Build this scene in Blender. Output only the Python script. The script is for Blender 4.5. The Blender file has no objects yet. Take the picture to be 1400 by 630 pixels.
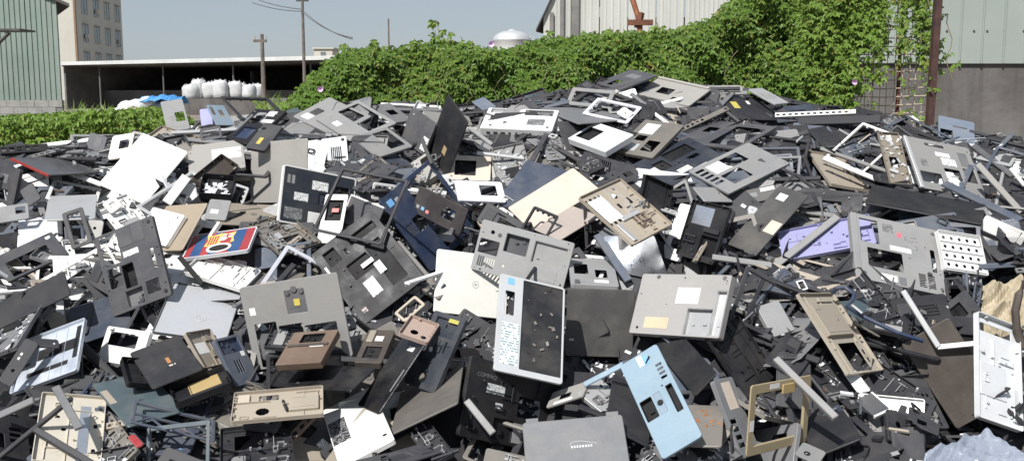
import bpy, bmesh, math, random
from mathutils import Vector, Matrix, Quaternion
random.seed(11)
R_ = math.radians
SC = bpy.context.scene
COL = SC.collection
# ------------------------------------------------------------------ camera, sky, sun, exposure
CAMZ = 1.7; PITCH = R_(7.73); FPX = 1400.0
cam = bpy.data.cameras.new('camera'); cam.sensor_width = 36; cam.lens = 36.0; cam.clip_start = .05; cam.clip_end = 3000
co = bpy.data.objects.new('camera', cam); COL.objects.link(co)
co.location = (0, 0, CAMZ); co.rotation_euler = (math.pi/2 - PITCH, 0, 0); SC.camera = co
SUNV = Vector((-.35, -.55, .78)).normalized()
W = bpy.data.worlds.new('World'); SC.world = W; W.use_nodes = True
wn = W.node_tree; bg = wn.nodes['Background']
sky = wn.nodes.new('ShaderNodeTexSky'); sky.sky_type = 'NISHITA'; sky.sun_disc = False
sky.sun_elevation = math.asin(SUNV.z); sky.sun_rotation = math.atan2(SUNV.x, SUNV.y)
sky.air_density = 1.0; sky.dust_density = .6; sky.ozone_density = 2.0
hs = wn.nodes.new('ShaderNodeHueSaturation'); hs.inputs['Saturation'].default_value = .8
wn.links.new(sky.outputs[0], hs.inputs['Color']); 
hz = wn.nodes.new('ShaderNodeMix'); hz.data_type = 'RGBA'; hz.inputs[0].default_value = .72; hz.inputs[7].default_value = (2.5, 2.84, 3.36, 1)   # even summer haze over the clear sky
wn.links.new(hs.outputs[0], hz.inputs[6]); wn.links.new(hz.outputs[2], bg.inputs[0])
bg.inputs[1].default_value = .10
sl = bpy.data.lights.new('sun', 'SUN'); sl.energy = 4.5; sl.angle = R_(.5); sl.color = (1, .985, .955)
so = bpy.data.objects.new('sun', sl); COL.objects.link(so); so.rotation_euler = SUNV.to_track_quat('Z', 'Y').to_euler()
SC.view_settings.view_transform = 'Standard'; SC.view_settings.look = 'None'; SC.view_settings.gamma = 1
SC.view_settings.exposure = .42

# ------------------------------------------------------------------ helpers
_cp, _sp = math.cos(PITCH), math.sin(PITCH)
def at(px, py, D):
    """world point seen at photo position px, py at forward distance D (used to survey the place)"""
    x = (px-700)/FPX*D; d = (py-315)/FPX*D
    return Vector((x, D*_cp - d*_sp, CAMZ - D*_sp - d*_cp))
def link(o, parent=None):
    COL.objects.link(o)
    if parent: o.parent = parent
    return o
def tag(o, label=None, cat=None, group=None, kind=None):
    if label: o['label'] = label
    if cat: o['category'] = cat
    if group: o['group'] = group
    if kind: o['kind'] = kind
    return o
def empty(name, loc=(0,0,0), label=None, cat=None, group=None):
    o = bpy.data.objects.new(name, None); o.empty_display_size = .1; link(o); o.location = loc
    return tag(o, label, cat, group)
def mesh_ob(name, me, mat, parent=None):
    o = bpy.data.objects.new(name, me); link(o, parent)
    if len(me.materials) == 0: me.materials.append(None)
    o.material_slots[0].link = 'OBJECT'; o.material_slots[0].material = mat
    return o
class MB:
    def __init__(s): s.v = []; s.f = []; s.mi = []
    def add(s, vs, fs, m=0):
        n = len(s.v); s.v += [tuple(v) for v in vs]
        for f in fs: s.f.append([n+i for i in f]); s.mi.append(m)
    def box(s, x0, y0, z0, x1, y1, z1, M=None, m=0):
        vs = [Vector((x, y, z)) for z in (z0, z1) for x, y in ((x0,y0),(x1,y0),(x1,y1),(x0,y1))]
        if M: vs = [M @ v for v in vs]
        s.add(vs, [(3,2,1,0),(4,5,6,7),(0,1,5,4),(1,2,6,5),(2,3,7,6),(3,0,4,7)], m)
    def tube(s, pts, r, n=6, m=0):
        rings = []
        P = [Vector(p) for p in pts]
        for i, p in enumerate(P):
            d = (P[min(i+1, len(P)-1)] - P[max(i-1, 0)]).normalized()
            a = d.orthogonal().normalized() if abs(d.z) > .9 else d.cross(Vector((0,0,1))).normalized()
            b = d.cross(a); rr = r[i] if isinstance(r, (list, tuple)) else r
            rings.append([p + a*math.cos(2*math.pi*k/n)*rr + b*math.sin(2*math.pi*k/n)*rr for k in range(n)])
        vs = [v for g in rings for v in g]; fs = []
        for i in range(len(P)-1):
            for k in range(n):
                fs.append((i*n+k, i*n+(k+1)%n, (i+1)*n+(k+1)%n, (i+1)*n+k))
        fs.append(tuple(range(n))[::-1]); fs.append(tuple((len(P)-1)*n+k for k in range(n)))
        s.add(vs, fs, m)
    def ring(s, outer, inner, z0, z1):
        n = len(outer); vs = []
        for z in (z0, z1):
            vs += [Vector((x, y, z)) for x, y in outer] + [Vector((x, y, z)) for x, y in inner]
        fs = []
        for i in range(n):
            j = (i+1) % n
            fs += [(i, j, 2*n+j, 2*n+i), (n+j, n+i, 3*n+i, 3*n+j), (2*n+i, 2*n+j, 3*n+j, 3*n+i), (j, i, n+i, n+j)]
        s.add(vs, fs)
    def mesh(s, name, smooth=False):
        me = bpy.data.meshes.new(name); me.from_pydata(s.v, [], s.f)
        if max(s.mi, default=0) > 0: me.polygons.foreach_set('material_index', s.mi)
        if smooth: me.polygons.foreach_set('use_smooth', [True]*len(s.f))
        me.update(); return me
    def build(s, name, mat, parent=None, smooth=False):
        return mesh_ob(name, s.mesh(name, smooth), mat, parent)
def rrect(x0, y0, x1, y1, r, n=3):
    pts = []
    r = max(1e-4, min(r, (x1-x0)*.45, (y1-y0)*.45))
    for cx, cy, a0 in ((x1-r, y1-r, 0), (x0+r, y1-r, 90), (x0+r, y0+r, 180), (x1-r, y0+r, 270)):
        for k in range(n+1):
            a = R_(a0 + 90*k/n); pts.append((cx + r*math.cos(a), cy + r*math.sin(a)))
    return pts
def circ(x, y, rx, ry=None, n=10):
    ry = ry or rx
    return [(x + rx*math.cos(2*math.pi*k/n), y + ry*math.sin(2*math.pi*k/n)) for k in range(n)]
def plate2d(outline, holes, t, bev=.0008, ztop=0.0):
    """flat plate with real openings and bevelled edges, as a mesh whose top lies at ztop"""
    cu = bpy.data.curves.new('plate', 'CURVE'); cu.dimensions = '2D'; cu.fill_mode = 'BOTH'
    bev = min(bev, t*.45)
    cu.extrude = t/2 - bev; cu.bevel_depth = bev; cu.bevel_resolution = 0; cu.offset = -bev
    for pts in [outline] + list(holes):
        sp = cu.splines.new('POLY'); sp.points.add(len(pts)-1); sp.use_cyclic_u = True
        for p, q in zip(sp.points, pts): p.co = (q[0], q[1], 0, 1)
    ob = bpy.data.objects.new('plate', cu)
    me = bpy.data.meshes.new_from_object(ob)
    bpy.data.objects.remove(ob); bpy.data.curves.remove(cu)
    mb = MB(); mb.add([(v.co.x, v.co.y, v.co.z + ztop - t/2) for v in me.vertices], [tuple(p.vertices) for p in me.polygons])
    bpy.data.meshes.remove(me)
    return mb

# ------------------------------------------------------------------ materials
MATS = {}
def nmat(name):
    m = bpy.data.materials.new(name); m.use_nodes = True
    return m, m.node_tree, m.node_tree.nodes['Principled BSDF']
def nd(nt, t, **kw):
    n = nt.nodes.new(t)
    for k, v in kw.items(): setattr(n, k, v)
    return n
def mixc(nt, f, a, b, bt='MIX'):
    m = nd(nt, 'ShaderNodeMix', data_type='RGBA', blend_type=bt)
    for s, v in ((0, f), (6, a), (7, b)):
        if isinstance(v, bpy.types.NodeSocket): nt.links.new(v, m.inputs[s])
        else: m.inputs[s].default_value = v if s == 0 else (*v, 1)
    return m.outputs[2]
def ramp(nt, src, lo, hi, a=0., b=1.):
    r = nd(nt, 'ShaderNodeMapRange'); nt.links.new(src, r.inputs[0])
    for i, v in zip((1, 2, 3, 4), (lo, hi, a, b)): r.inputs[i].default_value = v
    return r.outputs[0]
def noise(nt, vec, scale, detail=3, rough=.55):
    n = nd(nt, 'ShaderNodeTexNoise'); n.inputs['Scale'].default_value = scale; n.inputs['Detail'].default_value = detail
    n.inputs['Roughness'].default_value = rough
    if vec: nt.links.new(vec, n.inputs['Vector'])
    return n.outputs[0]
def objvec(nt, rand=True):
    tc = nd(nt, 'ShaderNodeTexCoord')
    if not rand: return tc.outputs['Object'], None
    oi = nd(nt, 'ShaderNodeObjectInfo')
    mu = nd(nt, 'ShaderNodeMath', operation='MULTIPLY'); mu.inputs[1].default_value = 37.0; nt.links.new(oi.outputs['Random'], mu.inputs[0])
    ad = nd(nt, 'ShaderNodeVectorMath', operation='ADD'); nt.links.new(tc.outputs['Object'], ad.inputs[0]); nt.links.new(mu.outputs[0], ad.inputs[1])
    return ad.outputs[0], oi.outputs['Random']
def plastic(name, col, rough=.45, metal=0., dust=None, var=.18, spec=.5, dustcol=(.29, .25, .20)):
    if dust is None: dust = min(.27, .05 + max(col)*1.6)
    m, nt, p = nmat(name)
    v, rnd = objvec(nt)
    big = noise(nt, v, 9, 5, .65); fine = noise(nt, v, 160, 2)
    mp = nd(nt, 'ShaderNodeMapping'); nt.links.new(v, mp.inputs[0]); mp.inputs['Scale'].default_value = (18, 260, 40); mp.inputs['Rotation'].default_value = (0, 0, .7)
    scr = noise(nt, mp.outputs[0], 1.0, 2)
    val = ramp(nt, rnd, 0, 1, 1-var, 1+var)
    vm = nd(nt, 'ShaderNodeVectorMath', operation='SCALE'); vm.inputs[0].default_value = col; nt.links.new(val, vm.inputs['Scale'])
    c = mixc(nt, ramp(nt, big, .42, .75, 0, dust), vm.outputs[0], dustcol)
    c = mixc(nt, ramp(nt, noise(nt, v, 3.1, 6, .7), .50, .72, 0, .45), c, tuple(x*.62 for x in col))
    c = mixc(nt, ramp(nt, scr, .70, .78, 0, .35), c, tuple(min(1, x*1.3+.10) for x in col))
    c = mixc(nt, ramp(nt, fine, .3, .7, .0, .16), c, tuple(x*.6 for x in col))
    nt.links.new(c, p.inputs['Base Color'])
    nt.links.new(ramp(nt, big, .3, .75, rough-.08, min(1, rough+.25)), p.inputs['Roughness'])
    p.inputs['Metallic'].default_value = metal; p.inputs['Specular IOR Level'].default_value = spec
    b = nd(nt, 'ShaderNodeBump'); b.inputs['Strength'].default_value = .12; b.inputs['Distance'].default_value = .002
    nt.links.new(fine, b.inputs['Height']); nt.links.new(b.outputs[0], p.inputs['Normal'])
    MATS[name] = m; return m
for nme, c, kw in (
 ('k', (.012,.012,.014), dict(rough=.6, spec=.25)), ('k2', (.022,.022,.026), dict(rough=.55, spec=.35)), ('k3', (.016,.016,.018), dict(rough=.5, spec=.35)),
 ('gk', (.010,.010,.012), dict(rough=.22, dust=.10)), ('kb', (.018,.018,.02), dict(dust=.16)),
 ('c', (.046,.046,.051), dict(rough=.52, spec=.35)), ('c2', (.072,.072,.078), {}), ('c3', (.06,.058,.056), dict(dust=.18)),
 ('g', (.15,.152,.158), {}), ('g2', (.10,.10,.105), {}), ('gl', (.09,.092,.098), dict(rough=.25)),
 ('m', (.23,.228,.225), {}), ('m2', (.27,.268,.265), {}), ('m3', (.34,.325,.30), {}), ('m4', (.36,.345,.33), {}), ('m5', (.25,.245,.235), {}),
 ('s', (.48,.48,.48), dict(metal=.35, rough=.38)), ('s2', (.44,.445,.46), dict(metal=.2, rough=.4)), ('al', (.62,.66,.72), dict(metal=.75, rough=.36, dust=.12)),
 ('fo', (.72,.74,.78), dict(metal=.9, rough=.25, dust=.1)),
 ('lg', (.46,.46,.50), {}), ('lw', (.58,.59,.60), {}), ('w', (.74,.73,.70), dict(dust=.24, var=.06)), ('w2', (.68,.68,.66), dict(dust=.24, var=.06)), ('w3', (.78,.77,.75), dict(dust=.1)),
 ('i', (.62,.58,.51), {}), ('iv', (.80,.78,.71), dict(dust=.12, var=.03)), ('cr', (.58,.485,.405), dict(var=.05)),
 ('b', (.42,.36,.285), {}), ('b2', (.50,.44,.36), {}), ('bc', (.58,.53,.44), dict(var=.04)), ('pk', (.40,.34,.30), {}), ('pk2', (.40,.30,.25), {}),
 ('t', (.36,.29,.21), {}), ('tn', (.60,.49,.33), dict(dust=.4)), ('tb', (.29,.25,.20), {}), ('tb2', (.34,.30,.24), {}), ('tp', (.17,.155,.135), {}), ('tp2', (.11,.10,.09), {}),
 ('br', (.12,.08,.058), {}), ('br2', (.07,.055,.045), {}), ('br3', (.042,.035,.036), {}), ('br4', (.075,.062,.054), dict(var=.04)),
 ('n', (.020,.034,.075), dict(var=.05)), ('n2', (.035,.045,.068), {}), ('n3', (.022,.027,.038), {}), ('n4', (.035,.04,.05), {}),
 ('sl', (.075,.088,.115), {}), ('sl2', (.13,.155,.20), {}), ('te', (.062,.088,.098), {}), ('te2', (.13,.155,.17), {}),
 ('lb', (.245,.335,.40), dict(var=.03, rough=.35, dust=.1)), ('lb2', (.22,.29,.36), {}), ('pu', (.29,.285,.47), dict(var=.03, dust=.1)), ('pu2', (.36,.36,.62), {}), ('lv', (.62,.62,.70), {}),
 ('red', (.35,.03,.025), {}), ('red2', (.45,.04,.04), dict(var=.02, dust=.1)), ('red3', (.30,.025,.03), {}), ('gd', (.42,.30,.13), dict(dust=.3)), ('gd2', (.36,.29,.17), dict(dust=.35)),
 ('yl', (.55,.45,.10), dict(dust=.05)), ('yl2', (.55,.5,.10), {}), ('bs', (.20,.46,.78), dict(dust=.05)), ('rs', (.70,.25,.22), dict(dust=.05)), ('rr', (.75,.12,.16), dict(dust=.05)),
 ('bblue', (.025,.075,.19), dict(dust=.06, rough=.3)), ('bred', (.36,.045,.05), dict(dust=.06, rough=.3)), ('bgold', (.60,.40,.12), dict(dust=.03)),
 ('rust', (.30,.12,.035), dict(dust=.5, rough=.8)), ('em', (.45,.20,.08), {}), ('em2', (.42,.30,.16), {}),
 ): plastic('pl_'+nme, c, **kw)
def pm(k): return MATS['pl_'+k]
def printed(name, paper, ink, rows=6, cols=16, fill=.5):
    """flat print: rows of small marks on a label"""
    m, nt, p = nmat(name)
    tc = nd(nt, 'ShaderNodeTexCoord'); mp = nd(nt, 'ShaderNodeMapping'); nt.links.new(tc.outputs['UV'], mp.inputs[0])
    mp.inputs['Scale'].default_value = (cols, rows, 1)
    vn = nd(nt, 'ShaderNodeTexWhiteNoise', noise_dimensions='2D')
    fl = nd(nt, 'ShaderNodeVectorMath', operation='FLOOR'); nt.links.new(mp.outputs[0], fl.inputs[0]); nt.links.new(fl.outputs[0], vn.inputs['Vector'])
    fr = nd(nt, 'ShaderNodeVectorMath', operation='FRACTION'); nt.links.new(mp.outputs[0], fr.inputs[0])
    sx = nd(nt, 'ShaderNodeSeparateXYZ'); nt.links.new(fr.outputs[0], sx.inputs[0])
    a = ramp(nt, vn.outputs['Value'], fill, fill+.02, 1, 0); b = ramp(nt, sx.outputs['Y'], .55, .6, 1, 0)
    mu = nd(nt, 'ShaderNodeMath', operation='MULTIPLY'); nt.links.new(a, mu.inputs[0]); nt.links.new(b, mu.inputs[1])
    nt.links.new(mixc(nt, mu.outputs[0], paper, ink), p.inputs['Base Color']); p.inputs['Roughness'].default_value = .5
    MATS[name] = m
printed('pl_wp', (.78,.78,.75), (.10,.10,.10), 9, 30, .42); printed('pl_wp2', (.66,.68,.66), (.22,.30,.32), 16, 12, .5)
printed('pl_reg', (.028,.028,.03), (.30,.30,.30), 18, 22, .5); printed('pl_pr', (.13,.13,.13), (.30,.30,.29), 6, 12, .4); printed('pl_pr2', (.25,.245,.24), (.14,.14,.14), 8, 8, .3)
printed('pl_sm', (.55,.56,.58), (.75,.75,.75), 9, 5, .5); printed('pl_txt', (.02,.02,.022), (.5,.45,.4), 1, 7, .8); printed('pl_lgo', (.03,.03,.03), (.45,.3,.3), 2, 3, .7)

# ------------------------------------------------------------------ casings: one builder for every piece of scrap
CORNER = dict(lid=.010, case=.009, palm=.011, tray=.008, frame=.010, box=.007, bar=.002, slots=.003, ladder=.004)
def text_mesh(body, size, depth=.0004):
    cu = bpy.data.curves.new('lettering', 'FONT'); cu.body = body; cu.size = size; cu.extrude = depth; cu.align_x = 'CENTER'; cu.align_y = 'CENTER'
    ob = bpy.data.objects.new('lettering', cu); me = bpy.data.meshes.new_from_object(ob)
    bpy.data.objects.remove(ob); bpy.data.curves.remove(cu); return me
def casing(name, kind, col, w, h, feats, rnd):
    """returns (shell mesh, list of (part name, mesh, material key, extra kind))"""
    X = lambda u: (u-.5)*w
    Y = lambda v: (.5-v)*h
    F = {}
    for f in feats: F.setdefault(f[0], []).append(f[1:])
    holes = []; parts = []
    outline = rrect(-w/2, -h/2, w/2, h/2, CORNER[kind])
    chipped = 'chip' in F
    if chipped:
        m_ = len(outline)//4
        for q in sorted({a[0] for a in F['chip']}, reverse=True):
            sgx, sgy = ((1,1),(-1,1),(-1,-1),(1,-1))[q]; ln = rnd.uniform(.12, .3)*min(w, h)*1.3
            a = [(w/2*sgx-sgx*e[0]*ln, h/2*sgy-sgy*e[1]*ln) for e in ((0,1.0),(.35,.7),(.3,.45),(.75,.35),(1.0,0))]
            if q in (1, 3): a = a[::-1]
            outline[q*m_:(q+1)*m_] = a
    def hole(u0, v0, u1, v1, r=.004): holes.append(rrect(max(X(u0), -w/2+.003), max(Y(v1), -h/2+.003), min(X(u1), w/2-.003), min(Y(v0), h/2-.003), r, 2))
    for a in F.get('hole', []): hole(*a)
    for a in F.get('o', []): holes.append(circ(X(a[0]), Y(a[1]), a[2]))
    for u0, v0, u1, v1, n, d in F.get('vt', []):
        for k in range(n):
            if d == 'h': hole(u0, v0+(v1-v0)*(k+.15)/n, u1, v0+(v1-v0)*(k+.7)/n, .001)
            else: hole(u0+(u1-u0)*(k+.15)/n, v0, u0+(u1-u0)*(k+.7)/n, v1, .001)
    for g in F.get('grid', []):
        for i in range(g[0]):
            for j in range(g[1]): holes.append(circ(X((i+.75)/(g[0]+.5)), Y((j+.75)/(g[1]+.5)), .0075, n=8))
    depth = F.get('deep', [(None,)])[0][0]; thick = F.get('t', [(None,)])[0][0]
    for u0, v0, u1, v1, d, c in F.get('bay', []):
        if kind == 'box': d = min(d, (thick or .03)-.004)
        hole(u0, v0, u1, v1, .003)
        x0, y0, x1, y1 = X(u0), Y(v1), X(u1), Y(v0)
        x0, y0, x1, y1 = max(x0, -w/2+.0035)+.0002, max(y0, -h/2+.0035)+.0002, min(x1, w/2-.0035)-.0002, min(y1, h/2-.0035)-.0002
        b = MB(); b.ring(rrect(x0, y0, x1, y1, .003, 1), rrect(x0+.0015, y0+.0015, x1-.0015, y1-.0015, .002, 1), -d, -.0012)
        b.box(x0+.001, y0+.001, -d-.0012, x1-.001, y1-.001, -d+.0002)
        if x1-x0 > .04 and y1-y0 > .04:
            for q in range(rnd.randint(1, 3)):
                cx = x0+.01+rnd.random()*(x1-x0-.03); cy = y0+.01+rnd.random()*(y1-y0-.03)
                b.box(cx, cy, -d, cx+.004+rnd.random()*.012, cy+.003+rnd.random()*.018, -d+min(d*.7, .003+rnd.random()*.006))
        parts.append(('bay', b.mesh('bay'), c, None))
    if kind in ('lid',):
        mb = plate2d(outline, holes, thick or .0075, .0022)
    elif kind in ('case', 'palm'):
        t = .0028; dp = depth or (.016 if kind == 'case' else .010)
        if 'rust' in F or min(w, h) < .1: dp = .006
        mb = plate2d(outline, holes, t, .0012)
        inn = rrect(-w/2+.003, -h/2+.003, w/2-.003, h/2-.003, CORNER[kind]-.002)
        if not chipped: mb.ring(rrect(-w/2+.0003, -h/2+.0003, w/2-.0003, h/2-.0003, CORNER[kind]), inn, -dp, -.002)
        for k in range(0 if chipped else 3):   # stiffening ribs on the hidden side
            y = -h/2 + h*(k+1)/4
            if not any(min(q[1] for q in hp) < y+.003 and max(q[1] for q in hp) > y-.003 for hp in holes): mb.box(-w/2+.004, y, -dp*.6, w/2-.004, y+.0015, -.0015)
    elif kind == 'tray':
        dp = depth or .012; mb = plate2d(outline, holes, .0025, .0008)
        inn = rrect(-w/2+.0028, -h/2+.0028, w/2-.0028, h/2-.0028, CORNER[kind]-.002)
        mb.ring(rrect(-w/2+.0002, -h/2+.0002, w/2-.0002, h/2-.0002, CORNER[kind]), inn, -.002, dp)
        for k in range(rnd.randint(5, 9)):   # clips and stand-offs along the rim
            a = rnd.random()
            if rnd.random() < .5:
                x = -w/2+.01+a*(w-.03); y = rnd.choice((-h/2+.003, h/2-.010)); mb.box(x, y, -.001, x+.007, y+.007, dp*.75)
            else:
                y = -h/2+.01+a*(h-.03); x = rnd.choice((-w/2+.003, w/2-.010)); mb.box(x, y, -.001, x+.007, y+.007, dp*.75)
        if w > .12 and h > .1:
            for k in range(2):
                x = X(rnd.uniform(.15, .85))
                if not any(min(q[0] for q in hp) < x+.004 and max(q[0] for q in hp) > x-.004 for hp in holes): mb.box(x, -h/2+.004, -.001, x+.0015, h/2-.004, .004)
    elif kind in ('frame', 'ladder'):
        b_ = F.get('b', [(.016,)])[0][0]
        holes = [rrect(-w/2+b_, -h/2+b_, w/2-b_, h/2-b_, .004)] + [hp for hp in holes]
        mb = plate2d(outline, holes, .006, .0018)
        mb.ring(rrect(-w/2+b_-.002, -h/2+b_-.002, w/2-b_+.002, h/2-b_+.002, .004), rrect(-w/2+b_, -h/2+b_, w/2-b_, h/2-b_, .004), -.009, -.004)
        if kind == 'ladder':
            n = 5; iw = w-2*b_; y0 = -h/2+b_; y1 = -h*.08
            mb.box(-w/2+b_*.8, y1, -.007, w/2-b_*.8, y1+.008, -.001)
            for k in range(n):
                xa = -w/2+b_+iw*k/n; xb = xa+iw/n
                if k % 2: xa, xb = xb, xa
                L = math.hypot(xb-xa, y1-y0); A = math.atan2(y1-y0, xb-xa)
                mb.box(0, -.003, -.006, L, .003, -.0015, Matrix.Translation((xa, y0, 0)) @ Matrix.Rotation(A, 4, 'Z'))
        else:
            for k in range(4): mb.box(X(.15+.22*k), h/2-b_-.006, -.011, X(.15+.22*k)+.01, h/2-b_+.004, -.004)
    elif kind == 'box':
        t = thick or .03; mb = plate2d(outline, holes, .003, .001)
        mb.ring(outline, rrect(-w/2+.003, -h/2+.003, w/2-.003, h/2-.003, CORNER[kind]-.002), -t, -.002)
        mb.box(-w/2+.006, -h/2+.006, -t, w/2-.006, h/2-.006, -t+.0025)
    elif kind == 'bar':
        t = thick or min(.012, max(.005, min(w, h)*.8)); mb = plate2d(outline, [], t, min(.0025, min(w, h)*.2))
        if w > h: mb.box(-w*.46, -h*.2, -t-.004, w*.4, h*.1, -t+.001)
        else: mb.box(-w*.2, -h*.46, -t-.004, w*.1, h*.4, -t+.001)
    elif kind == 'slots':
        t = .010; n = max(4, int(w/.03))
        for k in range(n):
            if rnd.random() < .75: holes.append(rrect(-w/2+w*(k+.2)/n, -h*.22, -w/2+w*(k+.75)/n, h*.22, .002, 1))
        mb = plate2d(outline, holes, t, .0015)
        mb.box(-w/2+.004, -h/2+.0015, -t-.008, w/2-.004, -h/2+.004, -t+.001)
    # --- printed, raised and stuck-on parts
    def slab(u0, v0, u1, v1, z0, z1, nm, c, r=.002, uv=False, kd=None):
        x0, x1, y0, y1 = X(u0), X(u1), Y(v1), Y(v0)
        b = MB(); b.box(x0, y0, z0, x1, y1, z1)
        me = b.mesh(nm)
        if uv:
            ul = me.uv_layers.new()
            for lp in me.loops:
                q = me.vertices[lp.vertex_index].co; ul.data[lp.index].uv = ((q.x-x0)/(x1-x0), (q.y-y0)/(y1-y0))
        parts.append((nm, me, c, kd))
    for u0, v0, u1, v1, c in F.get('st', []):
        slab(u0, v0, u1, v1, -.0002, .0007, 'tape_strip' if c in ('k','al') else ('foil_patch' if c == 'fo' else 'sticker'), c, uv=True)
    for u0, v0, u1, v1, z, c in F.get('pad', []):
        x0, x1, y0, y1 = max(X(u0), -w/2+.001), min(X(u1), w/2-.001), max(Y(v1), -h/2+.001), min(Y(v0), h/2-.001)
        b = plate2d(rrect(x0, y0, x1, y1, .003, 2), [], z+.001, min(.0015, z*.4), z)
        if z > .008 and min(x1-x0, y1-y0) > .05:
            b.box(x0+.01, y0+.012, z-.0005, x1-.01, y0+.016, z+.0012); b.box(x0+.01, y1-.02, z-.0005, x0+.05, y1-.012, z+.0015)
        parts.append(('raised_panel', b.mesh('raised_panel'), c, None))
    for a in F.get('bt', []):
        b = plate2d(circ(X(a[0]), Y(a[1]), a[2], n=14), [], .004, .001, .003); parts.append(('button', b.mesh('button'), a[3], None))
    for a in F.get('ft', []):
        b = plate2d(circ(X(a[0]), Y(a[1]), .008, n=12), [], .003, .0008, .0022); parts.append(('rubber_foot', b.mesh('rubber_foot'), 'g2' if col in ('m2','m4','w2') else 'k2', None))
    for a in F.get('ring', []):
        b = plate2d(circ(X(a[0]), Y(a[1]), a[2], n=18), [circ(X(a[0]), Y(a[1]), a[2]*.86, n=18)], .001, .0003, .0008)
        b.box(X(a[0])-a[2]*.4, Y(a[1])-a[2]*.25, -.0002, X(a[0])+a[2]*.4, Y(a[1])+a[2]*.25, .0006)
        parts.append(('emblem', b.mesh('emblem'), {'w':'lw','iv':'m4','s2':'s'}.get(col, col), None))
    for a in F.get('sc', []):
        b = MB()
        for k in range(a[0]):
            e = rnd.random(); x, y = rnd.choice(((rnd.uniform(-.46, .46), rnd.choice((-.455, .455, rnd.uniform(-.4, .4)))), (rnd.choice((-.46, .46)), rnd.uniform(-.46, .46))))
            x *= w; y *= h; r = rnd.choice((.002, .0028, .004))
            c = circ(x, y, r, n=6)
            if any(min(q[0] for q in hp)-.003 < x < max(q[0] for q in hp)+.003 and min(q[1] for q in hp)-.003 < y < max(q[1] for q in hp)+.003 for hp in holes): continue
            b.add([(p[0], p[1], .0005) for p in c]+[(p[0], p[1], -.0004) for p in c], [tuple(range(6))]+[(i, 6+i, 6+(i+1) % 6, (i+1) % 6) for i in range(6)])
        parts.append(('screw', b.mesh('screw'), 'k', 'stuff'))
    for a in F.get('edge', []):
        e = .006; t = .009
        q = {'L': (-w/2-.001, -h/2, -w/2+e, h/2), 'R': (w/2-e, -h/2, w/2+.001, h/2), 'T': (-w/2, h/2-e, w/2, h/2+.001), 'B': (-w/2, -h/2-.001, w/2, -h/2+e)}[a[0]]
        b = MB(); b.box(q[0], q[1], -t, q[2], q[3], .0008); parts.append(('edge_trim', b.mesh('edge_trim'), a[1], None))
    for a in F.get('rim', []):
        b = MB(); b.ring(rrect(-w/2-.002, -h/2-.002, w/2+.002, h/2+.002, .011), rrect(-w/2+.004, -h/2+.004, w/2-.004, h/2-.004, .007), -.02, .001); parts.append(('pale_rim', b.mesh('pale_rim'), a[0], None))
    if 'clips' in F:
        for k in range(9):
            b = MB(); x = -w/2+.02+k*(w-.04)/8; b.box(x, h/2-.004, -.004, x+.008, h/2+.005, .004); parts.append(('clip', b.mesh('clip'), 'k2', None))
        b = MB(); b.ring(outline, rrect(-w/2+.003, -h/2+.003, w/2-.003, h/2-.003, .007), -.002, .005); parts.append(('rim', b.mesh('rim'), 'g2', None))
    if 'tabs' in F:
        for x in (-w*.5+.012, w*.5-.05):
            b = MB(); b.box(x, h/2-.004, -.008, x+.038, h/2+.012, .0005); parts.append(('hinge_tab', b.mesh('hinge_tab'), col, None))
    if 'ribs' in F:
        b = MB()
        for k in range(5): b.box(-w/2+.003, Y((k+.25)/4.5)-.001, -.001, w/2-.003, Y((k+.25)/4.5)+.001, .005)
        b.ring(outline, rrect(-w/2+.003, -h/2+.003, w/2-.003, h/2-.003, .006), -.002, .006); parts.append(('rib', b.mesh('rib'), col, None))
    if 'pegs' in F:
        for k in range(6):
            x, y = X(.12+.15*k), Y(rnd.uniform(.25, .75)); b = plate2d(circ(x, y, .005, n=8), [], .013, .001, .012); parts.append(('peg', b.mesh('peg'), 'pu', None))
    if 'ports' in F:
        for k in range(7):
            b = MB(); x = -w*.42+k*w*.1+rnd.uniform(0, .008); b.box(x, -h/2-.0012, -.03, x+rnd.uniform(.008, .022), -h/2+.002, -.018); parts.append(('port', b.mesh('port'), 'c', None))
    for a in F.get('inner', []):   # moulded ribs, screw posts and clips of an inner side
        b = MB(); x0, x1, y0, y1 = X(a[0]), X(a[2]), Y(a[3]), Y(a[1])
        def clear(px_, py_, m_=.004): return not any(min(q[0] for q in hp)-m_ < px_ < max(q[0] for q in hp)+m_ and min(q[1] for q in hp)-m_ < py_ < max(q[1] for q in hp)+m_ for hp in holes)
        for k in range(rnd.randint(7, 11)):
            xa, ya = rnd.uniform(x0, x1), rnd.uniform(y0, y1); L = rnd.uniform(.03, .12); hgt = rnd.uniform(.003, .008); vert = rnd.random() < .5
            xb, yb = (xa, min(y1, ya+L)) if vert else (min(x1, xa+L), ya)
            if all(clear(xa+(xb-xa)*f, ya+(yb-ya)*f) for f in (0, .25, .5, .75, 1)): b.box(xa, ya, -.0004, max(xb, xa+.0018), max(yb, ya+.0018), hgt)
        for k in range(rnd.randint(5, 9)):
            xa, ya = rnd.uniform(x0, x1), rnd.uniform(y0, y1)
            if clear(xa, ya, .008): b.tube([(xa, ya, -.0004), (xa, ya, rnd.uniform(.005, .011))], rnd.uniform(.003, .0048), 7)
        for k in range(rnd.randint(2, 4)):
            xa, ya = rnd.uniform(x0, x1-.03), rnd.uniform(y0, y1-.03); s1, s2 = rnd.uniform(.015, .045), rnd.uniform(.012, .035)
            if all(clear(xa+s1*f, ya+s2*g) for f in (0, .5, 1) for g in (0, .5, 1)):
                z = rnd.uniform(.003, .009); b.ring(rrect(xa, ya, xa+s1, ya+s2, .001, 1), rrect(xa+.0015, ya+.0015, xa+s1-.0015, ya+s2-.0015, .001, 1), -.0004, z)
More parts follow.
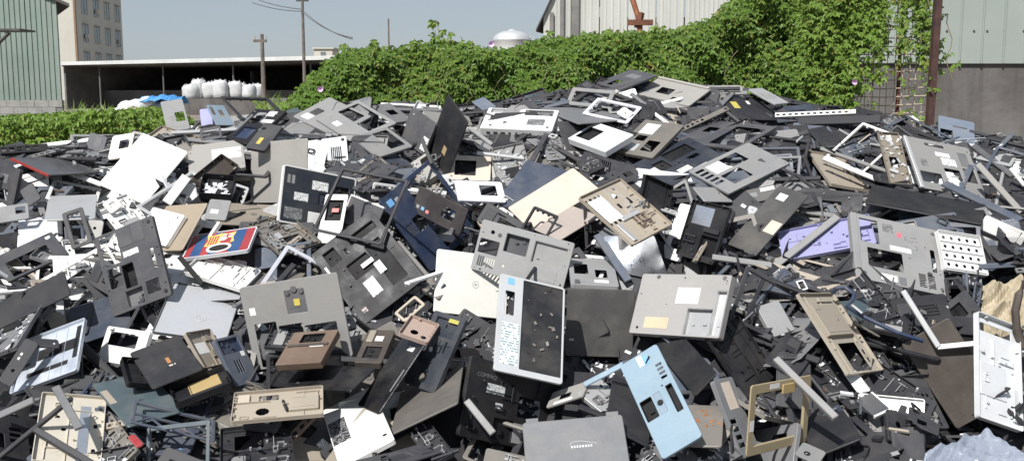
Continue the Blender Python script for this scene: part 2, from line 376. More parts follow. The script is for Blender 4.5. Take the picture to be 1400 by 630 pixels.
        if b.v: parts.append(('moulded_rib', b.mesh('moulded_rib'), a[4] if len(a) > 4 else col, 'stuff'))
    for key in ('junk', 'junk2'):
        if key in F:
            b = MB()
            for k in range(26 if key == 'junk' else 14):
                u = rnd.uniform(.1, .9) if key == 'junk' else rnd.uniform(.4, .93)
                x, y = X(u), Y(rnd.uniform(.06, .9)); s = rnd.uniform(.004, .016) if key == 'junk' else rnd.uniform(.002, .008)
                b.box(-s, -s*rnd.uniform(.3, 1), 0, s, s*.5, .004, Matrix.Translation((x, y, -.003 if key == 'junk2' else .001)) @ Matrix.Rotation(rnd.uniform(0, 6), 4, 'Z') @ Matrix.Rotation(rnd.uniform(-.4, .4), 4, 'X'))
            parts.append(('broken_bits', b.mesh('broken_bits'), 'tp' if key == 'junk2' else 'lw', 'stuff'))
    for a in F.get('rust', []):
        for k in range(14):
            u = rnd.uniform(a[0], a[2]); v = rnd.uniform(a[1], a[3]); slab(u, v, min(1, u+rnd.uniform(.03, .12)), min(1, v+rnd.uniform(.02, .07)), -.0002, .0006+.0001*k, 'rust_flake', 'rust')
    if 'barca' in F:
        for u0, u1, c in ((0,.10,'bred'),(.10,.25,'bblue'),(.25,.37,'bred'),(.37,.50,'bblue'),(.50,.68,'bred'),(.68,.86,'bblue'),(.86,1,'bred')): slab(max(.012, u0)+.001, .02, min(.988, u1)-.001, .98, -.0002, .0006, 'stripe', c)
        crest = [(.24,.10),(.34,.16),(.46,.08),(.58,.14),(.70,.08),(.68,.32),(.72,.52),(.60,.60),(.36,.66),(.26,.60),(.29,.38)]
        P = [(X(u), Y(v)) for u, v in crest]
        parts.append(('crest', plate2d(P, [], .0012, .0002, .0016).mesh('crest'), 'bgold', None))
        for k in range(4): slab(.305+.04*k, .20, .325+.04*k, .58, .001, .0022, 'crest_stripe', 'bred')
        slab(.50, .18, .66, .30, .001, .0021, 'crest_field', 'w'); slab(.565, .165, .595, .32, .0012, .0024, 'crest_cross', 'bred'); slab(.50, .225, .66, .255, .0012, .0026, 'crest_cross', 'bred')
        slab(.50, .34, .66, .56, .001, .0021, 'crest_field', 'bred')
        parts.append(('crest_ball', plate2d(circ(X(.53), Y(.36), .016, n=14), [], .001, .0002, .003).mesh('crest_ball'), 'w', None))
        holes.append(circ(X(.52), Y(.76), .04, .025, 18))
        parts.append(('opening_rim', plate2d(circ(X(.52), Y(.76), .052, .036, 20), [circ(X(.52), Y(.76), .040, .025, 20)], .003, .0005, .0034).mesh('opening_rim'), 'w', None))
        parts.append(('opening', plate2d(circ(X(.52), Y(.76), .040, .025, 20), [], .001, .0002, .0014).mesh('opening'), 'k', None))  # flat black disc, the dark of the hole put into colour
        b = MB(); b.ring(rrect(-w/2-.004, -h/2-.004, w/2+.004, h/2+.004, .01), rrect(-w/2+.001, -h/2+.001, w/2-.001, h/2-.001, .008), -.014, .001); parts.append(('pale_rim', b.mesh('pale_rim'), 'lw', None))
    shell = mb.mesh('shell')
    for a in F.get('warp', []):   # heat-bent, twisted plastic
        for me in [shell] + [p[1] for p in parts]:
            for v in me.vertices:
                u_, v_ = 2*v.co.x/w, 2*v.co.y/h; v.co.z += a[0]*u_*u_ + a[1]*u_*v_ + a[2]*max(0, u_+v_-.7)
    return shell, parts

LETTER = {'txt2': None}
def place(name, kind, col, loc, q, w, h, feats, label, cat, group, seed):
    rnd = random.Random(seed)
    txt = [f for f in feats if f[0] == 'st' and f[-1] in ('txt2', 'pr3')]
    feats = [f for f in feats if f not in txt]
    me, parts = casing(name, kind, col, w, h, feats, rnd)
    for f in txt:
        u0, v0, u1, v1 = f[1:5]; x, y = ((u0+u1)/2-.5)*w, (.5-(v0+v1)/2)*h
        if f[-1] == 'pr3':
            t = text_mesh('COMPAQ', .02); parts.append(('lettering', t, 'g', None)); t.transform(Matrix.Translation((x, y, .0006)))
        else:
            b = MB(); n = 16
            arc = [(x-.03+.085*k/n, y+.004+.013*math.sin(math.pi*(k/n)**.6), .0007) for k in range(n+1)]
            b.tube(arc, .0009, 5)
            for k in range(8): b.box(x-.026+.0085*k, y-.006, .0001, x-.021+.0085*k, y+.002, .001)
            parts.append(('lettering', b.mesh('lettering'), 'lw', None))
    if parts:
        root = empty(name, loc, label, cat, group)
        root.rotation_mode = 'QUATERNION'; root.rotation_quaternion = q
        mesh_ob('shell', me, pm(col), root)
        for pn, pme, pc, kd in parts:
            o = mesh_ob(pn, pme, pm(pc), root)
            if kd: o['kind'] = kd
    else:
        root = mesh_ob(name, me, pm(col)); root.location = loc
        root.rotation_mode = 'QUATERNION'; root.rotation_quaternion = q; tag(root, label, cat, group)
    return root
def copy_tree(o, parent=None):
    c = o.copy(); COL.objects.link(c)
    if parent: c.parent = parent
    for ch in list(o.children): copy_tree(ch, c)
    return c

# ------------------------------------------------------------------ setting materials
def surf(name, c1, c2, scale=3., rough=.85, detail=6, lo=.35, hi=.65, streak=None, bump=0., metal=0., extra=None):
    m, nt, p = nmat(name)
    v, _ = objvec(nt, False)
    c = mixc(nt, ramp(nt, noise(nt, v, scale, detail, .6), lo, hi), c1, c2)
    if streak:   # run-down stains
        mp = nd(nt, 'ShaderNodeMapping'); nt.links.new(v, mp.inputs[0]); mp.inputs['Scale'].default_value = streak[1]
        c = mixc(nt, ramp(nt, noise(nt, mp.outputs[0], 1, 4, .6), .5, .75, 0, streak[2]), c, streak[0])
    nt.links.new(c, p.inputs['Base Color']); p.inputs['Roughness'].default_value = rough; p.inputs['Metallic'].default_value = metal
    if bump:
        b = nd(nt, 'ShaderNodeBump'); b.inputs['Strength'].default_value = bump; b.inputs['Distance'].default_value = .02
        nt.links.new(noise(nt, v, scale*8, 4), b.inputs['Height']); nt.links.new(b.outputs[0], p.inputs['Normal'])
    return m
M_ground = surf('earth', (.16,.13,.10), (.24,.21,.17), 1.5, bump=.4)
M_bed = surf('scrap_gap_shade', (.018,.018,.02), (.05,.05,.05), 9, rough=.7, bump=.6)  # near-black: the shadow in the gaps is put into the bed colour
M_green = surf('green_sheet', (.18,.235,.20), (.235,.285,.25), .8, rough=.6, streak=((.20,.215,.175), (9,9,.35), .55))
M_pale = surf('pale_sheet', (.45,.455,.42), (.52,.52,.48), .6, rough=.6, streak=((.36,.35,.30), (6,6,.25), .55))
M_wallsheet = surf('grey_green_sheet', (.30,.335,.305), (.36,.395,.36), .8, rough=.6, streak=((.28,.30,.27), (10,10,.3), .45))
M_conc = surf('concrete', (.10,.090,.083), (.17,.157,.148), 1.6, streak=((.06,.055,.05), (7,7,.5), .7), bump=.3)
M_block = surf('block', (.24,.24,.22), (.34,.33,.30), 4, bump=.4)
M_mortar = surf('mortar', (.16,.155,.145), (.22,.21,.20), 5)
M_cream = surf('cream_render', (.50,.47,.40), (.57,.54,.46), .3, streak=((.42,.37,.29), (1.2,1.2,.1), .4))
M_cream2 = surf('cream_side', (.50,.48,.42), (.56,.54,.47), .3, streak=((.45,.40,.33), (1.2,1.2,.1), .35))
M_brownpipe = surf('brown_strip', (.22,.15,.10), (.27,.19,.12), 2)
M_glass = surf('window_glass', (.10,.13,.14), (.20,.24,.25), .6, rough=.15)
M_winframe = surf('window_frame', (.30,.33,.32), (.38,.40,.39), 2)
M_white = surf('white_paint', (.72,.71,.68), (.80,.79,.76), 1, rough=.6, streak=((.55,.52,.47), (1,1,.5), .35))
M_fascia = surf('fascia', (.50,.50,.49), (.62,.62,.60), 1, rough=.6)
M_shedshade = surf('shed_shade', (.09,.09,.09), (.16,.155,.15), 1)  # dark grey puts the shade inside the long shed into the colour
M_steel = surf('dark_steel', (.05,.05,.05), (.09,.08,.075), 4, rough=.6)
M_wood = surf('weathered_pole', (.12,.10,.085), (.20,.17,.145), 6, streak=((.08,.07,.06), (30,30,.8), .6))
M_concpole = surf('concrete_pole', (.34,.32,.29), (.42,.40,.36), 6)
M_rust = surf('rusty_steel', (.10,.035,.022), (.19,.08,.045), 14, rough=.85)
M_maroon = surf('maroon_steel', (.045,.022,.020), (.085,.04,.03), 14, rough=.8)
M_rustred = surf('rust_red', (.22,.07,.035), (.33,.13,.06), 9, rough=.8)
M_wire = surf('wire_mesh', (.44,.36,.26), (.56,.48,.37), 20, rough=.7)
M_sack = surf('white_sack', (.46,.46,.46), (.62,.62,.61), 5, rough=.85, bump=.5)
M_tarp = surf('blue_tarp', (.04,.20,.48), (.08,.28,.56), 4, rough=.5)
def _bag():
    p = M_bluebag.node_tree.nodes['Principled BSDF']; p.inputs['Transmission Weight'].default_value = .45; p.inputs['IOR'].default_value = 1.15
M_bluebag = surf('clear_blue_bag', (.34,.38,.46), (.50,.54,.62), 7, rough=.22)
_bag()
M_cloth = surf('tan_cloth', (.30,.25,.17), (.45,.38,.27), 6, rough=.9)
M_stainless = surf('stainless', (.70,.70,.70), (.80,.80,.80), 1.5, rough=.38, metal=.55)
M_pink = surf('flower_pink', (.62,.38,.62), (.74,.52,.74), 20)
M_stem = surf('vine_stem', (.16,.13,.07), (.24,.20,.11), 20)
def leafmat(name, a, b, c):
    m, nt, p = nmat(name)
    g = nd(nt, 'ShaderNodeNewGeometry')
    w = nd(nt, 'ShaderNodeTexWhiteNoise', noise_dimensions='1D'); nt.links.new(g.outputs['Random Per Island'], w.inputs['W'])
    tc = nd(nt, 'ShaderNodeTexCoord')
    cl = noise(nt, tc.outputs['Object'], 2.2, 3)
    x = mixc(nt, w.outputs['Value'], a, b); x = mixc(nt, ramp(nt, w.outputs['Value'], .945, .95), x, (.27,.24,.06)); x = mixc(nt, ramp(nt, cl, .45, .65), x, c)
    nt.links.new(x, p.inputs['Base Color']); p.inputs['Roughness'].default_value = .5; p.inputs['Specular IOR Level'].default_value = .35
    tr = nd(nt, 'ShaderNodeBsdfTranslucent'); nt.links.new(mixc(nt, .5, x, (.16,.22,.03)), tr.inputs[0])
    ms = nd(nt, 'ShaderNodeMixShader'); ms.inputs[0].default_value = .28
    nt.links.new(p.outputs[0], ms.inputs[1]); nt.links.new(tr.outputs[0], ms.inputs[2])
    nt.links.new(ms.outputs[0], nt.nodes['Material Output'].inputs[0]); return m
M_leaf = leafmat('ivy_leaf', (.065,.135,.022), (.20,.29,.05), (.12,.21,.033))
M_leaf2 = leafmat('weed_leaf', (.11,.20,.03), (.23,.33,.06), (.16,.26,.04))
M_coreshade = surf('hedge_core_shade', (.012,.028,.008), (.025,.05,.014), 9, rough=.9)  # far darker than the leaves: inner hedge shade put into the colour

# ------------------------------------------------------------------ ground and the mound under the scrap
def gz(x, y):
    t = min(1, max(0, (y-11)/14)); return .75*t*t*(3-2*t)
b = MB(); gx = [-900,-200,-60,-30,-18,-10,-6,-3,0,3,6,10,18,30,60,200,900]; gy = [-900,-100,-20,-5,0,3,6,8,10,12,15,18,22,27,35,50,90,200,1500]
for y in gy:
    for x in gx: b.v.append((x, y, gz(x, y)))
for i in range(len(gy)-1):
    for j in range(len(gx)-1): b.f.append((i*len(gx)+j, i*len(gx)+j+1, (i+1)*len(gx)+j+1, (i+1)*len(gx)+j)); b.mi.append(0)
tag(b.build('ground', M_ground, smooth=True), kind='structure')
PCOL = [-400,-150,60,200,350,500,650,850,1000,1200,1350,1550,1800]
PCRE = [225,208,200,182,160,142,150,105,125,158,185,215,240]; PCD = [4.2,4.5,4.8,5.0,5.1,5.2,5.4,5.6,5.6,5.4,5.1,4.7,4.4]
def interp(x, A, B):
    for i in range(len(A)-1):
        if x <= A[i+1]: return B[i] + (B[i+1]-B[i])*max(0, (x-A[i]))/(A[i+1]-A[i])
    return B[-1]
rb = random.Random(3)
BEDF = ['109 109 109 109 109 109 109 109 109 109 109 109 109 109 109 109 109 109 109 109 109 109 109 109 109 109 109 109 109 109 109 109 109 109 109 109 109 109 109 109 109 109 109 109 109 109 109 109 109 109 109 109 109 109 109',
 '109 109 109 109 109 109 109 109 109 109 109 109 109 109 109 109 109 109 109 109 109 109 109 109 109 109 109 109 109 109 109 109 109 109 109 109 109 109 109 109 109 109 109 109 109 109 109 109 109 109 109 109 109 109 109',
 '109 109 109 109 109 109 109 109 109 109 109 109 109 109 109 109 109 110 110 109 109 109 109 109 109 109 109 109 109 109 109 109 109 109 109 109 109 109 109 109 109 109 109 109 109 109 109 109 109 109 109 109 109 109 109',
 '109 109 109 109 109 109 109 109 109 109 109 109 109 110 109 109 109 110 111 109 109 109 109 109 109 109 109 109 109 109 109 109 109 109 109 109 109 109 109 109 109 109 109 109 109 109 109 109 109 109 109 109 109 109 109',
 '109 109 109 109 109 109 109 109 109 109 109 109 109 110 109 109 109 109 112 111 109 109 109 109 109 109 109 109 109 109 110 109 109 109 109 109 109 109 109 109 109 109 109 109 109 109 109 109 109 109 109 109 109 109 109',
 '109 109 109 109 109 109 109 109 109 109 109 109 109 109 109 109 109 109 109 111 109 109 109 109 110 111 113 109 109 109 110 109 109 109 109 109 109 109 109 109 109 109 109 109 109 109 109 109 109 109 109 109 109 109 109',
 '109 109 109 109 109 109 109 109 109 109 109 109 109 109 109 109 109 109 109 109 109 109 109 110 113 114 114 110 110 109 109 109 109 109 109 109 109 109 109 109 109 109 109 109 109 109 109 109 109 109 109 109 109 109 109',
 '109 109 109 109 109 109 109 109 109 109 109 109 109 109 109 109 109 109 109 109 109 109 109 112 113 115 115 110 110 110 109 109 109 109 109 109 109 109 109 109 109 109 109 109 109 109 109 109 109 109 109 109 109 109 109',
 '109 109 109 109 109 109 109 109 109 109 109 109 109 109 109 109 109 109 109 109 110 110 109 112 114 113 109 109 109 110 110 109 111 111 109 109 109 109 109 109 109 109 109 109 109 109 109 109 109 109 109 109 109 109 109',
 '109 109 109 109 109 109 109 109 109 109 109 109 110 109 109 109 109 109 109 109 110 110 109 109 114 109 109 115 109 109 109 109 112 112 110 110 109 109 109 109 109 109 109 109 109 109 109 109 109 109 109 109 109 109 109',
 '109 109 109 109 109 109 109 109 109 109 109 109 109 109 110 110 109 109 109 109 109 110 110 110 110 110 111 115 109 109 109 109 109 109 109 109 109 109 109 109 109 109 109 109 109 109 109 109 109 109 109 109 109 109 109',
 '109 109 109 109 109 109 109 109 109 109 109 109 110 110 111 111 110 109 109 109 109 113 113 111 111 110 113 113 109 109 109 109 109 109 109 109 109 109 109 109 109 109 109 109 109 109 109 109 109 109 109 109 109 109 109',
 '109 109 109 109 109 109 109 109 109 110 110 109 110 112 111 111 110 109 109 109 109 114 114 111 109 109 109 113 109 110 109 109 109 109 109 109 109 109 109 109 109 109 109 109 109 109 109 109 109 109 109 109 109 109 109',
 '109 109 109 109 109 109 109 109 109 109 110 109 109 113 113 109 109 110 110 110 112 109 109 110 110 109 109 109 109 112 112 112 109 109 109 109 109 109 109 109 110 109 109 109 109 109 109 109 109 109 109 109 109 109 109',
 '109 109 109 109 109 109 109 109 109 109 109 109 109 113 113 109 109 110 115 115 112 109 111 112 111 110 109 109 109 112 113 113 109 109 109 109 109 109 109 109 110 111 111 111 109 109 109 109 109 109 109 109 109 109 109',
 '109 109 109 109 109 109 109 109 109 109 109 109 109 109 109 109 109 110 115 116 110 112 112 112 111 111 110 111 111 109 113 113 109 109 109 109 109 109 109 109 109 112 114 113 112 112 109 109 109 109 109 109 109 109 109',
 '109 109 109 109 109 109 109 109 109 109 109 109 109 109 109 109 109 109 109 109 110 111 110 111 109 109 109 112 112 111 109 109 109 109 110 110 110 109 109 109 109 110 116 115 112 112 109 109 109 109 109 109 109 109 109',
 '109 109 109 109 109 109 109 109 109 109 109 109 109 109 109 109 109 110 110 109 110 110 109 111 109 109 112 112 112 111 109 109 109 109 110 111 111 109 109 109 109 109 116 115 109 109 109 109 109 109 109 109 109 109 109',
 '109 109 109 109 109 109 109 109 109 109 109 109 109 109 109 109 109 110 111 111 111 111 109 109 109 110 112 113 113 109 109 109 109 109 109 113 112 110 109 109 109 109 109 109 109 109 109 109 109 109 109 109 109 109 109',
 '109 109 109 109 109 109 109 109 109 109 109 109 109 109 109 109 109 109 109 111 111 111 109 109 109 110 111 113 113 109 109 109 109 109 109 113 112 110 109 109 109 109 109 109 109 109 109 109 109 109 109 109 109 109 109',
 '109 109 109 109 109 109 109 109 109 109 109 109 109 109 109 109 109 109 109 109 109 109 109 109 109 109 109 109 109 109 109 109 109 109 109 109 109 109 109 109 109 109 109 109 109 109 109 109 109 109 109 109 109 109 109',
 '109 109 109 109 109 109 109 109 109 109 109 109 109 109 109 109 109 109 109 109 109 109 109 109 109 109 109 109 109 109 109 109 109 109 109 109 109 109 109 109 109 109 109 109 109 109 109 109 109 109 109 109 109 109 109',
 '109 109 109 109 109 109 109 109 109 109 109 109 109 109 109 109 109 109 109 109 109 109 109 109 109 109 109 109 109 109 109 109 109 109 109 109 109 109 109 109 109 109 109 109 109 109 109 109 109 109 109 109 109 109 109']
BEDF = [[int(q)/100 for q in r.split()] for r in BEDF]
def bedf(px, t):
    u = min(53.999, max(0, (px+380)/40)); v = min(21.999, max(0, t/1.02*22)); i, j = int(v), int(u); a, b_ = v-i, u-j
    return (BEDF[i][j]*(1-b_)+BEDF[i][j+1]*b_)*(1-a) + (BEDF[i+1][j]*(1-b_)+BEDF[i+1][j+1]*b_)*a
def bed(px, t):
    """heap surface: t = 0 at the crest line, 1 low at the front"""
    c = interp(px, PCOL, PCRE); d = interp(px, PCOL, PCD); py = c + 14 + t*(690-c)
    return at(px, py, bedf(px, t)/((1-t)/d + t/2.95))
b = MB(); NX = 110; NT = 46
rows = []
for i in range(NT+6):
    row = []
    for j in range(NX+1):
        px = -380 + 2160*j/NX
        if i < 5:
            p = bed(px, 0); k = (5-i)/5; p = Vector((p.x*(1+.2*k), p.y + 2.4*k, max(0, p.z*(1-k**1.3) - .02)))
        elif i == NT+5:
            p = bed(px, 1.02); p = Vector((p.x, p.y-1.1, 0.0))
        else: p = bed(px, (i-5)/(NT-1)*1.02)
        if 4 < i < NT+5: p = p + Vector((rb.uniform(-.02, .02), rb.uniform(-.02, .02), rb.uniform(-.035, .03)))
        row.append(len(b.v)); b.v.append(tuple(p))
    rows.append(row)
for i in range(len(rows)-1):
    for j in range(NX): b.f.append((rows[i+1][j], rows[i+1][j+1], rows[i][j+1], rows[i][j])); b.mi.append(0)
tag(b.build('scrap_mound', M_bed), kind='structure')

def fragments(name, spots, mats, rnd, smin, smax):
    b = MB()
    for p, n in spots:
        q = n.to_track_quat('Z', 'Y').to_matrix().to_4x4()
        M = Matrix.Translation(p) @ q @ Matrix.Rotation(rnd.uniform(0, 6.3), 4, 'Z') @ Matrix.Rotation(rnd.gauss(0, .35), 4, 'X') @ Matrix.Rotation(rnd.gauss(0, .25), 4, 'Y')
        s = rnd.uniform(smin, smax); k = rnd.random(); m = rnd.choices(range(len(mats)), [w for _, w in mats])[0]
        if k < .4: b.box(-s*2, -s*.16, -.003, s*2, s*.16, .006, M, m)
        elif k < .6:   # small bracket with a bent edge
            b.box(-s, -s*.6, 0, s, s*.6, .002, M, m); b.box(-s, s*.55, .0015, s, s*.6, s*.35, M, m)
        elif k < .8: b.box(-s*.7, -s*.5, -.002, s*.7, s*.5, s*.35, M, m)
        else:          # little frame
            for a in ((-s,-s*.7,s,-s*.5),(-s,s*.5,s,s*.7),(-s,-s*.498,-s*.75,s*.498),(s*.75,-s*.498,s,s*.498)): b.box(a[0], a[1], 0, a[2], a[3], .006, M, m)
    me = b.mesh(name); o = bpy.data.objects.new(name, me)
    for mk, _ in mats: me.materials.append(pm(mk))
    link(o); o['kind'] = 'stuff'; return o
sp = []
for k in range(6000):
    px = rb.uniform(-120, 1520) if k < 3600 else rb.choice((rb.uniform(-375, -100), rb.uniform(1480, 1775))); t = rb.random(); p = bed(px, t)
    sp.append((p + Vector((rb.gauss(0, .02), rb.gauss(0, .02), rb.uniform(-.01, .035))), Vector((rb.gauss(0, .35), -.35+rb.gauss(0, .3), .9))))
fr = fragments('scrap_fragments', sp, [('k2', 7), ('c', 5), ('g', 2), ('m', 1), ('lw', .25), ('w', .1), ('s', .25), ('b', .15), ('br', .5), ('sl', .6)], rb, .015, .06)
fr['label'] = 'countless small broken plastic and metal bits filling the gaps of the heap'

# ------------------------------------------------------------------ left: green corrugated shed on a block wall
def corrugated(x0, x1, z0, z1, y, pitch, amp, top=None):
    """ribbed sheet facing -Y (from x0 to x1), trapezoid ribs; top(x) gives the upper edge"""
    b = MB(); xs = []
    x = x0
    while x < x1-1e-6:
        for f, d in ((0, 0), (.62, 0), (.70, amp), (.92, amp), (1.0, 0)):
            xx = x + pitch*f
            if xx <= x1+1e-6 and (not xs or xx > xs[-1][0]+1e-5): xs.append((xx, d))
        x += pitch
    n = len(xs); vs = []
    for dz in (0, 1):
        for xx, d in xs: vs.append((xx, y-d, z0 if dz == 0 else (top(xx) if top else z1)))
    for dz in (0, 1):
        for xx, d in xs: vs.append((xx, y+.03, z0 if dz == 0 else (top(xx) if top else z1)))
    fs = []
    for i in range(n-1): fs += [(i, i+1, n+i+1, n+i), (2*n+i+1, 2*n+i, 3*n+i, 3*n+i+1), (n+i, n+i+1, 3*n+i+1, 3*n+i), (2*n+i, 2*n+i+1, i+1, i)]
    fs += [(0, n, 3*n, 2*n), (n-1, 3*n-1, 4*n-1, 2*n-1)]
    b.add(vs, fs); return b
D = 30.0
A = at(85, 137, D); sx = A.x; base = A.z; yv = A.y
shed = empty('green_shed', (sx-4, yv, base-.9), 'pale green corrugated shed on grey block base at the left border', 'shed')
def under(o, root):
    o.parent = root; o.matrix_parent_inverse = Matrix.Translation(root.location).inverted(); return o
x = sx
eav = at(85, 4, D).z
for k in range(7):
    w = .92
    under(corrugated(x-w+.004, x, base, 0, yv, .153, .028, lambda q: eav + (sx-q)*.30).build('wall_panel', M_green), shed); x -= w
b = MB(); P = [(sx-7, yv+.05), (sx-.01, yv+.05), (sx-4.6, yv+8), (sx-11, yv+8)]; b.add([(p[0], p[1], z) for z in (base-.9, eav-.05) for p in P], [(3,2,1,0),(4,5,6,7),(0,1,5,4),(1,2,6,5),(2,3,7,6),(3,0,4,7)]); under(b.build('inner_wall', M_mortar), shed)
b = MB()
for s0, s1 in ((-7.2, .42),):
    vs = [(sx+s0, yv-.12, eav-s0*.42+.02), (sx+s1, yv-.12, eav-s1*.42+.02), (sx+s1-4.6, yv+8.4, eav-s1*.42+.02), (sx+s0-4.6, yv+8.4, eav-s0*.42+.02)]
    vs += [(v[0], v[1], v[2]+.09) for v in vs]; b.add(vs, [(3,2,1,0),(4,5,6,7),(0,1,5,4),(1,2,6,5),(2,3,7,6),(3,0,4,7)])
under(b.build('roof', M_steel), shed)
for r in range(4):
    for k in range(17):
        x1 = sx + .02 - k*.41 - (.2 if r % 2 else 0); z1 = base - .004 - r*.205
        b = MB(); d = rb.uniform(0, .012); b.box(x1-.40, yv-.06-d, z1-.195, x1, yv+.04, z1); o = under(b.build('block', M_block), shed)
b = MB(); b.box(sx-7, yv-.045, base-.9, sx+.02, yv+.045, base-.001); under(b.build('mortar', M_mortar), shed)
cz = at(0, 41, 27); b = MB()
b.box(cz.x-3, cz.y, cz.z-.02, at(27, 43, 27).x, cz.y+.9, cz.z+.03); aw = b.build('canopy', M_steel); under(aw, shed)
b = MB(); b.tube([at(10, 45, 27)+Vector((0, .1, 0)), at(-12, 66, 27)+Vector((0, .1, 0))], .05, 6); under(b.build('canopy_brace', M_steel), shed)

# ------------------------------------------------------------------ far apartment block
c1 = at(105, 60, 110); c2 = at(168, 60, 127.8)
d = Vector((c2.x-c1.x, c2.y-c1.y, 0)); LEN = d.length; d.normalize(); nrm = Vector((d.y, -d.x, 0))   # face looks to +x / camera side
if nrm.x < 0: nrm = -nrm
apt = empty('apartment_block', (c1.x, c1.y, gz(c1.x, c1.y)), 'cream apartment block with rows of windows far behind the long shed', 'building')
TOPZ = 16.5
def oquad(b, o, ax, w, dep_ax, dep, z0, z1, m=0):
    P = [o, o+ax*w, o+ax*w+dep_ax*dep, o+dep_ax*dep]
    vs = [(p.x, p.y, z) for z in (z0, z1) for p in P]; b.add(vs, [(3,2,1,0),(4,5,6,7),(0,1,5,4),(1,2,6,5),(2,3,7,6),(3,0,4,7)], m)
o0 = Vector((c1.x, c1.y, 0)); inn = -nrm
b = MB(); oquad(b, o0, d, LEN, inn, 12, 0, TOPZ); under(b.build('wall', M_cream2), apt)
b = MB(); oquad(b, o0+d*-.1+nrm*.04, d, .35, inn, .2, 0, TOPZ+.1); under(b.build('corner_strip', M_brownpipe), apt)
b = MB(); oquad(b, o0-d*.5+nrm*.3, d, LEN+1, inn, 12.6, TOPZ, TOPZ+.5); under(b.build('roof', M_cream), apt)
zrow0 = at(110, 33, 111).z
for r in range(-2, 4):
    zt = zrow0 + r*-3.0 - .0
    for k in range(4):
        s = LEN*(.13+.235*k)
        if zt < 2: continue
        o = o0 + d*s
        b = MB(); oquad(b, o-d*.08+nrm*.06, d, 1.96, inn, .12, zt-1.86, zt-1.78); oquad(b, o-d*.08+nrm*.06, d, 1.96, inn, .12, zt, zt+.08)
        for q in (-.08, .86, 1.8): oquad(b, o+d*q+nrm*.058, d, .08, inn, .11, zt-1.779, zt-.001)
        f = under(b.build('window', M_winframe), apt)
        b = MB(); oquad(b, o+nrm*.02, d, 1.8, inn, .06, zt-1.78, zt); b.build('pane', M_glass, f)
        b = MB(); oquad(b, o-d*.2+nrm*.3, d, 2.2, inn, .28, zt+.12, zt+.2); under(b.build('sunshade', M_cream), apt)
        if (k+r) % 3 == 0:
            b = MB(); oquad(b, o+d*.3+nrm*.45, d, .7, inn, .35, zt-1.5, zt-1.0); under(b.build('air_conditioner', M_cream2), apt)
# ------------------------------------------------------------------ long open shed
L0 = at(84, 86, 55); L1 = at(470, 80, 45)
ls = empty('open_shed', (L0.x, L0.y, gz(0, 50)), 'long low open shed with white roof edge in the left background', 'shed')
b = MB(); ax = Vector((L1.x-L0.x, L1.y-L0.y, 0)); ll = ax.length; ax.normalize(); bk = Vector((-ax.y, ax.x, 0)); zt = (L0.z+L1.z)/2
def slab3(b, o, e, z0, z1, dep, w=None):
    P = [o, o+ax*(w or ll), o+ax*(w or ll)+bk*dep, o+bk*dep]
    b.add([(p.x, p.y, z) for z in (z0, z1) for p in P], [(3,2,1,0),(4,5,6,7),(0,1,5,4),(1,2,6,5),(2,3,7,6),(3,0,4,7)])
o0 = Vector((L0.x, L0.y, 0))
slab3(b, o0-ax*.2-bk*.25, 0, zt-.10, zt+.08, .12, ll+1); under(b.build('fascia', M_fascia), ls)
b = MB(); P = [o0-ax*.1-bk*.12, o0+ax*(ll+.7)-bk*.12, o0+ax*(ll+.7)+bk*14, o0-ax*.1+bk*14]
vs = [(p.x, p.y, zt+.02+(.0 if i < 2 else .25)) for i, p in enumerate(P)]; vs += [(v[0], v[1], v[2]+.06) for v in vs]
b.add(vs, [(3,2,1,0),(4,5,6,7),(0,1,5,4),(1,2,6,5),(2,3,7,6),(3,0,4,7)]); under(b.build('roof', M_white), ls)
b = MB(); slab3(b, o0+bk*.02, 0, zt-.16, zt+.005, 13.8); under(b.build('shade_ceiling', M_shedshade), ls)  # added sheet whose dark colour shades the underside of the white roof
b = MB(); slab3(b, o0+bk*13.8, 0, .3, zt, .2); under(b.build('back_wall', M_shedshade), ls)
b = MB(); slab3(b, o0+bk*.1, 0, .3, zt-.02, 13.6, .15); under(b.build('end_wall', M_shedshade), ls)
b = MB(); slab3(b, o0+ax*ll+bk*.1, 0, .3, zt-.02, 13.6, .15); under(b.build('end_wall', M_shedshade), ls)
b = MB(); slab3(b, o0+bk*2.5, 0, .3, 1.75, .2); under(b.build('inner_wall', M_shedshade), ls)
for k in range(4):
    q = o0+ax*(ll*(k+.55)/4)+bk*.3
    b = MB(); b.tube([(q.x, q.y, .3), (q.x, q.y, zt-.17)], .045, 6); under(b.build('post', M_shedshade), ls)
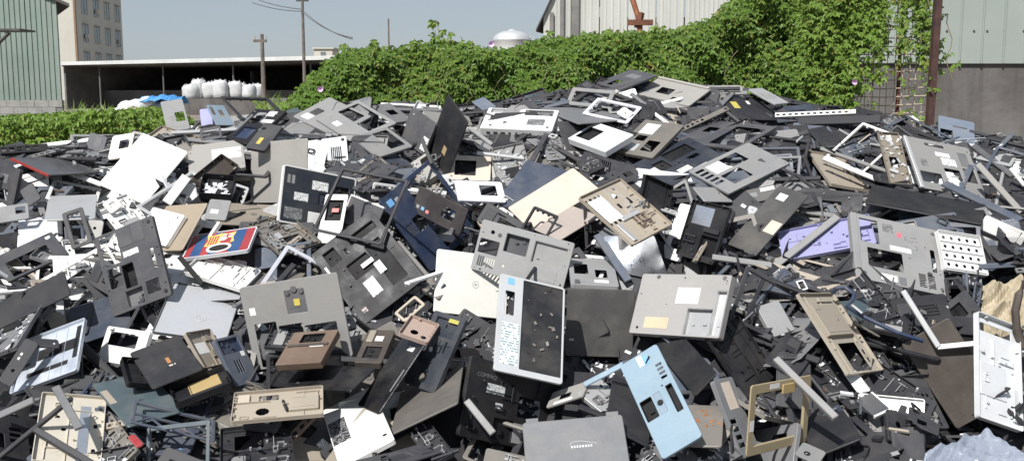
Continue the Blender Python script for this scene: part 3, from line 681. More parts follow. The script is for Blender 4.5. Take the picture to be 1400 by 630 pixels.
# ------------------------------------------------------------------ sacks, tarp, poles
def sack(p, w, h, tied, label, group, rnd, name='bulk_bag'):
    b = MB(); n = 12; prof = [(0,.86),(.06,1.0),(.3,1.07),(.6,1.05),(.82,1.0),(.93,.86),(1.0,.55)] if tied else [(0,.7),(.12,1.0),(.45,1.08),(.75,.9),(.95,.5),(1.0,.25)]
    vs = []
    for z, r in prof:
        for k in range(n):
            a = 2*math.pi*k/n; sq = 1/max(abs(math.cos(a)), abs(math.sin(a)))**.45
            rr = w/2*r*sq*(1+rnd.uniform(-.05, .05)); vs.append((rr*math.cos(a), rr*math.sin(a), h*z*(1+rnd.uniform(-.02, .02))))
    fs = [tuple(range(n))[::-1]]
    for i in range(len(prof)-1):
        for k in range(n): fs.append((i*n+k, i*n+(k+1) % n, (i+1)*n+(k+1) % n, (i+1)*n+k))
    fs.append(tuple((len(prof)-1)*n+k for k in range(n)))
    b.add(vs, fs)
    if tied:
        root = empty(name, p, label, 'bag', group); root.rotation_euler = (rnd.uniform(-.08, .08), rnd.uniform(-.08, .08), rnd.uniform(-.5, .5)); root.scale = (rnd.uniform(.85, 1.12), 1, rnd.uniform(.78, 1.08))
        b.build('sack_body', M_sack, root, True)
        for s in (-1, 1):
            c = MB(); c.tube([(s*w*.36, -w*.3, h*.9), (s*w*.34, -w*.12, h*1.05), (s*w*.34, w*.12, h*1.05), (s*w*.36, w*.3, h*.9)], .012, 4); c.build('lifting_loop', M_sack, root)
        c = MB(); c.tube([(w*.05, 0, h*.97), (0, .02, h*1.06), (-w*.06, 0, h*1.03)], .03, 5); c.build('tied_neck', M_sack, root)
    else:
        root = b.build(name, M_sack, None, True); root.location = p; tag(root, label, 'bag', group); root.rotation_euler = (rnd.uniform(-.3, .3), rnd.uniform(-.3, .3), rnd.uniform(0, 3))
    return root
plat = MB(); pa = at(245, 135, 42); plat.box(pa.x-.5, pa.y-.6, 0, pa.x+4.6, pa.y+3.2, pa.z); pl = plat.build('stone_platform', M_conc); tag(pl, 'low grey platform carrying the row of white bulk bags', 'platform')
names = ['leftmost white bulk bag in the row before the long shed', 'second white bulk bag from the left before the long shed', 'third white bulk bag from the left before the long shed', 'fourth white bulk bag from the left before the long shed', 'rightmost white bulk bag in the front row before the long shed']
for k, px in enumerate((262, 285, 302, 320, 341)):
    p = at(px, 134, 42); sack(Vector((p.x, p.y+.3*(k % 2), pa.z)), .60, .68+.06*(k % 2), True, names[k], 'white bulk bags before the long shed', rb)
for k, px in enumerate((274, 296, 330, 352)):
    p = at(px, 134, 43.2); sack(Vector((p.x, p.y, pa.z)), .60, .74, True, 'white bulk bag in the back row, %s' % ['behind the first gap', 'behind the second gap', 'behind the fourth bag', 'at the right end'][k], 'white bulk bags before the long shed', rb)
lb = 0
for px, py, w, h in ((168,158,.55,.35),(182,156,.6,.4),(197,157,.55,.38),(212,158,.6,.42),(228,158,.5,.4),(174,146,.5,.36),(189,145,.55,.38),(206,146,.5,.36),(221,147,.5,.35),(164,152,.45,.3),(203,137,.5,.3)):
    lb += 1; sack(at(px, py+8, 27+.06*(py-130)*-.1+rb.uniform(-.1,.1))-Vector((0,0,.05)), w, h, False, 'white woven sack %s in the pile left of the blue tarp' % ['at the lower left', 'low and second from left', 'low in the middle', 'low and right of middle', 'at the lower right', 'higher at the left', 'higher and left of middle', 'higher in the middle', 'higher at the right', 'at the far left end', 'on the very top'][lb-1], 'white sacks in the pile by the tarp', rb, 'woven_sack')
mb = MB(); mc = at(196, 158, 29); mb.box(mc.x-1.2, mc.y-.2, 0, mc.x+1.5, mc.y+1.8, mc.z-.15); tag(mb.build('earth_bank', M_ground), kind='structure')
b = MB(); NXt, NYt = 22, 9; t0 = at(190, 134, 26.6); tw = 1.1
for j in range(NYt+1):
    for i in range(NXt+1):
        u = i/NXt; v = j/NYt
        b.v.append((t0.x+u*tw+rb.uniform(-.012,.012), t0.y+v*.9-.2*math.sin(u*3), t0.z-.12+.20*math.sin(math.pi*min(1, v*1.3+.12))-.10*abs(u-.62)+.02*math.sin(u*25+v*3)+rb.uniform(-.012,.012)))
for j in range(NYt):
    for i in range(NXt): q = j*(NXt+1)+i; b.f.append((q, q+1, q+NXt+2, q+NXt+1)); b.mi.append(0)
o = b.build('tarp', M_tarp); md = o.modifiers.new('thickness', 'SOLIDIFY'); md.thickness = .006; tag(o, 'blue tarpaulin draped over the pile of white sacks', 'tarp')
def pole(px, pyt, D, r, mat, name, label, parts):
    t = at(px, pyt, D); root = empty(name, (t.x, t.y, gz(t.x, t.y)), label, 'pole')
    b = MB(); b.tube([(0, 0, 0), (0, 0, t.z-root.location.z)], [r*1.25, r*.8], 8); b.build('pole', mat, root)
    parts(root, t.z-root.location.z); return root
def up1(root, H):
    b = MB(); b.box(-.30, -.05, H-.28, .16, .05, H-.19); b.build('crossarm', M_wood, root)
    for x in (-.26, -.02, .12):
        c = MB(); c.tube([(x, 0, H-.19), (x, 0, H-.06)], [.035, .025], 6); c.build('insulator', M_concpole, root)
pole(358, 47, 36, .075, M_wood, 'utility_pole', 'short dark wooden utility pole with crossarm before the long shed', up1)
def up2(root, H):
    for x in (-.12, .12):
        c = MB(); c.tube([(x, 0, H-.62), (x, 0, H-.45)], [.04, .03], 6); c.build('insulator', M_concpole, root)
    c = MB(); c.box(-.18, -.03, H-.68, .18, .03, H-.62); c.build('crossarm', M_steel, root)
tp = pole(412.5, -30, 30, .045, M_wood, 'utility_pole', 'tall slender pole carrying two wires at the left end of the ivy hedge', up2)
for s, lbl in ((0, 'upper'), (1, 'lower')):
    p0 = at(345, -3+7*s, 34); p1 = at(412, 13+3*s, 30); p2 = at(482, 54-2*s, 26); b = MB(); pts = []
    for k in range(9): u = k/8; pts.append(p0.lerp(p1, u)-Vector((0, 0, .25*u*(1-u))))
    for k in range(1, 9): u = k/8; pts.append(p1.lerp(p2, u)-Vector((0, 0, .5*u*(1-u))))
    b.tube(pts, .011, 4); tag(b.build('power_wire', M_steel), lbl+' thin black wire crossing the sky at the tall slender pole', 'wire')
t = at(531, 26, 14); b = MB(); b.tube([(t.x, t.y, .4), tuple(t)], .012, 6); tag(b.build('metal_rod', M_wood), 'thin upright rod rising above the ivy hedge', 'rod')
h0 = at(442, 80, 80); hb = empty('small_house', (h0.x, h0.y, .75), 'small cream house with one window far beyond the hedge', 'house')
b = MB(); b.box(-.72, 0, 0, .72, 3, h0.z-.75+.72); b.build('wall', M_cream, hb)
b = MB(); b.box(-.85, -.12, h0.z-.75+.722, .85, 3.1, h0.z-.75+.83); b.build('roof', M_cream2, hb)
b = MB(); b.box(-.2, -.03, h0.z-.75+.1, .2, .05, h0.z-.75+.5); b.build('window', M_glass, hb)
# water tank
tk = at(700, 52, 30); tr = .56
tank = empty('water_tank', (tk.x, tk.y+tr, gz(tk.x, tk.y)), 'shiny stainless steel water tank with domed lid behind the hedge', 'tank')
zz = tk.z-tank.location.z; b = MB(); n = 28; pr = [(zz-.7,.98),(zz-.3,1),(zz-.08,1),(zz-.06,1.03),(zz-.02,1.03),(zz,1),(zz+.02,.99),(zz+.1,.9),(zz+.17,.70),(zz+.22,.42),(zz+.235,.2),(zz+.27,.18),(zz+.28,.02)]
vs = [(tr*r*math.cos(2*math.pi*k/n), tr*r*math.sin(2*math.pi*k/n), z) for z, r in pr for k in range(n)]
b.add(vs, [(i*n+k, i*n+(k+1) % n, (i+1)*n+(k+1) % n, (i+1)*n+k) for i in range(len(pr)-1) for k in range(n)]); b.build('tank_body', M_stainless, tank, True)
b = MB(); b.box(-.5, -.5, 0, .5, .5, zz-.7); b.build('tank_stand', M_steel, tank)
b = MB(); b.tube([(tr*.8, -.1, zz+.05), (tr*1.15, -.1, zz+.05), (tr*1.15, -.1, zz-.5)], .02, 6); b.build('pipe', M_stainless, tank)
# ------------------------------------------------------------------ pale hall behind the hedge, rusty boom
D = 24.0; hx0 = at(743, 60, D); hall = empty('pale_hall', (hx0.x+3, hx0.y, gz(0, 24)), 'large pale corrugated hall with dark strips behind the hedge', 'building')
x = hx0.x; z0 = gz(0, 24)
roofz = lambda q: at(743, 22, D).z + (q-hx0.x)*2.1
k = 0
while x < at(1005, 0, D).x:
    w = .66; a = x; right = x > at(912, 0, D).x
    under(corrugated(a, a+w-.006, z0, 0, hx0.y-(.06 if right else 0), .11 if right else .16, .009 if not right else .013, roofz).build('wall_panel', M_pale), hall); x += w; k += 1
for px, wd, zb in ((754, 5, 40), (768, 5, 45), (786, 10, 45)):
    q = at(px, 40, D-.05); b = MB(); zt_ = roofz(q.x)-.25 if px != 754 else at(754, 18, D).z
    b.box(q.x-wd/2800*D, q.y-.07, z0+.5, q.x+wd/2800*D, q.y+.02, zt_); under(b.build('dark_strip', M_mortar), hall)
b = MB(); xe = x; vs = [(hx0.x-.18, hx0.y-.1, roofz(hx0.x-.18)), (xe, hx0.y-.1, roofz(xe)), (xe+1.6, hx0.y+6, roofz(xe)), (hx0.x+1.3, hx0.y+6, roofz(hx0.x-.18))]
vs += [(v[0]-.0, v[1], v[2]+.06) for v in vs]; b.add(vs, [(3,2,1,0),(4,5,6,7),(0,1,5,4),(1,2,6,5),(2,3,7,6),(3,0,4,7)]); under(b.build('roof', M_steel), hall)
b = MB(); P = [(hx0.x+.05, hx0.y+.05), (xe, hx0.y+.05), (xe+1.6, hx0.y+5.6), (hx0.x+1.5, hx0.y+5.6)]; b.add([(p[0], p[1], z) for z in (z0, at(743, 24, D).z) for p in P], [(3,2,1,0),(4,5,6,7),(0,1,5,4),(1,2,6,5),(2,3,7,6),(3,0,4,7)]); under(b.build('inner_wall', M_mortar), hall)
D = 13.0; bm = empty('rusty_boom', at(873, 60, D), 'rust red lifting boom with crossbar rising above the hedge', 'boom')
def loc(px, py): return at(px, py, D)-bm.location
b = MB(); b.tube([loc(861, -12), loc(875, 31), loc(874, 70)], .035, 6); b.build('boom_arm', M_rustred, bm)
b = MB(); b.tube([loc(866, -12), loc(871, 28)], .014, 5); b.build('strut', M_rustred, bm)
b = MB(); p = loc(858, 31); q = loc(892, 33); b.box(p.x, -.04, q.z-.02, q.x, .04, p.z+.03); b.build('crossbar', M_rust, bm)
b = MB(); b.tube([loc(876, 18), loc(872, 38)], .05, 6); b.build('bracket', M_rust, bm)
# ------------------------------------------------------------------ right building: ribbed sheet over concrete, pole and wire mesh
D = 9.6; seam = at(1300, 84, D).z; wy = at(1300, 84, D).y
rbld = empty('sheet_clad_building', (at(1300, 84, D).x, wy, 0), 'grey-green sheet clad building on a stained concrete wall at right', 'building')
xl = at(1165, 84, D).x; xr = at(1500, 84, D).x
b = MB(); b.box(xl, wy+.06, 0, xr+1.5, wy+.3, seam-.002); under(b.build('concrete_wall', M_conc), rbld)
x = xl; k = 0; PW = .205
while x < xr:
    b = MB(); b.box(x, wy+.03, seam-.02, x+PW-.004, wy+.045, seam+2.6); b.box(x+PW-.018, wy+.015, seam-.02, x+PW-.005, wy+.03, seam+2.6); under(b.build('wall_panel', M_wallsheet), rbld)
    x += PW; k += 1
for px in (1294, 1331, 1349, 1373, 1399, 1425):
    q = at(px, 43, D); b = MB(); b.tube([(q.x, wy+.033, q.z), (q.x, wy+.024, q.z)], .011, 8); under(b.build('bolt', M_steel), rbld)
b = MB(); b.box(xl, wy+.3, seam-1, xr+1.5, wy+3, seam+2.5); under(b.build('inner_wall', M_mortar), rbld)
D = 7.6; t = at(1272, 70, D)
b = MB(); b.box(-.024, -.028, 0, .024, .028, 3.6); pz = empty('steel_post', (t.x, t.y, 0), 'dark rusty steel post in front of the sheet clad wall', 'post'); b.build('post', M_maroon, pz)
pz.rotation_euler = (0, .015, 0)
D = 7.9; pa_ = at(1150, 100, D); pb_ = at(1268, 100, D); mf = empty('wire_mesh_fence', (pa_.x, pa_.y, 0), 'rusty wire mesh panel between the ivy and the steel post', 'fence')
wl = pb_.x-pa_.x
for k in range(19):
    z = 1.15+k*.064; b = MB(); b.tube([(0, rb.uniform(-.004,.004), z), (wl*.5, -.01, z-.008), (wl, rb.uniform(-.004,.004), z+.004)], .0042, 4); b.build('wire', M_wire, mf)
for k in range(12):
    xx = wl*(k+.5)/12; b = MB(); b.tube([(xx, .006, 1.0), (xx+rb.uniform(-.01,.01), .008, 2.4)], .0034, 4); b.build('wire', M_wire, mf)
xx = at(1231, 100, D).x-pa_.x; b = MB(); b.tube([(xx, .03, 0), (xx, .03, 2.6)], .014, 6); b.build('thin_post', M_rust, mf)
b = MB(); b.tube([(xx-.2, .03, 0), (xx-.19, .03, 1.55)], .012, 6); b.build('thin_post', M_rust, mf)
# ------------------------------------------------------------------ foliage
def leaf(b, p, n, s, rnd, lobes):
    up = Vector((0, 0, 1)); tdir = (Vector((rnd.gauss(0, .6), rnd.gauss(0, .4), -1.0)) + n*.35).normalized()
    n = (n - tdir*n.dot(tdir)); n = n.normalized() if n.length > 1e-3 else tdir.orthogonal().normalized(); sd = tdir.cross(n)
    vs = []; fs = []
    for k in range(lobes):
        a = (k-(lobes-1)/2)*(1.0 if lobes == 3 else .62); L = s*(1-.18*abs(k-(lobes-1)/2)); w = s*.22
        t = tdir*math.cos(a)+sd*math.sin(a); q = sd*math.cos(a)-tdir*math.sin(a); i = len(vs)
        vs += [p, p+t*L*.5+q*w+n*s*.06, p+t*L-n*s*.14, p+t*L*.5-q*w+n*s*.06]
        fs += [(i, i+1, i+2), (i, i+2, i+3)]
    b.add(vs, fs)
def hedge_top(px): return interp(px, [395,405,425,445,475,520,560,598,640,690,740,800,870,940,985,1005,1060,1250], [150,125,100,82,66,64,60,52,64,68,52,46,42,36,18,-2,-30,-30])
rf = random.Random(5)
def bump(x, z): return .09*math.sin(x*3.1+z*2)+.06*math.sin(x*7.3-z*6.1)+.05*math.sin(x*15+z*13)
HD = 7.9; hp = at(800, 100, HD)
hedge = empty('ivy_hedge', (hp.x, hp.y+.3, 0), 'dense green climbing ivy hedge along the back of the heap', 'hedge')
def inh(v): return v - hedge.location
b = MB(); cnt = 0
while cnt < 26000:
    px = rf.uniform(392, 1172); top = hedge_top(px)+rf.gauss(0, 2.4); bot = 190
    py = top + (bot-top)*rf.random()**1.15
    if px > 1120 and rf.random() < (px-1120)/70: continue
    q = at(px, py, HD); dep = abs(rf.gauss(0, .10)); edge = max(0, 1-(py-top)/14)
    q = q + Vector((0, bump(q.x, q.z)+dep+edge*rf.uniform(0, .45), 0))
    nn = Vector((rf.gauss(0, .45), -1+.5*edge, .55+rf.gauss(0, .35)+edge*.6)).normalized()
    leaf(b, inh(q), nn, rf.choice((rf.uniform(.022, .04), rf.uniform(.035, .06))), rf, 3); cnt += 1
fo = b.build('foliage', M_leaf, hedge); fo['kind'] = 'stuff'
# solid core, coloured dark for the shade inside the hedge
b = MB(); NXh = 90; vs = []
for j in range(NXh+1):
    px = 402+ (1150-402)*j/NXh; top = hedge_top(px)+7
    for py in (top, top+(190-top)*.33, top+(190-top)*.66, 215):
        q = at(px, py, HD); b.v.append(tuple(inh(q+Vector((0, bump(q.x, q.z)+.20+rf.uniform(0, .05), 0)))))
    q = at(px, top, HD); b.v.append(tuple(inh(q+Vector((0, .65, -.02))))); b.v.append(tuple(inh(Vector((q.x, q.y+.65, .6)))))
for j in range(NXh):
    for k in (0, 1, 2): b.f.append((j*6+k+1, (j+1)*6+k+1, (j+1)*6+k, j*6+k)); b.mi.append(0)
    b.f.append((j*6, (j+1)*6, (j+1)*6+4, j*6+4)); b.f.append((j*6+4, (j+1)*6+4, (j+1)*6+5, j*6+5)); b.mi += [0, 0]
b.build('shade_core', M_coreshade, hedge, True)
for k in range(14):
    px = rf.uniform(440, 1120); q = at(px, rf.uniform(hedge_top(px)+15, 150), HD); q = inh(q+Vector((0, bump(q.x, q.z)-.06, 0))); pts = [q]
    for s in range(5): pts.append(pts[-1]+Vector((rf.uniform(-.06, .06), rf.uniform(-.02, .01), -.06)))
    c = MB(); c.tube(pts, .0028, 4); c.build('vine', M_stem, hedge)
for k, (px0, hgt) in enumerate(((598, 26), (590, 14), (612, 14), (562, 8), (640, 10), (836, 9), (905, 10), (470, 9), (505, 10), (755, 9), (628, 12))):   # shoots standing above the top
    q0 = at(px0, hedge_top(px0)+6, HD)+Vector((0, .2, 0)); q1 = at(px0+rf.uniform(-5, 5), hedge_top(px0)-hgt, HD)+Vector((0, .2, 0))
    c = MB(); c.tube([inh(q0), inh(q0.lerp(q1, .5))+Vector((.01, 0, 0)), inh(q1)], .005, 4); c.build('vine', M_stem, hedge)
    c = MB()
    for i in range(9 if hgt > 20 else 4): leaf(c, inh(q0.lerp(q1, rf.uniform(.35, 1.02)))+Vector((rf.uniform(-.04,.04), rf.uniform(-.03,.03), 0)), Vector((rf.gauss(0,.6), -1, .5)).normalized(), rf.uniform(.04, .065), rf, 3)
    c.build('shoot_leaf', M_leaf2, hedge)['kind'] = 'stuff'
def flower(root, v, s):
    c = MB(); n = 10
    vs = [(v.x+s*.2*math.cos(2*math.pi*k/n), v.y+s*.4, v.z+s*.2*math.sin(2*math.pi*k/n)) for k in range(n)]+[(v.x+s*math.cos(2*math.pi*k/n), v.y-s*.5, v.z+s*math.sin(2*math.pi*k/n)) for k in range(n)]
    c.add(vs, [(k, (k+1) % n, n+(k+1) % n, n+k) for k in range(n)]+[tuple(range(n))]); c.build('flower', M_pink, root)
for px, py in ((438, 122), (672, 61)):
    q = at(px, py, HD-.25); flower(hedge, inh(q+Vector((0, bump(q.x, q.z)+.1, 0))), .022)
# vine curtain on the mesh at the right
VD = 7.75; vp = at(1180, 100, VD); vine = empty('climbing_vine', (vp.x, vp.y, 0), 'looser hanging vine curtain climbing the wire mesh near the steel post', 'vine')
b = MB(); cnt = 0
while cnt < 5200:
    px = rf.uniform(1090, 1285); py = rf.uniform(-25, 166)
    if px > 1200:
        den = .75*math.exp(-((px-1262)/9)**2)+.5*math.exp(-((px-1232)/6)**2)+.10
        if py > 100: den *= .3
        if px < 1262: den *= .6
        if px > 1276: den *= .5
    else: den = 1.0 if py < 150-(px-1090)*.3 else .45*(1-(px-1090)/130)
    if px > 1165 and py > 70: den *= .28
    if 1168 < px < 1205 and py > 60: den *= .6
    if rf.random() > den: continue
    q = at(px, py, VD); q = q+Vector((0, bump(q.x*1.5, q.z)*.5-(.0 if px > 1200 else .08)+rf.gauss(0, .05), 0))
    leaf(b, q-vine.location, Vector((rf.gauss(0, .5), -1, .5+rf.gauss(0, .3))).normalized(), rf.uniform(.028, .052), rf, 3); cnt += 1
b.build('foliage', M_leaf2, vine)['kind'] = 'stuff'
for px, y0, y1 in ((1262,-20,110),(1268,-20,125),(1232,-20,60),(1215,-20,80),(1240,60,130),(1298,20,110),(1190,60,160),(1178,80,165)):
    pts = []; n = 8
    for k in range(n+1): pts.append(at(px+4*math.sin(k*1.3+px), y0+(y1-y0)*k/n, VD-.02)-vine.location)
    c = MB(); c.tube(pts, .0035, 4); c.build('vine', M_stem, vine)
q = at(1168, 112, VD-.22); flower(vine, q-vine.location, .022)
c = MB()
for px, py in ((1285,95),(1290,80),(1296,70),(1300,90),(1307,86),(1284,60),(1288,20),(1283,5)):
    for k in range(3): leaf(c, at(px+rf.uniform(-4,4), py+rf.uniform(-5,5), VD)-vine.location, Vector((rf.gauss(0,.5), -1, .5)).normalized(), .04, rf, 3)
c.build('stray_leaf', M_leaf2, vine)['kind'] = 'stuff'
# broad-leaved weeds at the left and a tuft at the pole
def weeds(name, label, cat, spots, n, s, mat, dep, stems=0):
    q0 = at(*spots['c']); root = empty(name, (q0.x, q0.y, gz(q0.x, q0.y)), label, cat); b = MB()
    for k in range(n):
        px = rf.uniform(*spots['x']); D = spots['D']+rf.uniform(0, dep); top = interp(px, spots['tx'], spots['ty'])+rf.gauss(0, 2.2); py = top+(spots['b']-top)*rf.random()**1.4
        q = at(px, py, spots['D']); q = Vector((q.x, q.y+(D-spots['D'])*1.0, q.z+(.0))); 
        leaf(b, q-root.location, Vector((rf.gauss(0,.5), -.5+rf.gauss(0,.3), 1)).normalized(), rf.uniform(s*.6, s), rf, 3)
    b.build('foliage', mat, root)['kind'] = 'stuff'
    b = MB()
    for k in range(14):
        px = spots['x'][0]+(spots['x'][1]-spots['x'][0])*(k+.5)/14; q = at(px, interp(px, spots['tx'], spots['ty'])+6, spots['D']); b.tube([(q.x-root.location.x, q.y+dep*.5-root.location.y, 0), tuple(q-root.location+Vector((0, dep*.4, 0)))], .02, 4)
    b.build('stem', M_stem, root); return root
weeds('weed_patch', 'bright green leafy weeds between the heap and the green shed', 'weeds', dict(c=(90,180,11), x=(-40,182), D=10.5, tx=[-40,0,60,120,150,164,182], ty=[162,160,160,153,150,158,176], b=212), 6500, .085, M_leaf2, 2.2)
weeds('leafy_tuft', 'small leafy green tuft at the foot of the tall slender pole', 'plant', dict(c=(402,140,9), x=(384,420), D=8.6, tx=[384,395,408,420], ty=[146,132,124,140], b=165), 420, .05, M_leaf2, .3)
g = MB(); gr = at(385, 130, 12)
for k in range(70):
    px = rf.uniform(350, 425); q = at(px, 150, 12+rf.uniform(0, 2)); t = q+Vector((rf.uniform(-.18,.18), rf.uniform(-.1,.1), rf.uniform(.08,.24))); s = Vector((.008, 0, 0))
    g.add([q-s, q+s, q.lerp(t, .6)+s*.6, t, q.lerp(t, .6)-s*.6], [(0,1,2,3,4)])
for k in range(40):
    px = rf.uniform(96, 160); q = at(px, 158, 14+rf.uniform(0, 2)); t = q+Vector((rf.uniform(-.18,.18), rf.uniform(-.1,.1), rf.uniform(.08,.24))); s = Vector((.009, 0, 0))
    g.add([q-s, q+s, q.lerp(t, .6)+s*.6, t, q.lerp(t, .6)-s*.6], [(0,1,2,3,4)])
tag(g.build('dry_grass', M_leaf2), 'tall grass blades behind the heap', None, None, 'stuff')
# ------------------------------------------------------------------ crumpled sheets and bent tubing on the heap
def crumple(name, corners, mat, amp, label, cat, n=18, seed=1, fq=1.):
    r = random.Random(seed); A, B, C, Dd = [Vector(c) for c in corners]; b = MB()
    nn = (B-A).cross(Dd-A).normalized(); ph = [r.uniform(0, 6) for _ in range(10)]
    for j in range(n+1):
        for i in range(n+1):
            u, v = i/n, j/n; p = A.lerp(B, u).lerp(Dd.lerp(C, u), v)
            z = amp*(abs(math.sin((u*9+v*4+1.3*math.sin(v*7+ph[4]))*fq+ph[0]))+.7*abs(math.sin((u*5-v*11+1.6*math.sin(u*6+ph[5]))*fq+ph[1]))+.5*abs(math.sin(u*17+v*13+ph[2]))+r.uniform(0, .12))
            b.v.append(tuple(p+nn*z))
    for j in range(n):
        for i in range(n): q = j*(n+1)+i; b.f.append((q, q+1, q+n+2, q+n+1)); b.mi.append(0)
    o = b.build(name, mat); md = o.modifiers.new('thickness', 'SOLIDIFY'); md.thickness = .0015; tag(o, label, cat); return o
crumple('plastic_bag', [at(1268,606,2.98), at(1350,578,3.02), at(1440,640,2.84), at(1250,668,2.82)], M_bluebag, .016, 'crumpled bluish white plastic bag in the lower right corner', 'bag', 40, 4, .8)
crumple('cloth_sheet', [at(1350,376,3.92), at(1425,366,3.95), at(1425,470,3.66), at(1345,440,3.74)], M_cloth, .03, 'crumpled tan cloth behind the upright pale grey case', 'cloth', 22, 7, .8)
b = MB(); pts = [(1402,385),(1393,402),(1388,425),(1390,450),(1398,475)]
b.tube([at(x, y, 3.55) for x, y in pts], .014, 6); tag(b.build('rubber_strap', pm('br2')), 'dark brown curved strap over the tan cloth', 'strap')
b = MB(); b.tube([at(x, y, D) for x, y, D in ((1138,400,3.72),(1144,394,3.70),(1156,393,3.68),(1168,401,3.66),(1166,410,3.64),(1157,418,3.62),(1175,430,3.62),(1200,442,3.6),(1228,455,3.58),(1262,466,3.58))], .008, 6); tag(b.build('bent_tube', pm('n')), 'bent navy tube above the dark brown lid', 'tube')

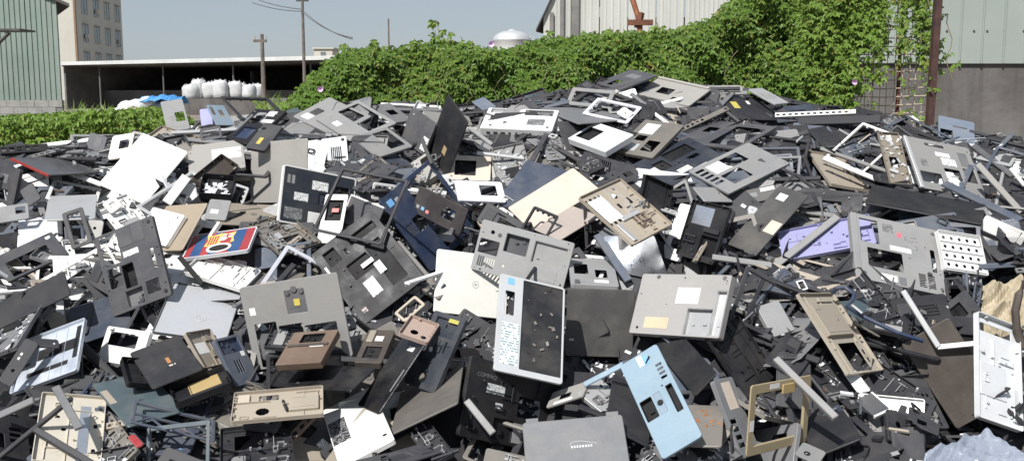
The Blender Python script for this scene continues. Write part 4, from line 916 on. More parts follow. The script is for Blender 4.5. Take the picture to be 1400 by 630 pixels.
PIECES = [
('laptop_cover','lid','w',(-1.685,4.681,1.354),(.893,.395,.106,-.189),.2533,.3346,[],'large blank white lid lying tilted below the bulk bags'),
('laptop_cover','lid','gl',(-2.082,4.671,1.367),(.872,.096,.061,.475),.2605,.2842,[('edge','L','red')],'glossy dark lid with a red edge near the green plants'),
('bottom_case','case','c',(-2.277,4.576,1.286),(.735,.585,-.191,-.284),.2422,.1604,[('hole',.25,.62,.7,.9),('st',.3,.2,.6,.45,'g')],'charcoal base with a square opening cut by the left photo border'),
('laptop_cover','lid','c',(-2.077,4.395,1.26),(.835,.451,-.207,.238),.0651,.0985,[],'small plain charcoal cover below the red-edged lid'),
('laptop_cover','lid','s',(-1.878,4.339,1.213),(.979,.11,.015,.171),.1950,.3183,[],'silvery white lid with a dark side under the thin white bezel'),
('laptop_cover','lid','w',(-1.978,4.255,1.123),(.966,.176,-.003,.19),.1715,.2545,[('st',.03,.05,.55,.8,'sm')],'white lid with grey scuffed patch at far left of the heap'),
('screen_bezel','frame','w',(-1.959,4.565,1.249),(.973,.103,.143,.149),.2076,.2597,[('b',.016)],'thin white screen bezel below the red-edged lid'),
('laptop_cover','lid','g',(-1.984,4.903,1.458),(.822,.54,.182,.009),.0819,.0826,[('st',.4,.15,.75,.8,'m')],'grey cover with a paler rectangle, between plants and white lid'),
('laptop_top_case','palm','i',(-1.858,4.875,1.442),(.889,.443,-.11,-.047),.1166,.1380,[('hole',.4,.25,.85,.6)],'cream top case with window left of the blank white lid'),
('plastic_bar','slots','k',(-2.266,4.764,1.437),(.879,.417,.074,.217),.2025,.0441,[],'long black bar with pale slots beside the plants at left edge'),
('screen_bezel','frame','w',(-1.719,4.381,1.217),(.728,.554,-.078,.396),.0631,.0595,[('b',.02)],'small white frame corner touching the bottom of the blank white lid'),
('plastic_bar','bar','w',(-1.481,4.508,1.27),(.81,.51,.253,-.142),.0443,.1491,[],'wide white plank right of the blank white lid'),
('laptop_cover','lid','t',(-1.409,4.227,1.14),(.846,.395,-.203,-.295),.3258,.2276,[],'large brown-tan lid above the striped football panel'),
('bottom_case','case','w',(-1.48,4.259,1.141),(.815,.427,-.164,-.356),.2932,.1478,[('o',.85,.12,.006),('o',.7,.3,.004)],'white base plate resting on the brown-tan lid'),
('bottom_case','case','c2',(-1.436,3.819,1.046),(.78,.59,-.206,.035),.2662,.3177,[('hole',.07,.03,.36,.4),('hole',.08,.44,.3,.68),('bay',.32,.45,.52,.74,.03,'k'),('bay',.28,.76,.58,.97,.02,'g'),('vt',.64,.74,.86,.9,7,'h'),('st',.4,.3,.66,.37,'wp'),('pad',.38,.04,.6,.24,.001,'c2'),('pad',.62,.02,.8,.24,.001,'c2'),('hole',.84,.38,.89,.64),('ft',.92,.06),('ft',.93,.93),('sc',16)],'charcoal laptop base standing upright with slotted vent and white label'),
('laptop_cover','lid','k2',(-1.789,3.683,.931),(.918,.301,-.163,.197),.3317,.1414,[],'long matte black cover running out of the left photo border'),
('laptop_top_case','palm','c',(-1.918,4.027,1.051),(.912,.24,-.13,.307),.2393,.1973,[('hole',.12,.35,.8,.92),('hole',.85,.05,.93,.2)],'charcoal top case with corner opening above the long matte black cover'),
('laptop_cover','lid','n2',(-1.565,3.799,.851),(.935,.263,-.078,.223),.2178,.2184,[],'navy-grey lid in front of the upright charcoal vented base'),
('metal_tray','tray','al',(-1.615,3.488,.781),(.926,.33,-.182,.02),.2611,.2353,[('st',.3,.3,.9,.5,'k'),('st',.86,.08,.93,.68,'k'),('st',.18,.68,.8,.76,'k')],'silver display back with black tape strips at lower left'),
('plastic_bracket','case','c',(-1.681,3.396,.787),(.826,.509,.21,-.118),.0494,.1653,[('st',.3,.3,.45,.36,'w'),('st',.3,.4,.45,.46,'w'),('o',.5,.7,.006)],'long charcoal bracket arm lying over the left edge of silver taped plate'),
('plastic_bracket','case','c',(-1.614,3.468,.836),(.876,.307,.228,.294),.0841,.0375,[('o',.8,.5,.004)],'short charcoal bracket arm on top of the silver taped plate'),
('bottom_case','case','w',(-1.391,3.573,.798),(.802,.501,-.199,-.257),.2713,.1287,[('hole',.12,.14,.78,.52),('pad',.1,.02,.2,.1,.01,'w')],'white base with square opening left of the black lid with emblem'),
('laptop_cover','lid','k2',(-1.19,3.431,.783),(.928,.209,-.064,.303),.1774,.2303,[('st',.5,.44,.57,.58,'em'),('st',.44,.6,.62,.66,'txt')],'black lid with small red and gold emblem'),
('laptop_cover','lid','s2',(-1.168,3.744,.886),(.978,.178,.098,.049),.2614,.3386,[('ring',.56,.62,.02),('clips',)],'pale grey lid shell with clips round its edge left of grey palm rest'),
('palm_rest','palm','m5',(-.77,3.57,.887),(.711,.694,-.109,.015),.3694,.3049,[('hole',.08,.46,.3,.98),('hole',.32,.52,.56,.98),('hole',.58,.56,.9,.98),('bay',.44,.12,.64,.4,.002,'g2'),('bt',.54,.115,.012,'g2'),('bt',.47,.15,.009,'g2'),('bt',.61,.15,.009,'g2'),('st',.52,.23,.58,.31,'yl'),('st',.06,.26,.12,.35,'w')],'large grey palm rest with three round buttons'),
('screen_bezel','frame','lg',(-.806,3.944,.958),(.917,.309,.243,-.072),.2905,.2540,[('b',.017)],'pale grey screen bezel standing behind the grey palm rest'),
('laptop_cover','lid','red2',(-1.182,4.104,1.094),(.98,.186,-.072,-.002),.2652,.1841,[('barca',)],'lid panel with red and blue stripes and a football crest'),
('metal_tray','tray','w',(-1.145,3.983,.989),(.979,.139,.131,-.073),.2525,.1837,[('b',.02),('inner',.05,.05,.95,.95)],'open white tray just below the striped football panel'),
('plastic_bar','bar','k',(-1.238,3.888,1.018),(.766,.534,-.151,.326),.0196,.1453,[],'short black strut leaning on the open white tray'),
('bottom_case','case','g',(-1.253,4.332,1.201),(.898,.436,.011,-.06),.0953,.1012,[('st',.2,.5,.55,.7,'wp')],'grey base corner with white label above the football panel'),
('plastic_box','tray','k',(-1.311,4.536,1.269),(.962,.26,.057,.057),.1408,.1496,[('deep',.03),('junk',)],'black open box holding white scraps'),
('plastic_box','tray','br2',(-1.351,4.65,1.327),(.915,.274,.265,-.132),.1009,.2214,[('deep',.02)],'long dark brown tray behind the black open box of scraps'),
('laptop_cover','lid','m3',(-1.068,4.661,1.337),(.698,.609,-.279,-.255),.4600,.2837,[],'large pale beige-grey lid standing upright beside the navy-black base'),
('bottom_case','case','m3',(-1.393,4.828,1.396),(.967,.216,-.035,.129),.2552,.2888,[('st',.42,.25,.95,.62,'w'),('sc',5)],'beige-grey base with white paper patch right of blank white lid'),
('palm_rest','palm','m',(-1.731,5.292,1.58),(.941,.278,-.018,.19),.1113,.2859,[('hole',.5,.42,.9,.72),('ring',.35,.6,.02)],'grey palm rest standing upright in front of the blue tarp'),
('plastic_cover','lid','pu2',(-1.531,5.159,1.572),(.879,.453,.022,.144),.0577,.1045,[],'lilac plastic cover in the dark hollow below the bulk bags'),
('palm_rest','palm','lb2',(-1.462,5.163,1.583),(.912,.272,.101,.29),.0928,.1747,[('hole',.12,.1,.3,.5),('hole',.5,.25,.75,.6)],'silver-blue palm rest next to the lilac cover'),
('screen_bezel','frame','k2',(-1.312,5.273,1.615),(.885,.23,.115,.389),.2875,.2287,[('b',.02)],'black screen bezel lying just in front of the bulk bags'),
('plastic_cover','palm','c',(-1.463,4.992,1.498),(.879,.458,-.029,.128),.1002,.0731,[('vt',.1,.2,.9,.8,4,'h')],'charcoal grille cover with four slots'),
('bottom_case','case','k',(-1.25,4.985,1.538),(.84,.31,-.145,-.422),.3614,.2273,[('hole',.2,.1,.5,.45),('bay',.2,.55,.7,.9,.015,'n'),('st',.55,.05,.8,.2,'w'),('st',.6,.3,.95,.4,'w'),('inner',.05,.05,.95,.95,'lw')],'black base with white metal brackets right of the grille cover'),
('bottom_case','case','c',(-1.148,4.76,1.492),(.934,.315,.018,-.165),.1005,.1834,[('st',.35,.55,.55,.8,'yl'),('o',.2,.2,.01)],'charcoal base with a yellow sticker'),
('palm_rest','palm','m',(-.906,5.184,1.576),(.883,.218,-.123,.396),.2432,.3256,[('hole',.32,.12,.56,.28),('st',.1,.1,.28,.28,'w'),('hole',.2,.42,.93,.9)],'grey palm rest with white square, topmost of the left crest'),
('palm_rest','palm','m',(-.777,5.118,1.556),(.907,.222,-.102,.344),.2649,.3290,[('hole',.45,.08,.92,.9),('st',.12,.3,.25,.45,'w')],'grey palm rest with big opening, middle of three on left crest'),
('palm_rest','palm','m',(-.62,4.901,1.462),(.929,.205,-.064,.301),.1947,.2488,[('hole',.5,.1,.9,.85),('ring',.3,.55,.01)],'grey palm rest with open centre, lowest of three on left crest'),
('palm_rest','palm','g',(-.612,5.268,1.592),(.879,.235,.059,.411),.1278,.1845,[('hole',.3,.35,.75,.6)],'flat dim grey palm rest close under the ivy hedge'),
('bottom_case','case','c2',(-.471,5.127,1.504),(.648,.591,-.168,-.45),.2519,.1712,[('st',.78,.5,.98,.9,'wp'),('o',.15,.15,.005),('sc',6)],'charcoal base with white label leaning left of the upright black lid'),
('laptop_cover','lid','k3',(-.313,4.943,1.487),(.525,.66,-.151,-.516),.2490,.3221,[('st',.52,.65,.66,.78,'em2')],'tall black lid standing upright against the hedge'),
('plastic_bar','bar','c',(-.391,4.689,1.43),(.81,.546,-.185,.106),.0180,.1347,[],'thin charcoal stick leaning on the foot of the upright black lid'),
('palm_rest','palm','n',(-.362,4.535,1.16),(.679,.513,.112,.513),.4262,.3813,[('hole',.44,.05,.93,.64),('hole',.22,.4,.36,.58),('hole',.4,.68,.8,.92),('st',.07,.06,.16,.14,'bs'),('st',.19,.09,.25,.15,'s'),('bay',.08,.42,.19,.56,.003,'n2')],'navy blue palm rest with a square blue sticker'),
('palm_rest','palm','br3',(-.316,4.424,1.188),(.671,.669,-.072,-.312),.2760,.1208,[('hole',.55,.28,.8,.68),('st',.06,.66,.12,.78,'s'),('st',.16,.66,.22,.78,'bs'),('st',.26,.7,.32,.82,'rs')],'dark brown palm rest with three small stickers'),
('bottom_case','case','k3',(-.571,3.986,1.016),(.821,.466,-.213,.251),.3016,.3778,[('bay',.12,.08,.3,.26,.012,'k'),('hole',.35,.18,.43,.25),('bay',.5,.1,.92,.2,.012,'k'),('bay',.28,.35,.6,.55,.01,'k'),('bay',.62,.3,.85,.85,.008,'k'),('st',.32,.62,.48,.82,'wp'),('st',.44,.44,.62,.49,'w'),('st',.58,.52,.68,.66,'wp'),('st',.04,.22,.07,.4,'w'),('st',.1,.84,.17,.9,'lgo'),('sc',8),('inner',.1,.1,.95,.6,'c')],'large black base full of bays with white barcode label'),
('bottom_case','case','n3',(-.834,4.386,1.239),(.773,.562,.256,.148),.3341,.2445,[('rim','w'),('st',.4,.18,.62,.34,'wp'),('st',.17,.44,.36,.58,'wp'),('st',.06,.15,.1,.3,'m'),('st',.12,.15,.16,.3,'m'),('st',.38,.74,.54,.95,'w'),('bay',.68,.2,.92,.42,.012,'k'),('bay',.5,.38,.75,.6,.006,'n2'),('st',.06,.72,.3,.92,'pr')],'navy-black base with pale rim and two white barcode labels'),
('screen_bezel','frame','k2',(-.612,4.118,1.245),(.879,.442,-.005,-.18),.3083,.3115,[('b',.013)],'thin black bezel crossing over the navy-black labelled base'),
('bottom_case','case','w',(-.756,4.286,1.171),(.931,.365,-.005,-.02),.0975,.2683,[('bay',.15,.12,.85,.55,.012,'k'),('st',.4,.3,.7,.38,'rs')],'narrow white-rimmed base with black bay under the thin black bezel'),
('laptop_cover','lid','c2',(-.642,4.347,1.179),(.739,.532,-.173,-.375),.2511,.1276,[('edge','T','w'),('edge','L','w')],'charcoal cover with white edge behind the large black bay base'),
('laptop_cover','lid','iv',(-.159,4.003,.941),(.805,.559,.173,.093),.3058,.2525,[('ring',.55,.5,.014)],'ivory lid with faint emblem in the centre of the heap'),
('bottom_case','case','m2',(.039,3.975,1.059),(.744,.644,-.008,-.175),.3833,.2031,[('hole',.03,.36,.24,.64),('bay',.29,.14,.54,.5,.02,'c2'),('bay',.6,.14,.95,.56,.012,'m2'),('vt',.05,.7,.24,.9,8,'v'),('pad',.63,.62,.9,.86,.001,'m2'),('o',.33,.78,.006),('o',.14,.2,.008),('ft',.22,.22),('sc',16)],'mid grey base with vents and bays lying on the ivory lid'),
('palm_rest','palm','lw',(.065,3.461,.893),(.903,.393,.165,.042),.2464,.3845,[('bay',.36,.02,.97,.94,.004,'kb'),('hole',.1,.17,.24,.42),('st',.08,.5,.33,.92,'wp2'),('st',.12,.03,.22,.1,'bs'),('junk2',),('inner',.4,.05,.95,.92,'c')],'silver palm rest with black keyboard well and instruction label'),
('laptop_cover','lid','c3',(.328,3.724,.848),(.742,.67,.037,.008),.2528,.2527,[('st',.05,.74,.12,.77,'s')],'plain charcoal lid left of the beige-grey thick base'),
('bottom_case','box','m4',(.599,3.599,.944),(.82,.45,-.217,-.28),.3747,.2340,[('t',.03),('st',.45,.22,.7,.48,'w'),('bay',.6,.55,.88,.98,.02,'s'),('bay',.88,.25,.995,.97,.02,'s'),('st',.15,.72,.42,.9,'tn'),('o',.08,.9,.005),('o',.5,.06,.003),('ft',.2,.05),('ft',.93,.05),('sc',6)],'thick beige-grey base with blank white label and open bays'),
('palm_rest','palm','lb',(.464,3.131,.739),(.907,.293,-.299,.039),.1429,.3964,[('bay',.05,.43,.353,.64,.02,'k'),('bay',.4,.43,.573,.64,.002,'lb2'),('bt',.494,.535,.01,'k'),('vt',.753,.18,.9,.36,4,'h'),('bay',.742,.42,.9,.7,.02,'k'),('st',.416,.02,.55,.13,'sm'),('st',.55,.05,.685,.14,'bs'),('o',.69,.4,.003)],'light blue palm rest with square touchpad hole'),
('plastic_bar','bar','lb',(.305,3.326,.764),(.855,.439,-.272,.046),.1524,.0193,[('t',.008)],'thin light blue arm reaching left from the light blue palm rest'),
('laptop_cover','lid','g',(.195,2.968,.611),(.947,.317,-.04,.017),.3118,.2748,[('tabs',),('st',.42,.32,.66,.42,'txt2')],'grey lid with pale lettering at the bottom photo border'),
('laptop_cover','lid','k2',(.386,3.23,.678),(.967,.095,.227,-.06),.1507,.3770,[],'dark patterned cover inside the light blue palm rest'),
('laptop_cover','lid','k3',(.594,3.455,.782),(.902,.149,-.4,.066),.1073,.3722,[],'black cover leaning between thick base and light blue palm rest'),
('metal_tray','tray','k3',(.803,3.502,.775),(.79,.488,.056,.368),.1872,.2586,[('inner',.05,.05,.95,.95)],'black display back standing right of the thick beige-grey base'),
('laptop_cover','lid','cr',(.181,4.512,1.231),(.931,.224,-.216,.188),.3574,.2344,[],'cream leather-grained lid lying above the beige chassis'),
('laptop_cover','lid','pk',(.231,4.307,1.15),(.92,.152,-.14,.334),.2346,.1618,[],'pinkish taupe lid just below the cream lid'),
('screen_bezel','frame','k2',(.115,4.289,1.151),(.775,.486,-.105,-.389),.1517,.1192,[('b',.012)],'rounded black frame corner lying on the two pale lids'),
('drive_tray','tray','b',(.473,4.249,1.2),(.85,.325,.036,.412),.2943,.3090,[('o',.62,.2,.016),('st',.08,.12,.4,.55,'w3'),('vt',.03,.08,.45,.6,4,'v'),('pad',.12,.62,.2,.95,.008,'s'),('st',.5,.62,.8,.85,'br'),('pad',.3,.55,.7,.62,.008,'s'),('hole',.5,.33,.56,.42),('hole',.75,.3,.82,.42),('inner',.5,.05,.95,.6,'s'),('inner',.4,.55,.95,.95)],'beige metal chassis with round hole and connector sockets'),
('laptop_cover','lid','n2',(.095,4.657,1.267),(.896,.343,-.002,-.282),.2405,.3029,[],'scratched slate lid behind the cream lid'),
('bottom_case','box','b2',(-.204,4.928,1.335),(.896,.444,.021,-.007),.2047,.1405,[('t',.02),('bay',.15,.2,.65,.8,.02,'k')],'beige box with dark six-sided hole right of the upright black lid'),
('palm_rest','palm','lv',(-.144,4.632,1.252),(.951,.282,.065,.107),.2227,.1471,[('hole',.5,.2,.85,.7)],'pale lilac palm rest below the beige box with dark hole'),
('metal_rod','bar','s',(-.054,4.918,1.397),(.905,.42,.071,.003),.2305,.0165,[],'silver rod lying across the beige box'),
('metal_sheet','lid','fo',(.513,4.131,1.031),(.776,.451,.272,.347),.3944,.1864,[],'shiny crumpled metal sheet under the beige chassis'),
('plastic_bar','bar','sl',(.393,3.949,1.061),(.9,.374,-.107,.198),.0335,.2501,[],'slate strip along the left edge of the shiny metal sheet'),
('metal_plate','case','m',(.312,3.895,1.011),(.997,.076,.026,-.009),.1792,.3118,[('hole',.1,.2,.4,.6),('hole',.55,.4,.8,.7),('st',.5,.8,.8,.9,'w')],'small grey slotted plate above the plain charcoal lid'),
('metal_tray','tray','k3',(.619,4.453,1.23),(.816,.523,.246,.009),.1498,.1810,[('deep',.02)],'black hollow tray standing right of the beige chassis'),
('bottom_case','case','w',(.714,4.337,1.105),(.727,.496,-.237,-.411),.1120,.2479,[('hole',.3,.62,.75,.8),('sc',5)],'narrow white chassis strip left of the black tray with foil'),
('bottom_case','tray','k3',(.797,4.206,1.123),(.705,.535,-.245,-.397),.2166,.2434,[('st',.1,.08,.6,.4,'fo'),('bay',.45,.55,.9,.9,.02,'k'),('pad',.05,.6,.35,.64,.01,'k2'),('pad',.05,.7,.35,.74,.01,'k2'),('pad',.5,.42,.9,.5,.012,'k2'),('inner',.05,.4,.95,.95,'c')],'black tray with torn foil piece'),
('laptop_cover','lid','m',(.894,4.537,1.247),(.931,.261,.101,.234),.1640,.1074,[],'rounded grey nose piece under the two-window palm rest'),
('plastic_cover','lid','c3',(1.099,4.568,1.241),(.899,.425,-.102,.032),.1822,.0739,[('st',.25,.3,.5,.6,'g'),('st',.6,.1,.95,.35,'w')],'dark cover with small grille patch above the diagonal charcoal lid'),
('laptop_cover','lid','c3',(1.091,4.34,1.157),(.807,.365,-.081,-.456),.1628,.3689,[('st',.22,.1,.5,.2,'w'),('st',.62,.48,.98,.66,'cr')],'charcoal battery-side lid lying diagonally with cream notch'),
('plastic_bar','bar','m',(1.222,4.206,1.088),(.821,.349,.077,-.445),.0322,.3768,[('t',.01)],'long grey bar lying across the purple tray'),
('plastic_bar','bar','m',(.922,4.049,1.029),(.907,.41,.026,-.09),.2365,.0259,[('t',.01)],'level grey bar left of the purple tray foot'),
('plastic_bar','bar','m',(1.334,4.432,1.176),(.904,.419,.047,-.07),.1556,.0246,[('t',.01)],'short grey bar above the upper corner of the purple tray'),
('metal_tray','tray','pu',(1.307,4.215,1.092),(.945,.279,-.148,-.086),.3760,.1833,[('pad',.1,.15,.28,.4,.004,'pu'),('pegs',),('inner',.3,.1,.95,.9)],'purple plastic tray with raised rim'),
('bottom_case','case','m2',(1.544,4.051,1.059),(.919,.379,.104,-.025),.3741,.3305,[('hole',.1,.06,.31,.42),('hole',.16,.5,.55,.78),('pad',.0,.0,.07,1.0,.004,'m2'),('hole',.88,.34,.93,.68),('vt',.71,.74,.79,.94,8,'h'),('vt',.81,.74,.89,.94,8,'h'),('st',.42,.4,.66,.47,'w'),('st',.28,.86,.46,.95,'w'),('st',.52,.18,.57,.25,'rr'),('st',.36,.08,.48,.2,'pr'),('st',.6,.2,.74,.4,'pr2'),('st',.48,.86,.56,.98,'g'),('ft',.34,.76),('ft',.94,.08),('ft',.95,.92),('ft',.1,.9),('deep',.028),('sc',18)],'grey base with red stamp and twin vents overlapping the purple tray'),
('metal_plate','case','w2',(1.818,4.086,1.054),(.882,.454,.118,.049),.2012,.1812,[('grid',5,4),('ribs',)],'white plate with rows of round holes'),
('bottom_case','tray','lw',(1.642,3.378,.759),(.85,.48,.218,.017),.1900,.3761,[('hole',.14,.07,.86,.15),('pad',.12,.45,.72,.76,.004,'lw'),('pad',.14,.34,.2,.37,.012,'lw'),('pad',.36,.36,.42,.39,.012,'lw'),('vt',.5,.55,.66,.72,8,'h'),('pad',.85,.62,.97,.92,.01,'lw'),('deep',.02),('inner',.1,.2,.9,.95)],'pale grey case standing upright at the right border'),
('laptop_cover','lid','br4',(1.574,3.554,.703),(.723,.621,-.272,.133),.1892,.3564,[],'large dark brown lid left of the upright pale grey case'),
('plastic_bar','bar','s',(1.463,3.588,.896),(.809,.534,-.192,.15),.0199,.2304,[('t',.012)],'silver strut slanting over the dark brown lid'),
('plastic_bar','bar','s',(1.57,3.534,.812),(.846,.511,-.139,-.065),.1235,.0193,[('t',.012)],'short level silver strut meeting the upright pale grey case'),
('palm_rest','palm','m5',(2.022,4.779,1.35),(.905,.394,.133,.083),.3681,.3083,[('hole',.48,.52,.72,.86),('hole',.78,.46,.95,.72),('hole',.08,.66,.4,.86),('st',.42,.22,.64,.3,'w'),('st',.48,.32,.7,.46,'wp'),('hole',.3,.07,.6,.12),('st',.78,.15,.92,.42,'g'),('pad',0,0,.05,1,.004,'s'),('st',.14,.42,.24,.55,'pr'),('sc',10)],'grey base with white stickers near the concrete wall'),
('bottom_case','tray','tb',(1.799,4.826,1.384),(.884,.456,.08,.068),.1082,.2862,[('hole',.28,.46,.7,.66),('junk',)],'narrow brown tray with square opening in front of the mesh fence'),
('screen_bezel','frame','w',(1.714,5.017,1.431),(.735,.349,-.13,-.568),.3008,.2604,[('b',.014)],'white bezel standing like a peak below the mesh fence'),
('metal_tray','tray','tb',(1.581,4.978,1.313),(.977,.184,.094,.044),.2028,.3793,[],'brown-grey tray under white strips left of narrow brown tray'),
('plastic_bar','bar','w',(1.6,4.85,1.341),(.828,.324,-.249,.385),.0241,.2645,[],'long white strip lying below the peaked white bezel'),
('plastic_cover','palm','sl2',(2.275,5.261,1.507),(.9,.42,.071,-.091),.1838,.1420,[('hole',.05,.6,.4,.95),('hole',.4,.35,.8,.4)],'slate-blue cover leaning against the concrete wall'),
('palm_rest','palm','m2',(1.047,4.718,1.355),(.927,.211,-.098,.295),.3977,.2585,[('hole',.42,.1,.72,.42),('hole',.2,.5,.5,.84),('st',.2,.12,.42,.42,'w'),('vt',.03,.1,.16,.7,5,'h'),('sc',8)],'light grey palm rest with two square windows'),
('bottom_case','case','n3',(.792,4.826,1.377),(.921,.221,-.102,.306),.3702,.2521,[('bay',.4,.12,.85,.42,.01,'k'),('bay',.15,.25,.35,.55,.01,'k'),('st',.05,.35,.15,.6,'w'),('st',.3,.7,.5,.84,'w'),('st',.42,.86,.72,.98,'w'),('hole',.6,.5,.8,.6),('inner',.05,.05,.95,.6,'c')],'slate-black base with white labels left of two-window palm rest'),
('palm_rest','palm','c2',(1.064,5.12,1.49),(.91,.087,-.115,.388),.3577,.3723,[('hole',.5,.12,.72,.3),('hole',.1,.48,.85,.92)],'charcoal palm rest with touchpad window behind two-window palm rest'),
('bottom_case','box','w2',(.039,5.212,1.561),(.969,.225,-.006,-.102),.3677,.2233,[('t',.04),('bay',.05,.02,.46,.22,.012,'s'),('bay',.54,.03,.94,.3,.012,'g'),('pad',.34,.42,.58,.92,.002,'w2'),('st',.62,.48,.86,.76,'pr'),('ft',.13,.85),('ft',.92,.85),('ports',)],'thick white base with ports along its front edge'),
('bottom_case','box','lw',(.43,4.999,1.482),(.923,.164,-.164,.306),.1925,.2704,[('t',.03),('bay',.2,.05,.75,.42,.02,'k'),('st',.15,.5,.8,.9,'w')],'pale grey drive base right of the thick white base'),
('bottom_case','case','tp',(.665,4.995,1.475),(.884,.154,-.227,.378),.2893,.2325,[('hole',.15,.55,.45,.85),('st',.1,.12,.3,.45,'s'),('st',.6,.15,.9,.5,'lw'),('hole',.4,.2,.55,.45)],'taupe base with silver inserts below the crest'),
('laptop_cover','lid','g',(.367,5.31,1.588),(.967,.091,-.006,.238),.3089,.4175,[],'flat grey lid just right of the thick white base'),
('screen_bezel','frame','lv',(.511,5.261,1.605),(.847,.198,-.158,.468),.1777,.2555,[('b',.02)],'pale lilac bezel lying on the flat grey lid'),
('screen_bezel','frame','m',(.414,5.445,1.668),(.782,.243,-.316,.479),.1252,.2436,[('b',.025)],'grey bezel with wide border high on the heap'),
('metal_bracket','frame','w',(.571,5.202,1.593),(.865,.321,-.176,.342),.0586,.0705,[('b',.025)],'small white square bracket right of the pale lilac bezel'),
('palm_rest','palm','c2',(.629,5.713,1.766),(.96,.105,-.144,.216),.2462,.2642,[('hole',.1,.3,.4,.55),('st',.6,.3,.8,.7,'g')],'dark grey palm rest at the very top of the heap'),
('palm_rest','palm','m3',(.875,5.602,1.7),(.914,.22,.023,-.341),.3345,.2298,[('hole',.25,.4,.5,.72),('hole',.6,.75,.8,.95),('pad',.02,.02,.98,.08,.012,'m3')],'beige-grey palm rest right of the summit'),
('laptop_cover','lid','k2',(1.275,5.54,1.608),(.943,.276,.068,.175),.2612,.2087,[('st',.15,.2,.3,.5,'yl'),('st',.55,.15,.62,.3,'w')],'black lid with yellow sticker right of the summit'),
('metal_grille','palm','s',(1.391,5.601,1.676),(.929,.199,.038,.311),.1152,.2036,[('vt',.1,.3,.9,.7,6,'v')],'silver grille strip below the hedge right of the summit'),
('plastic_bar','slots','w',(1.593,5.419,1.587),(.891,.423,-.093,-.133),.4077,.0278,[],'long white slotted bar below the ivy hedge at right'),
('plastic_bar','bar','k2',(1.69,5.333,1.555),(.884,.409,-.113,-.198),.4156,.0522,[],'long black slab under the white slotted bar'),
('laptop_cover','lid','k3',(1.765,4.349,1.226),(.961,.166,.039,-.219),.4667,.2080,[],'glossy black lid under the grey stickered base by the wall'),
('plastic_bar','bar','sl',(2.072,4.498,1.224),(.94,.208,-.125,.242),.0419,.3994,[],'curved slate bar right of the grey stickered base'),
('plastic_bar','bar','m3',(2.201,4.606,1.269),(.787,.525,-.27,.177),.0264,.2847,[],'beige-grey bar slanting down to the right border'),
('plastic_bar','bar','c2',(2.283,4.863,1.378),(.904,.337,-.169,.2),.0302,.2480,[],'charcoal bar slanting below the slate-blue cover'),
('plastic_bar','bar','w',(2.32,4.687,1.312),(.747,.585,-.219,.227),.0172,.0997,[],'white rounded bar end at the right border'),
('laptop_cover','lid','sl2',(-.147,5.487,1.633),(.887,.292,-.061,.351),.0840,.1112,[],'small slate lid left of the thick white base'),
('laptop_cover','lid','m3',(-.326,5.271,1.563),(.849,.397,.185,.297),.2937,.0757,[],'pale flat lid behind the upright black lid'),
('plastic_bar','bar','m',(-.158,5.137,1.482),(.836,.375,-.164,.364),.0220,.1624,[],'grey bar with bright edge right of the upright black lid'),
('laptop_cover','lid','c',(.299,5.099,1.482),(.89,.411,.082,.18),.1152,.1861,[],'dark cover wedged between the white base and pale drive base'),
('bottom_case','case','g',(-2.085,4.244,1.198),(.888,.431,.001,.161),.1265,.0809,[('hole',.6,.2,.9,.6)],'grey base with notch at the left border above scuffed white lid'),
('screen_bezel','frame','c',(-1.783,4.161,1.147),(.873,.437,-.081,.2),.0856,.1846,[('b',.018)],'charcoal bezel corner right of the scuffed white lid'),
('metal_plate','case','m3',(-1.723,4.186,1.133),(.842,.535,.072,.019),.0618,.0877,[('o',.5,.4,.006),('o',.4,.7,.006)],'beige-grey plate with two holes above upright charcoal base'),
('drive_tray','tray','bc',(-1.411,3.156,.631),(.956,.196,.138,.166),.1995,.3144,[('st',.62,.14,.78,.95,'al'),('o',.12,.4,.006),('o',.3,.32,.006),('ring',.25,.75,.03),('hole',.84,.14,.9,.2),('hole',.84,.4,.9,.46),('hole',.84,.76,.9,.82),('o',.4,.5,.008),('inner',.05,.05,.8,.95)],'cream metal chassis with silver tape strip at lower left'),
('plastic_bar','bar','c',(-1.501,3.107,.657),(.497,.023,-.43,.753),.0170,.2861,[],'thin charcoal bar lying across the cream chassis'),
('plastic_bar','bar','g',(-1.387,3.091,.727),(.863,.365,.003,.351),.0250,.1727,[],'grey flat bar lying crosswise over the top of cream chassis'),
('plastic_bar','bar','c',(-1.384,3.041,.618),(.781,.346,-.139,.501),.0206,.2284,[],'charcoal bar over the foot of the cream chassis'),
('bottom_case','case','k2',(-1.606,3.158,.586),(.867,.241,.318,.3),.1263,.2190,[('hole',.1,.35,.35,.6),('vt',.5,.2,.8,.5,3,'h')],'black base in the lower left corner'),
('plastic_bar','bar','g',(-1.594,3.183,.696),(.537,.153,-.386,.734),.0268,.1177,[],'grey bar pointing at the top corner of the cream chassis'),
('laptop_cover','lid','te',(-1.248,3.31,.691),(.932,.116,-.003,.342),.1889,.3248,[('st',.02,.2,.14,.5,'tb')],'dark teal lid below the black lid with emblem'),
('ladder_rail','ladder','sl',(-1.083,3.173,.655),(.972,.053,.184,.14),.2660,.1553,[('b',.012)],'slate plastic rail frame with cross struts'),
('screen_bezel','frame','te2',(-1.034,3.036,.607),(.787,.542,-.257,-.145),.2982,.1586,[('b',.014)],'teal-grey bezel standing in front of the slate rail frame'),
('plastic_cover','lid','red3',(-1.168,3.063,.628),(.873,.245,.009,.421),.0245,.0586,[],'small bright red cover near the slate rail frame'),
('plastic_box','tray','k',(-1.284,3.374,.75),(.93,.171,.182,.272),.0697,.1411,[('deep',.02)],'small black tray under the left corner of the emblem lid'),
